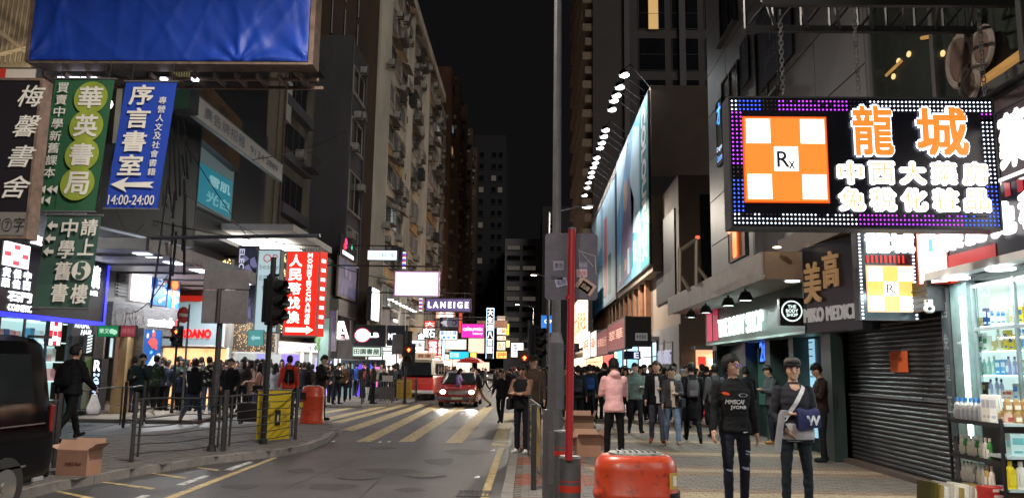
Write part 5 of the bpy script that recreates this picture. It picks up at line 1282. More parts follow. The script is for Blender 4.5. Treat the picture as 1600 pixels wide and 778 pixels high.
fr=front(186,508,212,526,21.7);s_=sign('red_sign','dull red projecting sign touching the green one',fr,glow(150,60,72, .6),DSTEEL, .1, .01);lettering(s_,fr,'2樓書店', .1, .3, .9, .75,glow(200,120,125, .6))
# watch shop
Yw=26.5
WS=empty('watch_shop',P(225,500,27),'corner watch shop with brushed metal fascia, lightbox and blue posters','shop')
METL=mat('brushed_metal',(.26, .26, .27), .32, .75,var=.3,scale=3,stretch=(1,1,5))
fr=ang(163,380,522,25.0,276,28.5)
m=MB();m.fbox(fr,0,fr.W,0,fr.H,-.5,-.05);m.build('wall',flat(120,118,116),WS)
u_=lambda px:(px-163)/113.0
m=MB();m.fbox(fr,fr.W*u_(166),fr.W, .0+fr.H* .02,fr.H* .36,-.05, .15);m.build('metal_fascia',METL,WS)
lettering(WS,fr,'swatch', .50, .12, .87, .24,glow(255,255,255,1.5), .16,bold=.018,depth=.05);lettering(WS,fr,'+', .89, .11, .96, .22,glow(255,60,60,2), .16,bold=.06)
lettering(WS,fr,'ONO', .06, .1, .46, .3,mat('metal_relief',(.35, .35, .36), .25, .8), .155,bold=.05)
for i in range(14):
 m=MB();v=fr.H*(.44+i* .035);m.fbox(fr,fr.W* .12,fr.W* .25,v,v+fr.H* .018,-.05, .0);m.build('louvre_slat',DSTEEL,WS)
rect(WS,fr, .10, .42, .27, .96,BLACK,-.04,'louvre_pit')
rect(WS,fr, .27, .40, .54, .93,glow(255,250,250,2.6), .06,'lightbox')
BLP=glow(22,88,175, .9)
def deco(root,f,k,seed):
 rs=random.Random(seed)
 for i in range(k):
  cu,cv=rs.uniform(.08, .92),rs.uniform(.06, .94);c=rs.choice([(235,90,70),(245,245,240),(240,170,90),(120,190,235)]);r0=rs.uniform(.05, .11)
  pts=[(cu+r0/f.W*math.cos(t)*rs.uniform(.5,1.2),cv+r0/f.H*math.sin(t)*rs.uniform(.5,1.2))for t in[j*2*math.pi/7 for j in range(7)]]
  poly(root,f,[(min(.98,max(.02,a)),min(.98,max(.02,b)))for a,b in pts],glow(*c, .9), .008+ .0015*(i%9),'print_shape')
def subfr(f,u0,u1,v0,v1):return Fr(f.at(f.W*u0,f.H*v0,0),f.R,f.U,f.W*(u1-u0),f.H*(v1-v0))
f1_=subfr(fr, .56, .80, .38, .94);p1_=sign('poster','blue poster with shells and white Chinese text beside the white lightbox',f1_,BLP,DSTEEL, .02, .01,cat='poster');deco(p1_,f1_,18,2)
for i in range(4):lettering(p1_,f1_,'心已啟航潮流'[i:i+3], .35, .62-i* .09, .8, .69-i* .09,glow(240,240,235, .9), .03,bold=.03)
f2_=subfr(fr, .81,1.0, .36, .93);p2_=sign('poster','blue poster with a big orange red wrist watch',f2_,glow(20,105,190, .9),DSTEEL, .02, .01,cat='poster');deco(p2_,f2_,12,5)
rect(p2_,f2_, .38, .02, .62, .98,glow(240,120,70, .95), .024,'watch_strap');disc(p2_,f2_, .5, .52, .24,glow(230,85,50,1), .03,'watch_case');disc(p2_,f2_, .5, .52, .18,glow(250,190,110,1), .034,'watch_dial')
fr=ang(218,512,596,26.2,248,27.1);p3_=sign('poster','tall blue poster with an orange fan and white shell by the shop door',fr,glow(22,88,170, .8),METL, .3, .04,cat='poster')
for a in range(7):t=math.pi*(.15+ .7*a/7);poly(p3_,fr,[(.5, .62),(.5+ .3*math.cos(t), .62+ .22*math.sin(t)),(.5+ .3*math.cos(t+ .25), .62+ .22*math.sin(t+ .25))],glow(230,90,70, .9), .02,'fan_rib')
poly(p3_,fr,[(.3, .3),(.6, .5),(.75, .32),(.5, .24)],glow(225,235,240, .9), .02,'shell');deco(p3_,fr,9,11);lettering(p3_,fr,'啟航', .1, .04, .6, .16,glow(235,240,245, .9), .03,bold=.03)
# GIORDANO-like red shop next to it (deep) : lit orange interior, red letters, no entry sign etc.
fr=front(248,470,350,540,31.5);rs_=sign('shop_fascia','pale blue grey fascia with glowing red letters and an orange lit shop below',fr,glow(140,158,165, .7),GREYL, .3, .05,cat='shop sign')
lettering(rs_,fr,'GIORDANO', .10, .18, .80, .38,glow(240,30,30,1.6), .03,bold=.05,depth=.05)
fr=front(246,541,352,640,31.8);rq=sign('lit_shopfront','warm orange lit open shop with red dresses behind the left crowd',fr,E(s2l(250,190,130),1.3,name='warm_shop',var=.35,scale=1.5),WHITEP, .3, .06,cat='shopfront')
for i in range(7):rect(rq,fr, .22+i* .06, .35, .26+i* .06, .8,glow(215,60,45, .9)if i%2 else glow(245,170,110, .9), .02,'garment')
rect(rq,fr, .70, .45, .92, .85,glow(240,190,130,1.2), .02,'lit_panel')
fr=front(274,440,350,470,31.6);ra=sign('red_awning','dull pink red shop awning with a bright red lower edge under the garland',fr,flat(150,90,85, .7),GREYL, .4, .03,cat='awning');rect(ra,fr, .0, .0,1, .28,glow(200,45,30, .7), .02,'red_edge');
fr=front(268,425,352,438,31.4);wl=sign('lit_beam','white lit beam running above the red awning',fr,glow(225,222,215, .8),GREYL, .4, .02,cat='fascia')
fr=front(275,404,362,427,31.3);gd=sign('garland','leafy green garland strung with tiny warm lights above the lit beam',fr,mat('garland_green',(.04, .07, .03), .8,var=.5,scale=30),DSTEEL, .2, .02,cat='garland')
m=MB()
for i in range(520):
 u,v=random.uniform(.02, .98)*fr.W,random.uniform(.05, .95)*fr.H;s=random.uniform(.03, .06);a=random.uniform(0,6.3)
 m.add([fr.at(u+s*math.cos(a),v+s*math.sin(a), .03),fr.at(u+s*math.cos(a+2),v+s*math.sin(a+2), .08),fr.at(u+s*math.cos(a+4),v+s*math.sin(a+4), .05)],[(0,1,2)])
m.build('leaves',mat('leaf_green',(.07, .11, .05), .7,var=.5,scale=20),gd,kind='stuff')
m=MB()
for i in range(150):u,v=random.uniform(.02, .98)*fr.W,random.uniform(.05, .95)*fr.H;m.fbox(fr,u,u+ .035,v,v+ .035, .08, .1)
m.build('fairy_lights',glow(255,215,150,3),gd,kind='stuff')
# L2 frontage: pale building with lamp strips, sparkle window
fr=ang(348,545,640,33,505,41.5);s_=sign('lit_shopfront','white lit shop front with blue screens and pale columns behind the left crowd',fr,glow(150,156,158, .75),GREYL, .3, .08,cat='shopfront')
for(a,b,c,d,col,st)in((.26, .1, .33, .95,(120,120,190), .9),(.36, .05, .44, .75,(255,225,170),1.3),(.50, .1, .64, .7,(60,130,150),1.1),(.50, .72, .68, .95,(120,100,220),1.1),(.70,0, .73,1,(235,235,230),1.2),(.80,0, .83,1,(235,235,230),1.2),(.87, .5, .98, .9,(170,150,230),1.2)):
 rect(s_,fr,a,b,c,d,glow(*col,st), .02,'lit_panel')
fr=front(360,497,432,552,32.6);sp=sign('sparkle_window','dark window full of tiny golden light drops behind the grey sign post',fr,mat('bead_dark',(.06, .045, .03), .4),GREYL, .25, .08,cat='window')
m=MB()
for i in range(260):u,v=random.uniform(.08,fr.W- .08),random.uniform(.08,fr.H- .08);m.fbox(fr,u,u+ .022,v,v+ .03, .01, .03)
m.build('light_drops',glow(235,190,120,1.0),sp,kind='stuff')
fr=front(348,497,360,600,32.7);sign('pale_column','pale square column beside the sparkle window',fr,flat(200,196,190),GREYL, .4, .01,cat='column')
# light strip canopy over it
cn2=empty('canopy',P(400,385,33),'overexposed white light strips under the canopy above the money exchange sign','canopy')
for k in range(7):
 a=P(350+k*16,374+k*1.5,31+k* .3);m=MB();m.box(a.x- .25,a.x+ .25,a.y- .8,a.y+1.8,a.z- .03,a.z);m.build('light_strip',glow(255,250,240,4),cn2)
m=MB();a=P(345,366,31);b=P(470,366,31);m.box(a.x,b.x,30,36,a.z,a.z+ .25);m.build('slab',GREYL,cn2)
# dark graphic banner
fr=front(365,384,398,503,29.5);el=sign('dark_banner','dark violet banner with tangled grey swirls and ELECT letters',fr,flat(26,24,48, .5),DSTEEL, .08, .02,cat='banner')
rs=random.Random(4)
for i in range(16):
 cu,cv=rs.uniform(.1, .9),rs.uniform(.05, .95);t=rs.uniform(0,3);poly(el,fr,[(min(.97,max(.03,cu+ .25*math.cos(t+a)*(1 if a else .2))),min(.97,max(.03,cv+ .09*math.sin(t+a))))for a in(0, .4,1.2,2.0,3.0)],glow(120,118,160, .6)if i%2 else flat(70,66,110), .01+ .001*i,'swirl')
lettering(el,fr,'ELECT', .08, .6, .34, .96,glow(200,200,220, .8), .03,bold=.04,rot=True)
# pixel column of white lamps
cl_=empty('bead_column',P(430,450,31),'column of glittering golden beads and white lamps left of the red sign','light column')
fr=front(424,395,440,520,31.2);m=MB()
for i in range(240):u,v=random.uniform(0,fr.W),random.uniform(0,fr.H);m.fbox(fr,u,u+ .03,v,v+ .03,0, .03)
m.build('light_drops',glow(255,225,160,2.4),cl_,kind='stuff');m=MB();m.fbox(fr,0,fr.W,0,fr.H,-.3,-.02);m.build('backing',flat(50,44,36),cl_)
for i in range(9):m=MB();m.fbox(fr,fr.W* .2,fr.W* .8,fr.H*(.45+i* .06),fr.H*(.48+i* .06), .03, .06);m.build('lamp_bar',glow(255,255,250,3),cl_)
# OP beauty sign
fr=front(395,389,433,520,27.5);ob_=sign('lightbox_sign','pale blue lit vertical sign with a red ring and thin beauty lettering',fr,glow(168,192,198, .95),flat(120,130,132), .35, .05)
lettering(ob_,fr,'OP', .25, .84, .85, .94,glow(190,75,80, .8), .012);lettering(ob_,fr,'beauty', .12, .74, .92, .82,glow(120,130,140, .7), .012,bold=-.005);lettering(ob_,fr,'名牌特賣', .10, .62, .9, .69,glow(120,130,140, .7), .012);lettering(ob_,fr,'化妝', .25, .50, .75, .57,glow(120,130,140, .7), .012)
fr=front(386,515,411,540,27.0);tl=sign('teal_sign','small pale teal square sign with a white mark left of the signal pole',fr,glow(90,165,165, .7),flat(90,150,150), .08, .01);poly(tl,fr,[(.2, .5),(.4, .7),(.4, .58),(.8, .58),(.8, .42),(.4, .42),(.4, .3)],glow(170,215,215, .8))
# money exchange
fr=front(441,392,494,525,25.5)
mx=sign('money_exchange_sign','glowing red vertical money exchange sign with white characters and a right arrow',fr,glow(238,42,28,1.25),flat(190,190,190), .30, .035)
WX=glow(255,250,240,2.2)
column(mx,fr,'人民幣找換', .10, .14, .48, .97,WX,gap=.14,n=.014,bold=.035)
column(mx,fr,'MONEY EXCHANGE'.replace(' ',''), .64, .14, .78, .98,WX,gap=.16,n=.014,bold=.05)
poly(mx,fr,[(.08, .10),(.70, .10),(.70, .125),(.90, .075),(.70, .025),(.70, .05),(.08, .05)],WX, .014,'arrow')
frr=Fr(fr.at(fr.W+ .01,0,0),Vector((.45,1,0)),(0,0,1), .35,fr.H);rect(mx,frr,0,0,1,1,glow(225,50,35,1.0), .004,'side_face')
for i in range(8):rect(mx,frr, .2, .1+i* .11, .8, .14+i* .11,WX, .01,'side_mark')
m=MB()
for i in range(12):m.cyl(fr.at(fr.W*(i+ .5)/12,fr.H+ .02,-.05),fr.at(fr.W*(i+ .5)/12,fr.H+ .12,-.05), .015,n=4)
m.cyl(fr.at(0,-.03, .05),fr.at(fr.W,-.03, .05), .02,n=5);m.build('trim',STEEL,mx)
# beige curved wall of L3 with poster
L3=block('shop_building','smooth beige grey low building front with a framed poster beyond the money exchange sign',-20,-11.5,38.5,46.9,7.8,mat('wall_beige',(.30, .28, .25), .7,var=.12),z0=3.6)
fr=front(494,495,512,600,37.5);gp=sign('teal_sign_board','pale teal standing panel edged by green ivy beyond the money exchange sign',fr,glow(120,155,150, .6),DSTEEL, .3, .05,cat='panel')
m=MB()
for i in range(130):u,v=random.uniform(-.12, .08),random.uniform(fr.H* .5,fr.H);a=random.uniform(0,6);m.add([fr.at(u+ .06*math.cos(a+b),v+ .06*math.sin(a+b), .03+ .02*(b>3))for b in(0,2,4)],[(0,1,2)])
m.build('ivy',mat('ivy_green',(.05, .12, .04), .6),gp,kind='stuff')
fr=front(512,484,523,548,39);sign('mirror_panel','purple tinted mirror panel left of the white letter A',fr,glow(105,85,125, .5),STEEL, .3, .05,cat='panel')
fr=lside(-11.05,527,395,462,554);po=sign('framed_poster','large framed pale violet poster of two faces on the narrow dark block',fr,glow(100,96,130, .45),mat('frame_bronze',(.25, .2, .15), .5, .3), .1, .12,cat='poster')
for(u,v,r_)in((.4, .68, .35),(.62, .6, .3)):disc(po,fr,u,v,r_,glow(150,135,155, .5), .01+u* .01,'print_face',16)
poly(po,fr,[(.1, .1),(.9, .1),(.75, .45),(.3, .5)],glow(125,118,150, .45), .008)
fr=lside(-11.0,531,363,398,550);ic=sign('logo_sign','dark sign with pink rose, green leaf and white bar high on the narrow block',fr,flat(34,30,52),DSTEEL, .1, .05)
disc(ic,fr, .35, .68, .35,glow(240,60,110,2), .02,'rose',7);disc(ic,fr, .25, .5, .22,glow(235,50,60,1.8), .024,'rose',6);disc(ic,fr, .75, .7, .2,glow(60,200,140,1.6), .02,'leaf',5);rect(ic,fr, .15, .12, .9, .3,glow(240,240,250,2), .02,'white_bar')
fr=lside(-11.0,528,466,492,556);cw_=sign('silver_panel','brushed silver ledge panel below the framed poster',fr,METL,STEEL, .5, .05)
# A sign, dark signs with oval etc
def hg(*a,**k):return hang(*a,**k)
s,fr=hg(520,499,546,531,43,'white glowing letter A sign on a dark red board',flat(70,34,40),brk=False)
for i,(a,b)in enumerate(((.05, .45),(.25, .6),(.55, .95))):poly(s,fr,[(a, .08),(a+ .16, .08),((a+b)/2+ .2, .92),((a+b)/2+ .04, .92)]if i<2 else[(.8, .08),(.97, .08),(.62, .92),(.46, .92)],glow(255,250,250,3), .02+ .004*i,'letter_stroke')
rect(s,fr, .2, .3, .8, .4,glow(255,240,240,2.5), .036,'letter_stroke')
s,fr=hg(554,507,602,541,38,'near black sign with a glowing pink oval and white LB letters',flat(20,20,34),[('LB', .44, .42, .78, .64,glow(255,255,255,2.6))],brk=False,bold=.05)
disc(s,fr, .24, .52, .30,glow(255,215,225,2.4), .02,'pink_oval',24,sx=1.15);disc(s,fr, .24, .52, .34,glow(220,60,100,1.1), .014,'oval_rim',24,sx=1.15)
hg(550,541,595,557,37.6,'cream lit signboard with dark green characters for a book shop',glow(215,228,215,1.1),[('田園書屋', .06, .25, .94, .8,flat(30,80,60))],frame=flat(90,130,120),brk=False)
s,fr=hg(604,508,632,540,42,'dark sign with white ME letters partly behind the traffic signal',flat(24,26,40),[('ME', .08, .3, .5, .6,glow(245,250,255,2.5))],brk=False)
hg(597,541,640,549,40,'thin white lit strip sign right of the book shop signboard',glow(245,248,250,2.2),[('24小時', .2, .2, .8, .8,flat(120,150,170))],brk=False)
fr=lside(-9.9,579,446,500,592);s_=sign('vertical_lightbox','tall white overexposed lightbox at the corner of the cream flats',fr,glow(255,252,245,2.8),DSTEEL, .3, .05);lettering(s_,fr,'電訊', .35, .3, .65, .7,glow(220,200,150,1.5), .02)
fr=lside(-9.95,594,470,512,640);gb=sign('grey_billboard','grey wall board with a row of downlights and a small white square',fr,flat(110,108,112, .6),DSTEEL, .2, .06,cat='billboard');rect(gb,fr, .38, .4, .60, .8,glow(250,250,250,2), .01,'white_square')
m=MB()
for i in range(8):c=fr.at(fr.W*(i+ .5)/8,fr.H+ .15, .5);m.box(c.x- .15,c.x+ .15,c.y- .3,c.y+ .3,c.z,c.z+ .06)
m.build('downlight',glow(250,252,255,5),gb)
# barber poles
for(px,t,b,y,lab)in((631,394,420,48,'small barber pole with red and blue stripes beside the highest white lightbox'),(657,466,486,50,'barber pole with red and blue stripes left of the LANEIGE sign')):
 fr=front(px-2.5,t,px+2.5,b,y);r=empty('barber_pole',fr.at(fr.W/2,0),lab,'barber pole')
 n=10
 for i in range(n):
  m=MB();m.cyl(fr.at(fr.W/2,fr.H*i/n),fr.at(fr.W/2,fr.H*(i+1)/n),fr.W/2,n=10);m.build('stripe',[glow(240,240,250,1.4),glow(220,50,60,1.4),glow(50,70,220,1.4)][i%3],r)
 m=MB();m.cyl(fr.at(fr.W/2,-.08),fr.at(fr.W/2,0),fr.W* .55,n=10);m.cyl(fr.at(fr.W/2,fr.H),fr.at(fr.W/2,fr.H+ .08),fr.W* .55,n=10);m.cyl(fr.at(fr.W/2,fr.H* .5),fr.at(-1.2,fr.H* .5), .03,n=5);m.build('cap',STEEL,r)
# shopfronts behind the middle-left crowd
fr=ang(505,560,640,43.5,600,44.5);s_=sign('lit_shopfront','dim shop front with purple and pink neon behind the crowd at the crossing',fr,flat(40,46,56, .4),GREYD, .3, .08,cat='shopfront')
for(a,b,c,d,col,st)in((.02, .1, .10, .95,(180,160,235),1.4),(.14, .0, .19,1,(190,235,235),1.6),(.22,0, .25,1,(235,235,235),1.4),(.50, .2, .62, .9,(90,60,220),1.5),(.64, .3, .72, .9,(235,80,180),1.6),(.74, .2, .80, .9,(60,90,255),1.6),(.82, .25, .9, .85,(240,110,200),1.5),(.28, .1, .46, .9,(110,140,140), .7)):rect(s_,fr,a,b,c,d,glow(*col,st), .02,'lit_panel')
lamp_area((-10.3,42.0,3.3), .6,260,(1, .97, .95),sy=4,parent=s_)
lamp_area((-12.0,29,4.3), .8,650,(.97, .98,1),sy=6,parent=cnp)
for k in range(6):m=MB();m.box(-10.6,-10.2,20.9+k*1.8,21.8+k*1.8,4.60,4.618);m.build('strip_light',glow(225,235,255,4),cnp)
fr=ang(348,527,545,33,505,41);s_=sign('lit_fascia','long white lit fascia strip behind the signal pole over the pale shop front',fr,glow(228,230,235,1.1),GREYL, .3, .04,cat='fascia')
for i in range(5):lettering(s_,fr,('莎莎','SALE','眼鏡','OPTICAL','護膚')[i], .05+i* .19, .3, .16+i* .19, .75,flat(120,90,120), .02)
lamp_area((-10.2,36,3.4), .8,320,(1, .95, .88),sy=5,parent=cn2)
# ---------------------------------------------------------------- street furniture
def post(mb,p,h,r,n=10):mb.cyl(p,Vector(p)+Vector((0,0,h)),r,n=n)
# railings on the left island
rail_pts=[G(176,735),G(205,722),G(348,705),G(460,688)]
def railing(a,b,lab,bars=7,h=1.0):
 r=empty('railing',(a+b)/2,lab,'railing','street railings');r.location.z=a.z;WL[r.name]=Vector(r.location)
 d=(b-a);L=d.length;e=d.normalized();m=MB()
 for p in(a,b):m=MB();m.cyl(p,p+Vector((0,0,h+ .12)), .036,n=8);m.build('post',RAILM,r)
 for k in range(bars):
  z= .12+(h- .12)*k/(bars-1);m=MB();q=[a+e*(L*i/6)+Vector((0,0,z+ .015*math.sin(i*1.3+k)))for i in range(7)];m.tube(q, .009 if k<bars-1 else .018,6);m.build('rail',RAILM,r)
 for f in(.06, .94):m=MB();p=a+d*f;m.cyl(p+Vector((0,0, .08)),p+Vector((0,0,h)), .022,n=6);m.build('upright',RAILM,r)
 return r
railing(G(-40,742),G(84,731),'dark railing section mostly hidden by the black van')
railing(G(205,722),G(347,705),'dark steel railing section on the kerb between two posts in front of the crowd')
railing(G(350,704.5),G(461,687),'dark steel railing section that carries the yellow banner')
# second line further back
railing(G(85,690),G(192,668),'railing section farther back behind the cardboard box',bars=3)
railing(G(192,668),G(222,664),'short railing section farther back joined to the tall one',bars=3)
# yellow banner on railing
a=G(405,690);b=G(457,687);fr=Fr(a+Vector((0,0, .02))+Vector((-.02,-.14,0)),b-a,(0,0,1),(b-a).length,1.05)
YEL=mat('banner_yellow',s2l(185,160,25), .6,var=.12,scale=1.5,bump=.4,bscale=3)
yb=clothbanner('railing_banner','yellow notice banner with a dark phone picture tied to the railing',fr,YEL, .03)
rect(yb,fr, .50, .30, .66, .60,BLACK, .03,'printed_picture', .01);poly(yb,fr,[(.55, .35),(.62, .38),(.60, .52),(.56, .50)],flat(190,180,150), .036)
lettering(yb,fr,'刀尼卧', .04, .66, .34, .76,flat(40,36,10), .03,bold=.03)
for i in range(4):lettering(yb,fr,'小心電話扒手提防'[i:i+4], .04+ .03*i, .54-i* .05, .38, .575-i* .05,flat(60,54,14), .03)
for i in range(4):lettering(yb,fr,'切勿拍攝'[::1], .70, .52-i* .07, .86, .55-i* .07,flat(60,54,14), .03)
lettering(yb,fr,'印 製', .06, .10, .24, .16,flat(40,36,10), .03)
# sign post with grey plate back
def tall_post(px,pyb,ptop,r,lab,name='sign_post',mm=RAILM,lean_=0):
 p=G(px,pyb);d=p.y;t=P(px,ptop,d);rt=empty(name,p,lab,'post');m=MB();m.cyl(p,Vector((p.x+lean_,p.y,t.z)),r,r* .95,n=12);m.cyl(p,p+Vector((0,0, .12)),r*1.5,r*1.3,n=12);m.build('pole',mm,rt);return rt,p
rt,p=tall_post(330,705,425, .055,'grey sign post with the blank back of a large square plate',lean_=-.0)
fr=front(314,421,386,505,p.y- .08);SGB=mat('sign_back_grey',(.15, .14, .15), .55, .2,var=.25,scale=3,bump=.1)
for(a,b)in((.0, .62),(.635,1.0)):
 m=MB();m.fbox(fr,0,fr.W,fr.H*a,fr.H*b, .0, .02);m.build('plate',SGB,rt,bevel=.01)
for v in(.3, .8):m=MB();m.fbox(fr, .05,fr.W- .05,fr.H*v,fr.H*v+ .05,-.03,0);m.build('clamp',STEEL,rt)
m=MB();m.cyl(Vector((p.x,p.y- .12,fr.O.z)),Vector((p.x,p.y- .12,fr.O.z+fr.H* .63)), .04,n=8);m.build('mount_rail',RAILM,rt)
# traffic signal near-left (seen side on)
def signal_head(root,c,rz,n=3,lit=None,col=None,scale=1.0,seen=False):
 """vertical signal box with hooded lamps facing -y rotated by rz, c = centre"""
 R=Matrix.Rotation(rz,4,'Z');T_=Matrix.Translation(c)
 def tr(mb):mb.v=[tuple((T_@R)@(Vector(q)*scale))for q in mb.v];return mb
 h= .30*n;m=MB();m.box(-.15, .15,-.1, .12,-h/2,h/2);m.box(-.2, .2, .0, .012,-h/2- .06,h/2+ .06);tr(m).build('signal_box',BLACK,root)
 for i in range(n):
  z=h/2- .15- .30*i;m=MB();N_=14;ro=[]
  for(yy,k)in((-.10,1),(-.32,1.03)):ro.append([(.12*k*math.cos(2*math.pi*j/N_),yy*(1 if math.sin(2*math.pi*j/N_)>-.4 else .6),z+ .12*k*math.sin(2*math.pi*j/N_))for j in range(N_)])
  m.loft(ro,caps=False);tr(m).build('hood',BLACK,root)
  m=MB();m.cyl((0,-.105,z),(0,-.12,z), .105,n=16)
  on=lit is not None and i==lit;tr(m).build('lens',glow(120,22,12, .8)if on else mat('lens_dark',(.03, .02, .02), .2),root)
  if on and seen:
   m=MB();m.box(-.02, .02,-.135,-.125,z- .06,z+ .05);m.box(-.05, .05,-.135,-.125,z- .01,z+ .02);tr(m).build('pedestrian_symbol',glow(255,150,80,4),root)
rt,p=tall_post(411,694,402, .06,'dark traffic signal pole with two hooded signal heads seen from the side','traffic_signal',BLACK,lean_=.0)
signal_head(rt,Vector((p.x+ .02,p.y- .05,P(418,470,p.y).z)),rad(75),3)
signal_head(rt,Vector((p.x+ .02,p.y+ .22,P(418,476,p.y).z)),rad(100),3,scale=.9)
m=MB();m.cyl((p.x- .08,p.y,P(0,425,p.y).z),(p.x+ .14,p.y,P(0,425,p.y).z), .03,n=6);m.build('clamp',BLACK,rt)
# no-entry sign
p=G(283,655);d=p.y;rt=empty('no_entry_sign',p,'red no entry disc on a thin pole beside the watch shop','sign');t=P(286,475,d);m=MB();m.cyl(p,(p.x,p.y,t.z), .03,n=8);m.build('pole',STEEL,rt)
c=P(287,492,d);frn=Fr(c,Vector((.55, .83,0)),(0,0,1), .01, .01);disc(rt,Fr(c-Vector((0, .05,0)),(.35, .94,0),(0,0,1),1,1),0,0, .24,flat(190,24,30), .02,'disc_plate',24);rect(rt,Fr(c-Vector((.0, .05,0))-Vector((.35, .94,0))* .18-Vector((0,0, .05)),(.35, .94,0),(0,0,1), .36, .09),0,0,1,1,flat(225,225,225), .03,'white_bar')
# ped signal near it
p=G(268,645);rt,p2=tall_post(268,645,500, .04,'thin pedestrian signal pole with a lit red hand box beside the orange shop','pedestrian_signal',BLACK);signal_head(rt,Vector((p2.x,p2.y,P(268,525,p2.y).z)),0,2,lit=0,scale=.95,seen=True)
# far pedestrian signals
rt,p=tall_post(632,630,508, .06,'traffic signal with glowing red man beside the minibus','traffic_signal',BLACK);signal_head(rt,Vector((p.x+ .15,p.y- .1,P(0,545,p.y).z)),0,2,lit=0,scale=1.35,seen=True)
signal_head(rt,Vector((p.x,p.y+ .2,P(0,528,p.y).z)),rad(180),3,scale=1.1)
fr=front(612,522,630,553,p.y+ .1);m=MB();m.fbox(fr,0,fr.W,0,fr.H,0, .03);m.build('back_plate',SGB,rt)
rt,p=tall_post(826,655,500, .06,'traffic signal with glowing red man at the right kerb near the lamp post','traffic_signal',BLACK);signal_head(rt,Vector((p.x- .15,p.y- .1,P(0,556,p.y).z)),0,2,lit=0,scale=1.15,seen=True)
signal_head(rt,Vector((p.x+ .18,p.y,P(0,525,p.y).z)),rad(60),3,scale=1.15)
# lamp post foreground
LPx,LPy= .30,8.9
LP=empty('lamp_post',(LPx,LPy, .12),'tall grey octagonal lamp post with a wide base compartment at the right kerb','lamp post')
GP=mat('lamp_post_grey',(.125, .12, .13), .45, .45,var=.18,scale=5,bump=.15)
m=MB();m.cyl((LPx- .03,LPy, .12),(LPx- .03,LPy,1.28), .112, .105,n=8);m.build('base_compartment',GP,LP)
m=MB();m.cyl((LPx,LPy,1.28),(LPx,LPy,2.0), .095, .082,n=8);m.cyl((LPx,LPy,2.0),(LPx,LPy,2.12), .082, .052,n=8);m.cyl((LPx,LPy,2.12),(LPx,LPy,9.3), .052, .038,n=12);m.build('shaft',GP,LP)
m=MB();m.box(LPx- .08,LPx+ .03,LPy- .117,LPy- .104, .5,1.05);m.build('access_door',GP,LP)
m=MB();m.cyl((LPx,LPy,9.2),(LPx-1.9,LPy,9.75), .04, .03,n=8);m.build('arm',GP,LP)
def street_head(root,x,y,z,power,dx=-1,col=(1, .82, .6)):
 m=MB();m.ell((x,y,z),(.38, .16, .09),14,8);m.build('lamp_head',GP,root,smooth=True)
 m=MB();m.ell((x+dx* .05,y,z- .055),(.26, .12, .06),12,6);m.build('lamp_glass',E(col,14),root,smooth=True)
 l=lamp_area((x,y,z- .14), .35,power,col,parent=root)
street_head(LP,LPx-2.1,LPy,9.75,1200,col=(1, .9, .78))
def far_post(x,y,h,dx,lab,pw=520,col=(1, .9, .76)):
 r=empty('lamp_post',(x,y, .12),lab,'lamp post','street lamps along the kerbs');m=MB();m.cyl((x,y, .12),(x,y,h- .3), .09, .06,n=8);m.cyl((x,y,h- .35),(x+dx*1.6,y,h), .035,n=6);m.build('pole',GP,r);street_head(r,x+dx*1.8,y,h,pw,dx,col)
far_post(2.2,65,9.3,-1,'street lamp with a warm lit head glowing left of the stickered sign plate',2600)
far_post(.9,38,9.5,1,'street lamp whose small white head shows just left of the red pole top',2200)
far_post(.5,92,9.0,-1,'farthest street lamp on the right kerb',2600)
far_post(.4,-13,9.6,-1,'added unseen street lamp on the right kerb behind the viewpoint',1500,(1, .9, .78));far_post(-7.4,-6,9.6,1,'added unseen street lamp on the left kerb behind the viewpoint',1500,(1, .9, .78))  # unseen lamps, added to light the surfaces that face the camera
# bollards with red bands
BG=mat('bollard_grey',(.12, .12, .125), .45, .4,var=.2,scale=8);REDB=mat('reflective_red',(.48, .035, .02), .35,var=.1)
for k,(y,x)in enumerate(((5.75, .295),(8.1, .33),(11.2, .31))):
 r=lempty('bollard',(x,y, .12),label='dark grey steel bollard with a red reflective band, '+('nearest, with the red pole in it','middle of three by the lamp post','farthest of three by the lamp post')[k],cat='bollard',group='banded bollards at the right kerb')
 m=MB();m.cyl((0,0,0),(0,0, .985), .076,n=20);m.build('tube',BG,r,smooth=True,auto=40);m=MB();m.cyl((0,0, .985),(0,0,1.0), .078, .070,n=20);m.build('lid',STEEL,r)
 m=MB();m.cyl((0,0, .76),(0,0, .805), .0775,n=20,caps=False);m.build('red_band',REDB,r);m=MB();m.cyl((0,0, .83),(0,0, .837), .0775,n=20,caps=False);m.cyl((0,0, .28),(0,0, .325), .0775,n=20,caps=False);m.build('thin_band',REDB,r)
# red pole + sign plate back
REDP=mat('pole_red',(.40, .022, .03), .38,var=.12,scale=3)
q= .30;yq=5.79
r=empty('sign_post',(q,yq- .08, .12),'red sign pole carrying the blank stickered back of a road sign','sign post')
ptop=P(893,362,5.75);pbot=P(889,708,5.65)
m=MB();m.cyl((pbot.x,5.66,1.10),(ptop.x,5.66,ptop.z), .0265,n=16);m.build('pole',REDP,r,smooth=True,auto=40);m=MB();m.cyl((ptop.x,5.66,ptop.z),(ptop.x,5.66,ptop.z+ .012), .03,n=14);m.build('cap',STEEL,r)
mpos=P(889,465,5.66);m=MB();m.cyl((mpos.x+ .004,5.66,mpos.z- .012),(mpos.x+ .004,5.66,mpos.z+ .012), .0285,n=14);m.build('collar',REDP,r)
fr=front(851,364,934,468,5.72);m=MB();pts=[]
rr= .03
for(cx,cy,a0_)in((fr.W-rr,rr,-90),(fr.W-rr,fr.H-rr,0),(rr,fr.H-rr,90),(rr,rr,180)):
 for k in range(5):a=rad(a0_+k*22.5);pts.append((cx+rr*math.cos(a),cy+rr*math.sin(a)))
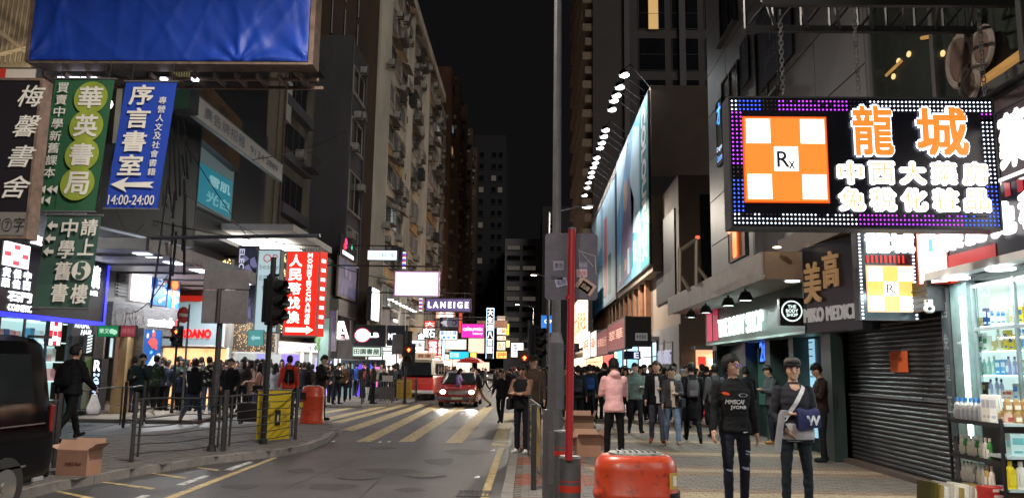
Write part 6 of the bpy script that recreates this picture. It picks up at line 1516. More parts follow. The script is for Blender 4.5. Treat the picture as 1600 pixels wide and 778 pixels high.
n=len(pts);m.add([fr.at(u,v,-.004)for u,v in pts]+[fr.at(u,v,0)for u,v in pts],[tuple(range(n)),tuple(range(n,2*n))]+[(i,(i+1)%n,n+(i+1)%n,n+i)for i in range(n)])
m.build('plate_back',mat('plate_alu',(.105, .10, .13), .5, .4,var=.25,scale=4,bump=.1),r)
def sticker(u0,v0,u1,v1,c,a,txt=None,tc=None):
 cx,cy=(u0+u1)/2*fr.W,(v0+v1)/2*fr.H;R2=Vector((math.cos(a),0,math.sin(a)));U2=Vector((-math.sin(a),0,math.cos(a)));w_,h_=(u1-u0)*fr.W,(v1-v0)*fr.H
 f=Fr(fr.at(cx,cy, .001)-R2*w_/2-U2*h_/2,R2,U2,w_,h_);o=rect(r,f,0,0,1,1,c, .001,'sticker', .0008)
 if txt:lettering(r,f,txt, .12, .2, .88, .8,tc, .002)
sticker(.16, .44, .36, .58,flat(140,138,160), .05,'廣告',BK);sticker(.20, .2, .42, .32,flat(165,165,190), .25,'電話',flat(60,60,120));sticker(.12, .30, .34, .35,flat(60,60,75),-.05)
sticker(.60, .34, .80, .46,flat(200,180,190), .02,'借錢',flat(190,70,90));sticker(.60, .12, .95, .30,flat(190,160,150),-.6);sticker(.66, .12, .88, .26,flat(170,60,45),-.6,'熱線',flat(210,190,170));sticker(.62, .46, .82, .58,flat(105,104,125), .0,'搬屋',flat(170,170,190))
for(x0_,y0_,x1_,y1_)in((.62, .74, .95, .66),(.95, .66, .97, .38),(.64, .78, .66, .5),(.7, .7, .92, .5)):
 m=MB();m.cyl(fr.at(x0_*fr.W,y0_*fr.H, .002),fr.at(x1_*fr.W,y1_*fr.H, .002), .0014,n=4);m.build('scribble',WHITEP,r)
# right kerb railing with banner seen edge on
ra,rb2=Vector((.08,11.0, .12)),Vector((.03,15.2, .12))
railing(ra,rb2,'dark kerb railing on the right seen almost edge on beside the lamp post')
fr=Fr(Vector((.00,15.0, .25)),Vector((.012,-1,0)),(0,0,1),3.6, .95)
clothbanner('railing_banner','yellow railing banner seen edge on beside the lamp post base',Fr(Vector((.02,14.6, .22)),Vector((.05,-1,0)),(0,0,1),2.6, .95),mat('banner_amber',s2l(205,170,90), .6,var=.15), .04)
# yellow plastic banner by minibus and rack
fr=front(619,592,643,622,36.5);y2=clothbanner('railing_banner','yellow banner with red characters on the railing beside the minibus',fr,mat('banner_gold',s2l(190,160,50), .6,var=.15), .05)
for i in range(3):column(y2,fr,'告示字', .08+i* .3, .1, .3+i* .3, .9,flat(150,50,30),gap=.3,n=.06)
railing(G(612,629),G(650,627.5),'short railing behind the yellow banner near the minibus')
railing(G(565,631),G(612,629),'railing section left of the yellow banner near the minibus',bars=4)
# rubbish bins
def bin_(loc,h,rx,ry,lab,rz=0):
 r=lempty('rubbish_bin',loc,label=lab,cat='rubbish bin',rz=rz,group='street rubbish bins');OR=worn(mat('bin_orange_red',(.55, .06, .02), .36,var=.12,scale=2,coat=.15,bump=.06),(.22, .035, .02), .35, .46,9)
 N_=32
 def ring(kx,z):return[(rx*kx*(abs(math.cos(t))** .75)*(1 if math.cos(t)>=0 else-1),ry*kx*(abs(math.sin(t))** .75)*(1 if math.sin(t)>=0 else-1),z)for t in[2*math.pi*i/N_ for i in range(N_)]]
 m=MB();m.loft([ring(k,z*h)for k,z in((.98,0),(1.05, .01),(1.05, .05),(.97, .06),(.955, .12),(.93, .15),(.92, .70),(.94, .715),(.94, .74),(.91, .755),(.90, .90),(.86, .955),(.76, .99),(.60,1.0))]);m.build('shell',OR,r,smooth=True,auto=50)
 m=MB();m.loft([ring(.60,h),ring(.58,h+ .012),ring(.3,h+ .02)]);m.build('ash_tray',mat('tray_metal',(.25, .25, .24), .5, .5,var=.6,scale=20),r,smooth=True,auto=40)
 for i in range(7):m=MB();x=-rx* .4+rx* .8*i/6;m.box(x- .006,x+ .006,-ry* .38,ry* .38,h+ .021,h+ .027);m.build('tray_slot',BLACK,r)
 m=MB();m.box(-rx*1.0- .0,-rx* .80,-ry* .35,ry* .30,h* .66,h* .86);return r,OR
r,OR=bin_((G(1,1).x*0+(989-826)/1250*5.95+ .0,5.95, .12),1.0, .325, .25,'large orange red rubbish bin with a flat ashtray top in the right foreground')
def patch(a0,a1,z0,z1,k0,k1,mm,nm,e=1.012):
 m=MB();V=[];ev=lambda t:(.325*abs(math.cos(t))** .75*(1 if math.cos(t)>=0 else-1), .25*abs(math.sin(t))** .75*(1 if math.sin(t)>=0 else-1))
 for i in range(9):
  x,y=ev(rad(a0+(a1-a0)*i/8));V+=[(x*k0*e,y*k0*e,z0),(x*k1*e,y*k1*e,z1)]
 m.add(V,[(2*i,2*i+2,2*i+3,2*i+1)for i in range(8)]);m.build(nm,mm,r)
patch(-50,-8, .78, .89, .905, .90,mat('sticker_yellow',s2l(200,165,75), .5),'sticker');patch(-42,-28, .80, .87, .905, .90,WHITEP,'sticker_badge',1.02)
patch(-52,0, .56, .755, .925, .935,BLACK,'mouth',1.02)
m=MB();m.box(.10, .2,-.1,-.02,1.0,1.004);m.build('sticker',flat(180,170,150),r)
p=G(487,661);r2,_=bin_((p.x,p.y, .12),1.02, .33, .27,'smaller looking orange red rubbish bin standing at the far end of the left kerb')
m=MB();m.box(-.28,-.13,-.27,-.2, .66, .86);m.build('mouth',BLACK,r2);m=MB();m.box(-.3,-.2,-.27,-.2, .45, .58);m.build('sticker',flat(200,180,60),r2)
# cardboard boxes
CBM=mat('cardboard',(.34, .185, .125), .85,var=.12,scale=4);CBI=mat('cardboard_inside',(.42, .25, .18), .85,var=.1)
def carton_box(loc,rz,a,b,h,lab,flaps=(50,35,60,20),txt=None):
 r=lempty('cardboard_box',loc,label=lab,cat='box',rz=rz,group='cardboard boxes');t= .006;m=MB()
 m.box(-a,a,-b,-b+t,0,h);m.build('wall',CBM,r)
 for q in((-a,a,b-t,b),(-a,-a+t,-b+t,b-t),(a-t,a,-b+t,b-t)):m=MB();m.box(*q,0,h);m.build('wall',CBM,r)
 m=MB();m.box(-a+t,a-t,-b+t,b-t,0, .01);m.build('bottom',CBI,r)
 for k,(sx,sy)in enumerate(((0,-1),(0,1),(-1,0),(1,0))):
  an=rad(flaps[k]);L=b* .95;dz=math.sin(an)*L;do=math.cos(an)*L;m=MB()
  if sy:V=[(-a,sy*b,h),(a,sy*b,h),(a* .98,sy*(b+do),h+dz),(-a* .98,sy*(b+do),h+dz)]
  else:V=[(sx*a,-b,h),(sx*a,b,h),(sx*(a+do),b* .98,h+dz),(sx*(a+do),-b* .98,h+dz)]
  V2=[(x,y,z+ .006)for x,y,z in V];m.add(V+V2,[(0,1,2,3),(7,6,5,4),(0,4,5,1),(1,5,6,2),(2,6,7,3),(3,7,4,0)]);m.build('flap',CBI,r)
 if txt:lettering(r,Fr((-a,-b,0),(1,0,0),(0,0,1),2*a,h),txt, .3, .42, .82, .54,flat(110,58,48), .002,bold=.02)
 return r
p=G(128,740);carton_box((p.x,p.y- .1, .12),rad(-8), .24, .16, .36,'open brown cardboard box with raised flaps beside the black van',(118,62,20,38),'BUBBLE WRAP')
CBP=mat('crate_pale',(.42, .31, .19), .85,var=.15)
for k,(px,py,a,b,h,rz)in enumerate(((918,712, .22, .16, .34, .1),(903,698, .30, .2, .12,-.1),(905,690, .30, .2, .5, .05),(930,700, .2, .15, .2, .5))):
 p=G(px,py);carton_box((p.x,p.y, .12),rz,a,b,h,('open cardboard box with a white label beside the red pole','flat low cardboard tray beside the red pole','tallest carton of the pile behind the red pole','small carton near the feet of the pink hoodie')[k],(30,60,20,70))
# newspaper rack by the crowd
p=G(598,630);r=empty('newspaper_stand',p,'metal rack of leaflets beside people waiting at the crossing','stand')
m=MB()
for i in range(9):m.cyl(p+Vector((-.5+i* .125,0,0)),p+Vector((-.45+i* .11, .1, .95)), .014,n=5)
m.cyl(p+Vector((-.5,0, .95)),p+Vector((.5,0, .95)), .02,n=5);m.build('rack_bars',STEEL,r);m=MB();m.box(p.x- .05,p.x+ .4,p.y- .02,p.y, .12+ .95, .12+1.2);m.build('notice',flat(190,190,190),r)
m=MB();m.box(p.x- .45,p.x+ .45,p.y+ .05,p.y+ .25, .3, .8);m.build('leaflets',flat(90,88,92),r)
# suitcase
p=G(391,662,0);r=lempty('suitcase',(p.x,p.y,0),label='large black wheeled suitcase standing beside the woman in pink',cat='suitcase')
m=MB();m.box(-.36, .36,-.15, .15, .07, .62);m.build('body',mat('case_black',(.012, .012, .014), .5),r,bevel=.04);m=MB();m.cyl((-.1,0, .62),(-.1,0, .95), .012,n=5);m.cyl((.1,0, .62),(.1,0, .95), .012,n=5);m.cyl((-.1,0, .95),(.1,0, .95), .015,n=5);m.build('handle',DSTEEL,r)
for x in(-.28, .28):
 for y in(-.1, .1):m=MB();m.cyl((x,y- .015, .035),(x,y+ .015, .035), .035,n=8);m.build('wheel',BLACK,r)
# red umbrella canopy in the distance
c=P(736,563,55);r=empty('parasol',(c.x,c.y,0),'red parasol standing over the far end of the street','parasol');m=MB()
rg=[[(c.x+1.0*k*math.cos(2*math.pi*i/8),c.y+1.0*k*math.sin(2*math.pi*i/8),c.z+z)for i in range(8)]for k,z in((1,-.15),(.7, .08),(.3, .2),(.02, .26))];m.loft(rg);m.build('canopy',flat(190,50,40),r);m=MB();m.cyl((c.x,c.y,0),(c.x,c.y,c.z+ .2), .03,n=6);m.build('pole',STEEL,r)
# ---------------------------------------------------------------- vehicles
GLB=mat('car_glass',(.012, .014, .016), .08,var=.2,spec=.8);RUB=mat('tyre_rubber',(.018, .018, .018), .8);CHR=mat('chrome',(.6, .6, .6), .15, .9,var=.05)
def wheel(root,x,y,r=.31,w=.19):
 s=1 if x>0 else-1;m=MB();m.cyl((x,y,r),(x-s*w,y,r),r,n=24);t=m.build('tyre',RUB,root,smooth=True,auto=40)
 w_=empty('wheel',(0,0,0));w_.parent=root;WL[w_.name]=Vector((0,0,0));t.parent=w_
 m=MB();m.cyl((x+s* .005,y,r),(x-s* .05,y,r),r* .62,r* .6,n=18);m.cyl((x+s* .015,y,r),(x,y,r),r* .2,n=10);m.build('rim',CHR,w_)
def bodyloft(secs,mt,root,name='body',smooth=True,auto=35):
 """secs: (y, z_bottom, z_top, half width bottom, half width top) from nose to tail"""
 m=MB();rg=[]
 for(y,zb,zt,wb,wt)in secs:
  k= .06;rg.append([(-wb+k,y,zb),(-wb,y,zb+k),(-wb*1.0,y,zb+(zt-zb)* .55),(-wt,y,zt-k),(-wt+k,y,zt),(wt-k,y,zt),(wt,y,zt-k),(wb,y,zb+(zt-zb)* .55),(wb,y,zb+k),(wb-k,y,zb)])
 m.loft(rg);return m.build(name,mt,root,smooth=smooth,auto=auto)
def taxi(x,y,lab,body,roof,lights=True,taxisign=True,lwid=1.0):
 r=lempty('taxi' if taxisign else 'parked_car',(x,y,0),label=lab,cat='taxi' if taxisign else 'car')
 bodyloft([(-2.3, .32, .62, .78, .76),(-2.25, .22, .80, .84, .80),(-1.9, .2, .86, .86, .80),(-1.1, .2, .97, .86, .80),(.9, .2, .98, .86, .80),(1.9, .2, .96, .86, .80),(2.3, .25, .88, .84, .78),(2.36, .35, .75, .78, .74)],body,r)
 bodyloft([(-1.15, .94, .99, .76, .74),(-.55, .94,1.40, .76, .60),(-.35, .94,1.46, .76, .60),(1.0, .94,1.46, .76, .60),(1.25, .94,1.40, .76, .60),(1.75, .94,1.0, .74, .70)],GLB,r,'cabin_glass')
 m=MB();m.box(-.60, .60,-.48,1.15,1.44,1.50);m.build('roof',roof,r,bevel=.03)
 for sx in(-1,1):
  for(y0_,y1_,z0_,z1_)in((-1.12,-.50, .97,1.47),(1.2,1.7,1.47, .98)):m=MB();a_=Vector((sx* .755,y0_,z0_));b_=Vector((sx* .61,y1_,z1_))if z1_>z0_ else Vector((sx* .72,y1_,z1_));a_=a_ if z1_>z0_ else Vector((sx* .61,y0_,z0_));m.cyl(a_,b_, .035,n=6);m.build('pillar',roof,r)
  m=MB();m.box(sx* .80- .07,sx* .80+ .07,-.75,-.65, .98,1.10);m.build('mirror',BLACK,r)
  m=MB();m.ell((sx* .62,-2.27, .65),(.13, .06, .10),14,8);m.build('headlight',E((1, .95, .86),14*lwid)if lights else mat('lamp_glass_dim',(.5, .5, .5), .1),r,smooth=True)
  m=MB();m.box(sx* .60- .15,sx* .60+ .15,-2.34,-2.28, .36, .42);m.build('fog_lamp',glow(255,170,80, .8),r)
  m=MB();m.box(sx* .62- .16,sx* .62+ .16,2.30,2.37, .58, .76);m.build('tail_light',flat(150,20,15),r)
 m=MB()
 for i in range(5):m.box(-.40, .40,-2.315,-2.28, .54+i* .04, .56+i* .04)
 m.build('grille',CHR,r);m=MB();m.box(-.84, .84,-2.37,-2.25, .30, .44);m.build('bumper',mat('bumper_grey',(.12, .12, .12), .5),r,bevel=.03)
 m=MB();m.box(-.24, .24,-2.385,-2.372, .34, .43);m.build('number_plate',flat(220,215,190),r)
 for sx in(-1,1):
  for yy in(-1.45,1.35):wheel(r,sx* .86,yy)
 if taxisign:m=MB();m.box(-.18, .18,-.1, .06,1.50,1.62);m.build('roof_sign',glow(255,240,210, .8),r,bevel=.02);lettering(r,Fr((-.18,-.102,1.5),(1,0,0),(0,0,1), .36, .12),'TAXI', .12, .2, .88, .8,flat(180,20,20), .003)
 for sx in(-1,1):
  l=bpy.data.lights.new('headlight_beam','SPOT');l.energy=160 if lights else 0;l.spot_size=rad(50);l.spot_blend= .7;l.shadow_soft_size= .08;l.color=(1, .93, .8)
  if lights:o=bpy.data.objects.new('headlight_beam',l);COL.objects.link(o);o.parent=r;o.location=(sx* .6,-2.42, .64);o.rotation_euler=(rad(84),0,rad(180))
 return r
c=G(714,636,0);taxi(c.x,c.y+2.2,'red taxi with silver roof and glaring headlights waiting at the crossing',mat('taxi_red',(.27, .014, .014), .25,coat=.6,var=.05),mat('taxi_silver',(.45, .45, .47), .3, .4,var=.05))
c=G(694,622,0);taxi(c.x,c.y+3,'dark car with pale roof edge queued just behind the red taxi',mat('car_dark',(.02, .022, .026), .25,coat=.6),mat('car_dark2',(.2, .2, .22), .25,coat=.6),lights=False,taxisign=False)
for k,(px,y,col)in enumerate(((806,75,(.3, .02, .02)),(792,95,(.03, .03, .03)),(770,110,(.25, .25, .26)))):
 taxi((px-826)/1250*y,y,('red taxi far along the right lane of the street','dark car far off in the right lane','silver car farthest away in the middle lane')[k],mat('far_car_%d'%k,col, .3,coat=.5),mat('far_car_%d'%k,col, .3),lights=True,taxisign=(k==0),lwid=.5)
# minibus / light van
c=G(655,625.5,0);r=lempty('minibus',(c.x- .25,c.y+2.6,0),label='cream and red minibus with a lettered roof board stopped behind the yellow banner',cat='minibus')
RD=mat('bus_red',(.45, .03, .025), .3,coat=.4);CRM=mat('bus_cream',(.55, .5, .42), .35,coat=.3)
bodyloft([(-2.5, .4, .9, .9, .88),(-2.45, .3,1.15, .95, .92),(-2.2, .3,1.25, .97, .95),(2.8, .3,1.25, .97, .95),(2.9, .4,1.2, .95, .93)],RD,r)
bodyloft([(-2.42,1.24,1.3, .93, .9),(-2.15,1.24,2.0, .95, .86),(-1.9,1.24,2.12, .95, .86),(2.8,1.24,2.12, .95, .86)],CRM,r,'upper_body')
m=MB();m.add([(-.82,-2.47,1.28),(.82,-2.47,1.28),(.76,-2.2,1.95),(-.76,-2.2,1.95),(-.82,-2.40,1.28),(.82,-2.40,1.28),(.76,-2.13,1.95),(-.76,-2.13,1.95)],[(0,1,2,3),(7,6,5,4),(0,4,5,1),(1,5,6,2),(2,6,7,3),(3,7,4,0)]);m.build('windscreen',GLB,r)
fr=Fr((-.95,-2.3,2.12),(1,0,0),(0,0,1),1.9, .32);m=MB();m.fbox(fr,0,1.9,0, .32,-.1,0);m.build('roof_board',glow(200,180,150, .6),r)
lettering(r,fr,'旺角 貨運', .1, .2, .9, .8,flat(170,50,40), .004,bold=.03)
for sx in(-1,1):
 m=MB();m.box(sx* .68- .13,sx* .68+ .13,-2.49,-2.43, .72, .90);m.build('headlight',flat(200,200,195, .2),r);m=MB();m.box(sx*1.08- .08,sx*1.08+ .08,-2.3,-2.2,1.4,1.8);m.build('mirror',BLACK,r)
 for k in range(3):m=MB();m.box(sx* .945- .012,sx* .945+ .012,-1.5+k*1.35,-.3+k*1.35,1.32,1.9);m.build('side_window',GLB,r)
 for yy in(-1.6,1.7):wheel(r,sx* .96,yy, .36, .22)
m=MB();m.box(-.95, .95,-2.56,-2.45, .34, .52);m.build('bumper',mat('bumper_white',(.5, .5, .5), .4),r,bevel=.03);m=MB();m.box(-.26, .26,-2.57,-2.562, .38, .48);m.build('number_plate',flat(225,220,190),r)
# black van, near left: rear end towards the far side
vx=-5.80;vy=9.85;BKP=mat('van_black',(.003, .003, .004), .10,var=.2,scale=.5,spec=.28)
r=lempty('van',(vx- .9,vy,0),label='glossy black van parked at the left edge of the picture',cat='van')
m=MB();rg=[]
prof=[(-.9, .9),(-.9, .9)]
for(y,zb,zt,wt,bulge)in((-4.9, .4,1.0, .78,0),(-4.8, .3,1.2, .82,0),(-4.2, .28,1.45, .84,0),(-3.6, .28,1.95, .80,0),(-3.2, .28,2.0, .80,0),(-.6, .28,2.02, .80,0),(-.22, .28,1.99, .80,0),(-.10, .30,1.90, .78,0),(.0, .36,1.2, .80,0),(.02, .42, .9, .8,0)):
 hw= .90;zs=min(zt- .05,1.22)
 rg.append([(-wt+ .1,y,zt),(-wt,y,zt- .07),(-hw,y,min(zs,zt- .1)),(-hw- .02,y, .75 if zt> .8 else .6),(-hw,y,zb+ .05),(-hw+ .08,y,zb),(hw- .08,y,zb),(hw,y,zb+ .05),(hw+ .02,y, .75),(hw,y,min(zs,zt- .1)),(wt,y,zt- .07),(wt- .1,y,zt)])
m.loft(rg);m.build('body',BKP,r,smooth=True,auto=30)
for(a,b)in((-.40,-1.62),(-1.72,-3.0),(-3.1,-3.75)):
 m=MB();m.add([(.905,a,1.24),(.905,b,1.24),(.826,b+ .05,1.80),(.826,a- .05,1.80),(.88,a,1.24),(.88,b,1.24),(.80,b+ .05,1.80),(.80,a- .05,1.80)],[(0,1,2,3),(7,6,5,4),(0,4,5,1),(1,5,6,2),(2,6,7,3),(3,7,4,0)]);m.build('side_window',GLB,r)
m=MB();m.box(.895, .93,-.085,-.02, .88,1.2);m.build('tail_light',mat('tail_red',(.16, .012, .01), .3),r,bevel=.01)
m=MB();m.box(.915, .93,-3.9,-.5, .52, .545);m.box(.915, .93,-1.7,-.2, .985,1.0);m.build('trim_strip',CHR,r)
m=MB();m.box(.90, .935,-1.95,-1.75,1.02,1.06);m.build('door_handle',CHR,r);m=MB();m.box(.90, .922,-.32,-.12, .33, .37);m.build('reflector',flat(150,150,150),r)
m=MB();m.box(-.88, .88, .0, .08, .33, .58);m.build('rear_bumper',BKP,r,bevel=.03)
m=MB();m.box(.7, .78,-.35, .02,2.0,2.03);m.build('roof_trim',BLACK,r)
for sx in(-1,1):
 for yy in(-.85,-3.9):wheel(r,sx* .93,yy, .33, .2)
m=MB();m.box(-.3, .3, .085, .09, .62, .74);m.build('number_plate',flat(215,200,60),r)
# ---------------------------------------------------------------- people
def cloth(r,g,b,sc=9,rough=.85,bump=.35):return mat('cloth_%d_%d_%d'%(r,g,b),s2l(r,g,b),rough,var=.16,scale=sc,bump=bump,bscale=22,spec=.25)
SKINS=[mat('skin_%d'%i,c, .5,var=.07,scale=6,spec=.35)for i,c in enumerate([(.50, .30, .21),(.42, .24, .16),(.56, .36, .26)])]
HAIRB=mat('hair_black',(.009, .008, .008), .6,spec=.25,var=.3,scale=40,bump=.6,bscale=60);HAIRN=mat('hair_brown',(.04, .022, .014), .5,var=.3,scale=40,bump=.6,bscale=60);HAIRG=mat('hair_tan',(.12, .07, .035), .55,var=.3,scale=40,bump=.5)
SHW=cloth(205,205,200);SHB=cloth(18,18,20)
EYEW=mat('eye_dark',(.01, .008, .008), .2);LIP=mat('lip',(.36, .17, .13), .5)
def rot_x(v,a,c=Vector((0,0,0))):
 return(Matrix.Rotation(a,3,'X')@(Vector(v)-c))+c
class Body:
 def __init__(s):s.P=[]
 def cap(s,a,b,ra,rb,cls,n=12,flat_=None):
  a=Vector(a);b=Vector(b);d=(b-a);L=d.length
  d=d.normalized()if L>1e-6 else Vector((0,0,1));u=d.cross(Vector((0,1,0)))
  u=u.normalized()if u.length> .05 else Vector((1,0,0));w_=d.cross(u);rg=[]
  fx=flat_ or(1,1)
  for k in(-80,-50,-20):t=rad(k);rg.append((a+d*ra*math.sin(t),ra*math.cos(t)))
  rg.append((a.lerp(b, .33),ra* .67+rb* .33));rg.append((a.lerp(b, .66),ra* .34+rb* .66))
  for k in(20,50,80):t=rad(k);rg.append((b+d*rb*math.sin(t),rb*math.cos(t)))
  m=MB();m.loft([[p+u*(r*fx[0]*math.cos(2*math.pi*i/n))+w_*(r*fx[1]*math.sin(2*math.pi*i/n))for i in range(n)]for p,r in rg]);s.P.append((m,cls))
 def ell(s,c,r,cls,n=14,m_=9,M=None):
  m=MB();m.ell((0,0,0),r,n,m_)
  if M is not None:m.v=[tuple(M@(Vector(q)+Vector(c)))for q in m.v]
  else:m.v=[tuple(Vector(q)+Vector(c))for q in m.v]
  s.P.append((m,cls))
 def rings(s,R,cls,T=None,n=18,pw=.85):
  m=MB();rg=[]
  for(x,y,z,rx,ry)in R:
   ring=[]
   for i in range(n):
    t=2*math.pi*i/n;c_,s_=math.cos(t),math.sin(t)
    q=Vector((x+rx*math.copysign(abs(c_)**pw,c_),y+ry*math.copysign(abs(s_)**pw,s_),z));ring.append(T@q if T is not None else q)
   rg.append(ring)
  m.loft(rg);s.P.append((m,cls))
 def solve(s,voxel,fold=.006,seed=0,smooth=3):
  me=bpy.data.meshes.new('tmp');V=[];F=[];C=[]
  for m,c in s.P:
   k=len(V);V+=m.v;F+=[tuple(i+k for i in f)for f in m.f];C+=[c]*len(m.f)
  me.from_pydata([tuple(v)for v in V],[],F);bm=bmesh.new();bm.from_mesh(me);bmesh.ops.recalc_face_normals(bm,faces=bm.faces);bm.to_mesh(me);bm.free()
  bvh=BVHTree.FromPolygons([Vector(v)for v in V],F)
  o=bpy.data.objects.new('tmp',me)
  r=o.modifiers.new('r','REMESH');r.mode='VOXEL';r.voxel_size=voxel
  q=o.modifiers.new('s','SMOOTH');q.factor= .5;q.iterations=smooth
  out=evalmesh(o)
  bpy.data.objects.remove(o);bpy.data.meshes.remove(me);out.name='body'
  cls=[]
  for p in out.polygons:
   h=bvh.find_nearest(p.center);cls.append(C[h[2]]if h[2]is not None else 0)
  out.materials.clear()
  for i in range(5):out.materials.append(None)
  out.polygons.foreach_set('material_index',cls);out.polygons.foreach_set('use_smooth',[True]*len(cls))
  vc={}
  for p,c in zip(out.polygons,cls):
   for v in p.vertices:vc.setdefault(v,[]).append(c)
  off=Vector((seed*3.1,seed*1.7,0))
  for v in out.vertices:
   c=vc.get(v.index,[0])
   if all(k in(1,2)for k in c):
    co=v.co+off;st=Vector((co.x*9,co.y*9,co.z*17));v.co+=v.normal*(fold*noise.noise(st)+fold* .6*noise.noise(co*34))
  return out
def make_body(top='jacket',pose=None,female=False,fg=False,voxel=.021,seed=0,hood=False,skirt=False,wide=1.0,slim=False):
 p=dict(lean=0,head=(0,0),L=(6,10,12,5),R=(6,10,12,5),lL=(4,4),lR=(-3,3));p.update(pose or{})
 B=Body();th={'tee': .0,'knit': .006,'hoodie': .018,'jacket': .016,'puffer': .036,'coat': .022}[top]
 shw= .175 if not female else .155;hipw= .088
 hem={'tee': .88,'knit': .86,'hoodie': .83,'jacket': .82,'puffer': .83,'coat': .50}[top]
 ln=Matrix.Translation((0,0, .92))@Matrix.Rotation(rad(p['lean']),4,'X')@Matrix.Translation((0,0,-.92))
 w_=wide
 # pelvis & legs
 hip0= .92
 B.rings([(0, .01, .80, .10, .075),(0, .01, .86, .150*w_, .11),(0, .01, .95, .152*w_, .108),(0,0,1.04, .135*w_, .098)],2)
 J={}
 for sd,key in((1,'lL'),(-1,'lR')):
  hf,kb=p[key][:2];ab=p[key][2]if len(p[key])>2 else 2.5
  hp=Vector((sd*hipw,0,hip0- .03));d=Vector((0,-math.sin(rad(hf)),-math.cos(rad(hf))));d=Matrix.Rotation(rad(-sd*ab),3,'Y')@d
  kn=hp+d* .43;d2=Vector((0,-math.sin(rad(hf-kb)),-math.cos(rad(hf-kb))));d2=Matrix.Rotation(rad(-sd*ab* .3),3,'Y')@d2;an=kn+d2* .40
  J[key]=(hp,kn,an,d2)
  tk= .0 if slim else .008
  B.cap(hp,kn, .086*w_** .5, .058+tk,2);B.cap(kn,kn+d2* .2, .058+tk, .054+tk,2);B.cap(kn+d2* .2,an, .054+tk, .042+tk*1.6,2)
  fa=rad(min(25,max(-50,hf-kb)));
  toe=Vector((sd* .03,-math.cos(fa* .8)* .17,math.sin(fa* .8)* .17- .055));hl=Vector((0, .045,-.05))
  B.cap(an+hl,an+toe, .042, .036,3,flat_=(1.05, .95));B.cap(an+Vector((0,0, .02)),an+hl* .6, .042, .045,3)
 if skirt:B.rings([(0,0, .48, .20, .17),(0,0, .7, .18, .15),(0,0, .95, .15, .11)],1)
 # torso
 t=th
 R=[(0, .005,1.03, .138*w_+t, .10+t),(0, .0,1.12, .143*w_+t, .103+t),(0,-.005,1.24,(.165 if not female else .148)*w_+t, .118+t+(.01 if female else 0)),(0, .0,1.33,(shw- .005)*w_+t* .8, .108+t* .8),(0, .008,1.395,(shw- .022)*w_+t* .5, .088+t* .5),(0, .012,1.435, .10*w_, .068),(0, .01,1.47, .062, .056)]
 if top!='coat':R=[(0, .005,hem, .160*w_+t*1.2, .118+t*1.2),(0, .005,hem+ .03, .165*w_+t*1.3, .122+t*1.3),(0, .005, .94, .157*w_+t*1.1, .113+t)]+R
 else:R=[(0, .0,hem, .205, .165),(0,0, .62, .195, .155),(0, .005, .80, .178+t, .135+t),(0, .005, .95, .16+t, .118+t)]+R
 B.rings(R,1,ln)
 # arms
 for sd,key in((1,'L'),(-1,'R')):
  sf,sa,eb,tw=p[key]
  sh=ln@Vector((sd*shw*w_** .5, .01,1.375));M_=Matrix.Rotation(rad(-sd*sa),3,'Y')
  d=M_@Vector((0,-math.sin(rad(sf)),-math.cos(rad(sf))));el=sh+d* .275
  d2=Vector((0,-math.sin(rad(sf+eb)),-math.cos(rad(sf+eb))));d2=M_@(Matrix.Rotation(rad(-sd*tw),3,Vector((0,-math.sin(rad(sf)),-math.cos(rad(sf)))).normalized()*-1)@d2)
  wr=el+d2* .235;a_=t* .7
  B.cap(sh,el, .058+a_, .044+a_,1);B.cap(el,wr, .044+a_, .031+a_* .9,1)
  J[key]=(sh,el,wr,d2)
  side=Vector((-sd,0,0));side=(side-d2*side.dot(d2));side=side.normalized()if side.length> .1 else Vector((0,-1,0))
  pn=d2.cross(side).normalized()
  if not fg:
   B.cap(wr,wr+d2* .085, .028, .03,0,flat_=(.8,1.0));B.cap(wr+d2* .09,wr+d2* .15+side* .015, .026, .016,0);B.cap(wr+d2* .02-pn* .02,wr+d2* .08-pn* .045, .014, .011,0)
  else:
   fw=Vector((0,-1,0));fw=(fw-d2*fw.dot(d2)).normalized();nrm=side # palm towards the body, knuckles across fw
   B.cap(wr-d2* .01,wr+d2* .03, .026, .028,0)
   for q in(-1,0,1):B.cap(wr+d2* .02+fw*q* .014,wr+d2* .085+fw*q* .022, .017, .0155,0)
   for k,(q,L)in enumerate(((.034, .068),(.0115, .078),(-.0115, .072),(-.032, .056))):
    a=wr+d2* .088+fw*q;b=a+(d2+nrm* .18).normalized()*L* .5;c=b+(d2+nrm* .75).normalized()*L* .5
    B.cap(a,b, .0098, .0090,0,8);B.cap(b,c, .0090, .0078,0,8)
   a=wr+d2* .022+fw* .022;b=a+(d2* .7+fw* .8+nrm* .2).normalized()* .042;c=b+(d2*1.0+fw* .25+nrm* .3).normalized()* .034
   B.cap(a,b, .0135, .0110,0,8);B.cap(b,c, .0108, .009,0,8)
 # neck, head
 hy,hpz=p['head'];hc=ln@Vector((0,-.002,1.462))
 H=Matrix.Translation(hc)@Matrix.Rotation(rad(hy),4,'Z')@Matrix.Rotation(rad(hpz),4,'X')@Matrix.Scale(1.07,4)
 B.cap(ln@Vector((0, .015,1.42)),H@Vector((0, .0, .05)), .054 if not female else .046, .052 if not female else .044,0)
 B.ell((0, .002, .145),(.073, .092, .105),0,M=H);B.ell((0,-.028, .085),(.052, .055, .062),0,M=H);B.ell((0,-.040, .13),(.058, .048, .06),0,M=H)
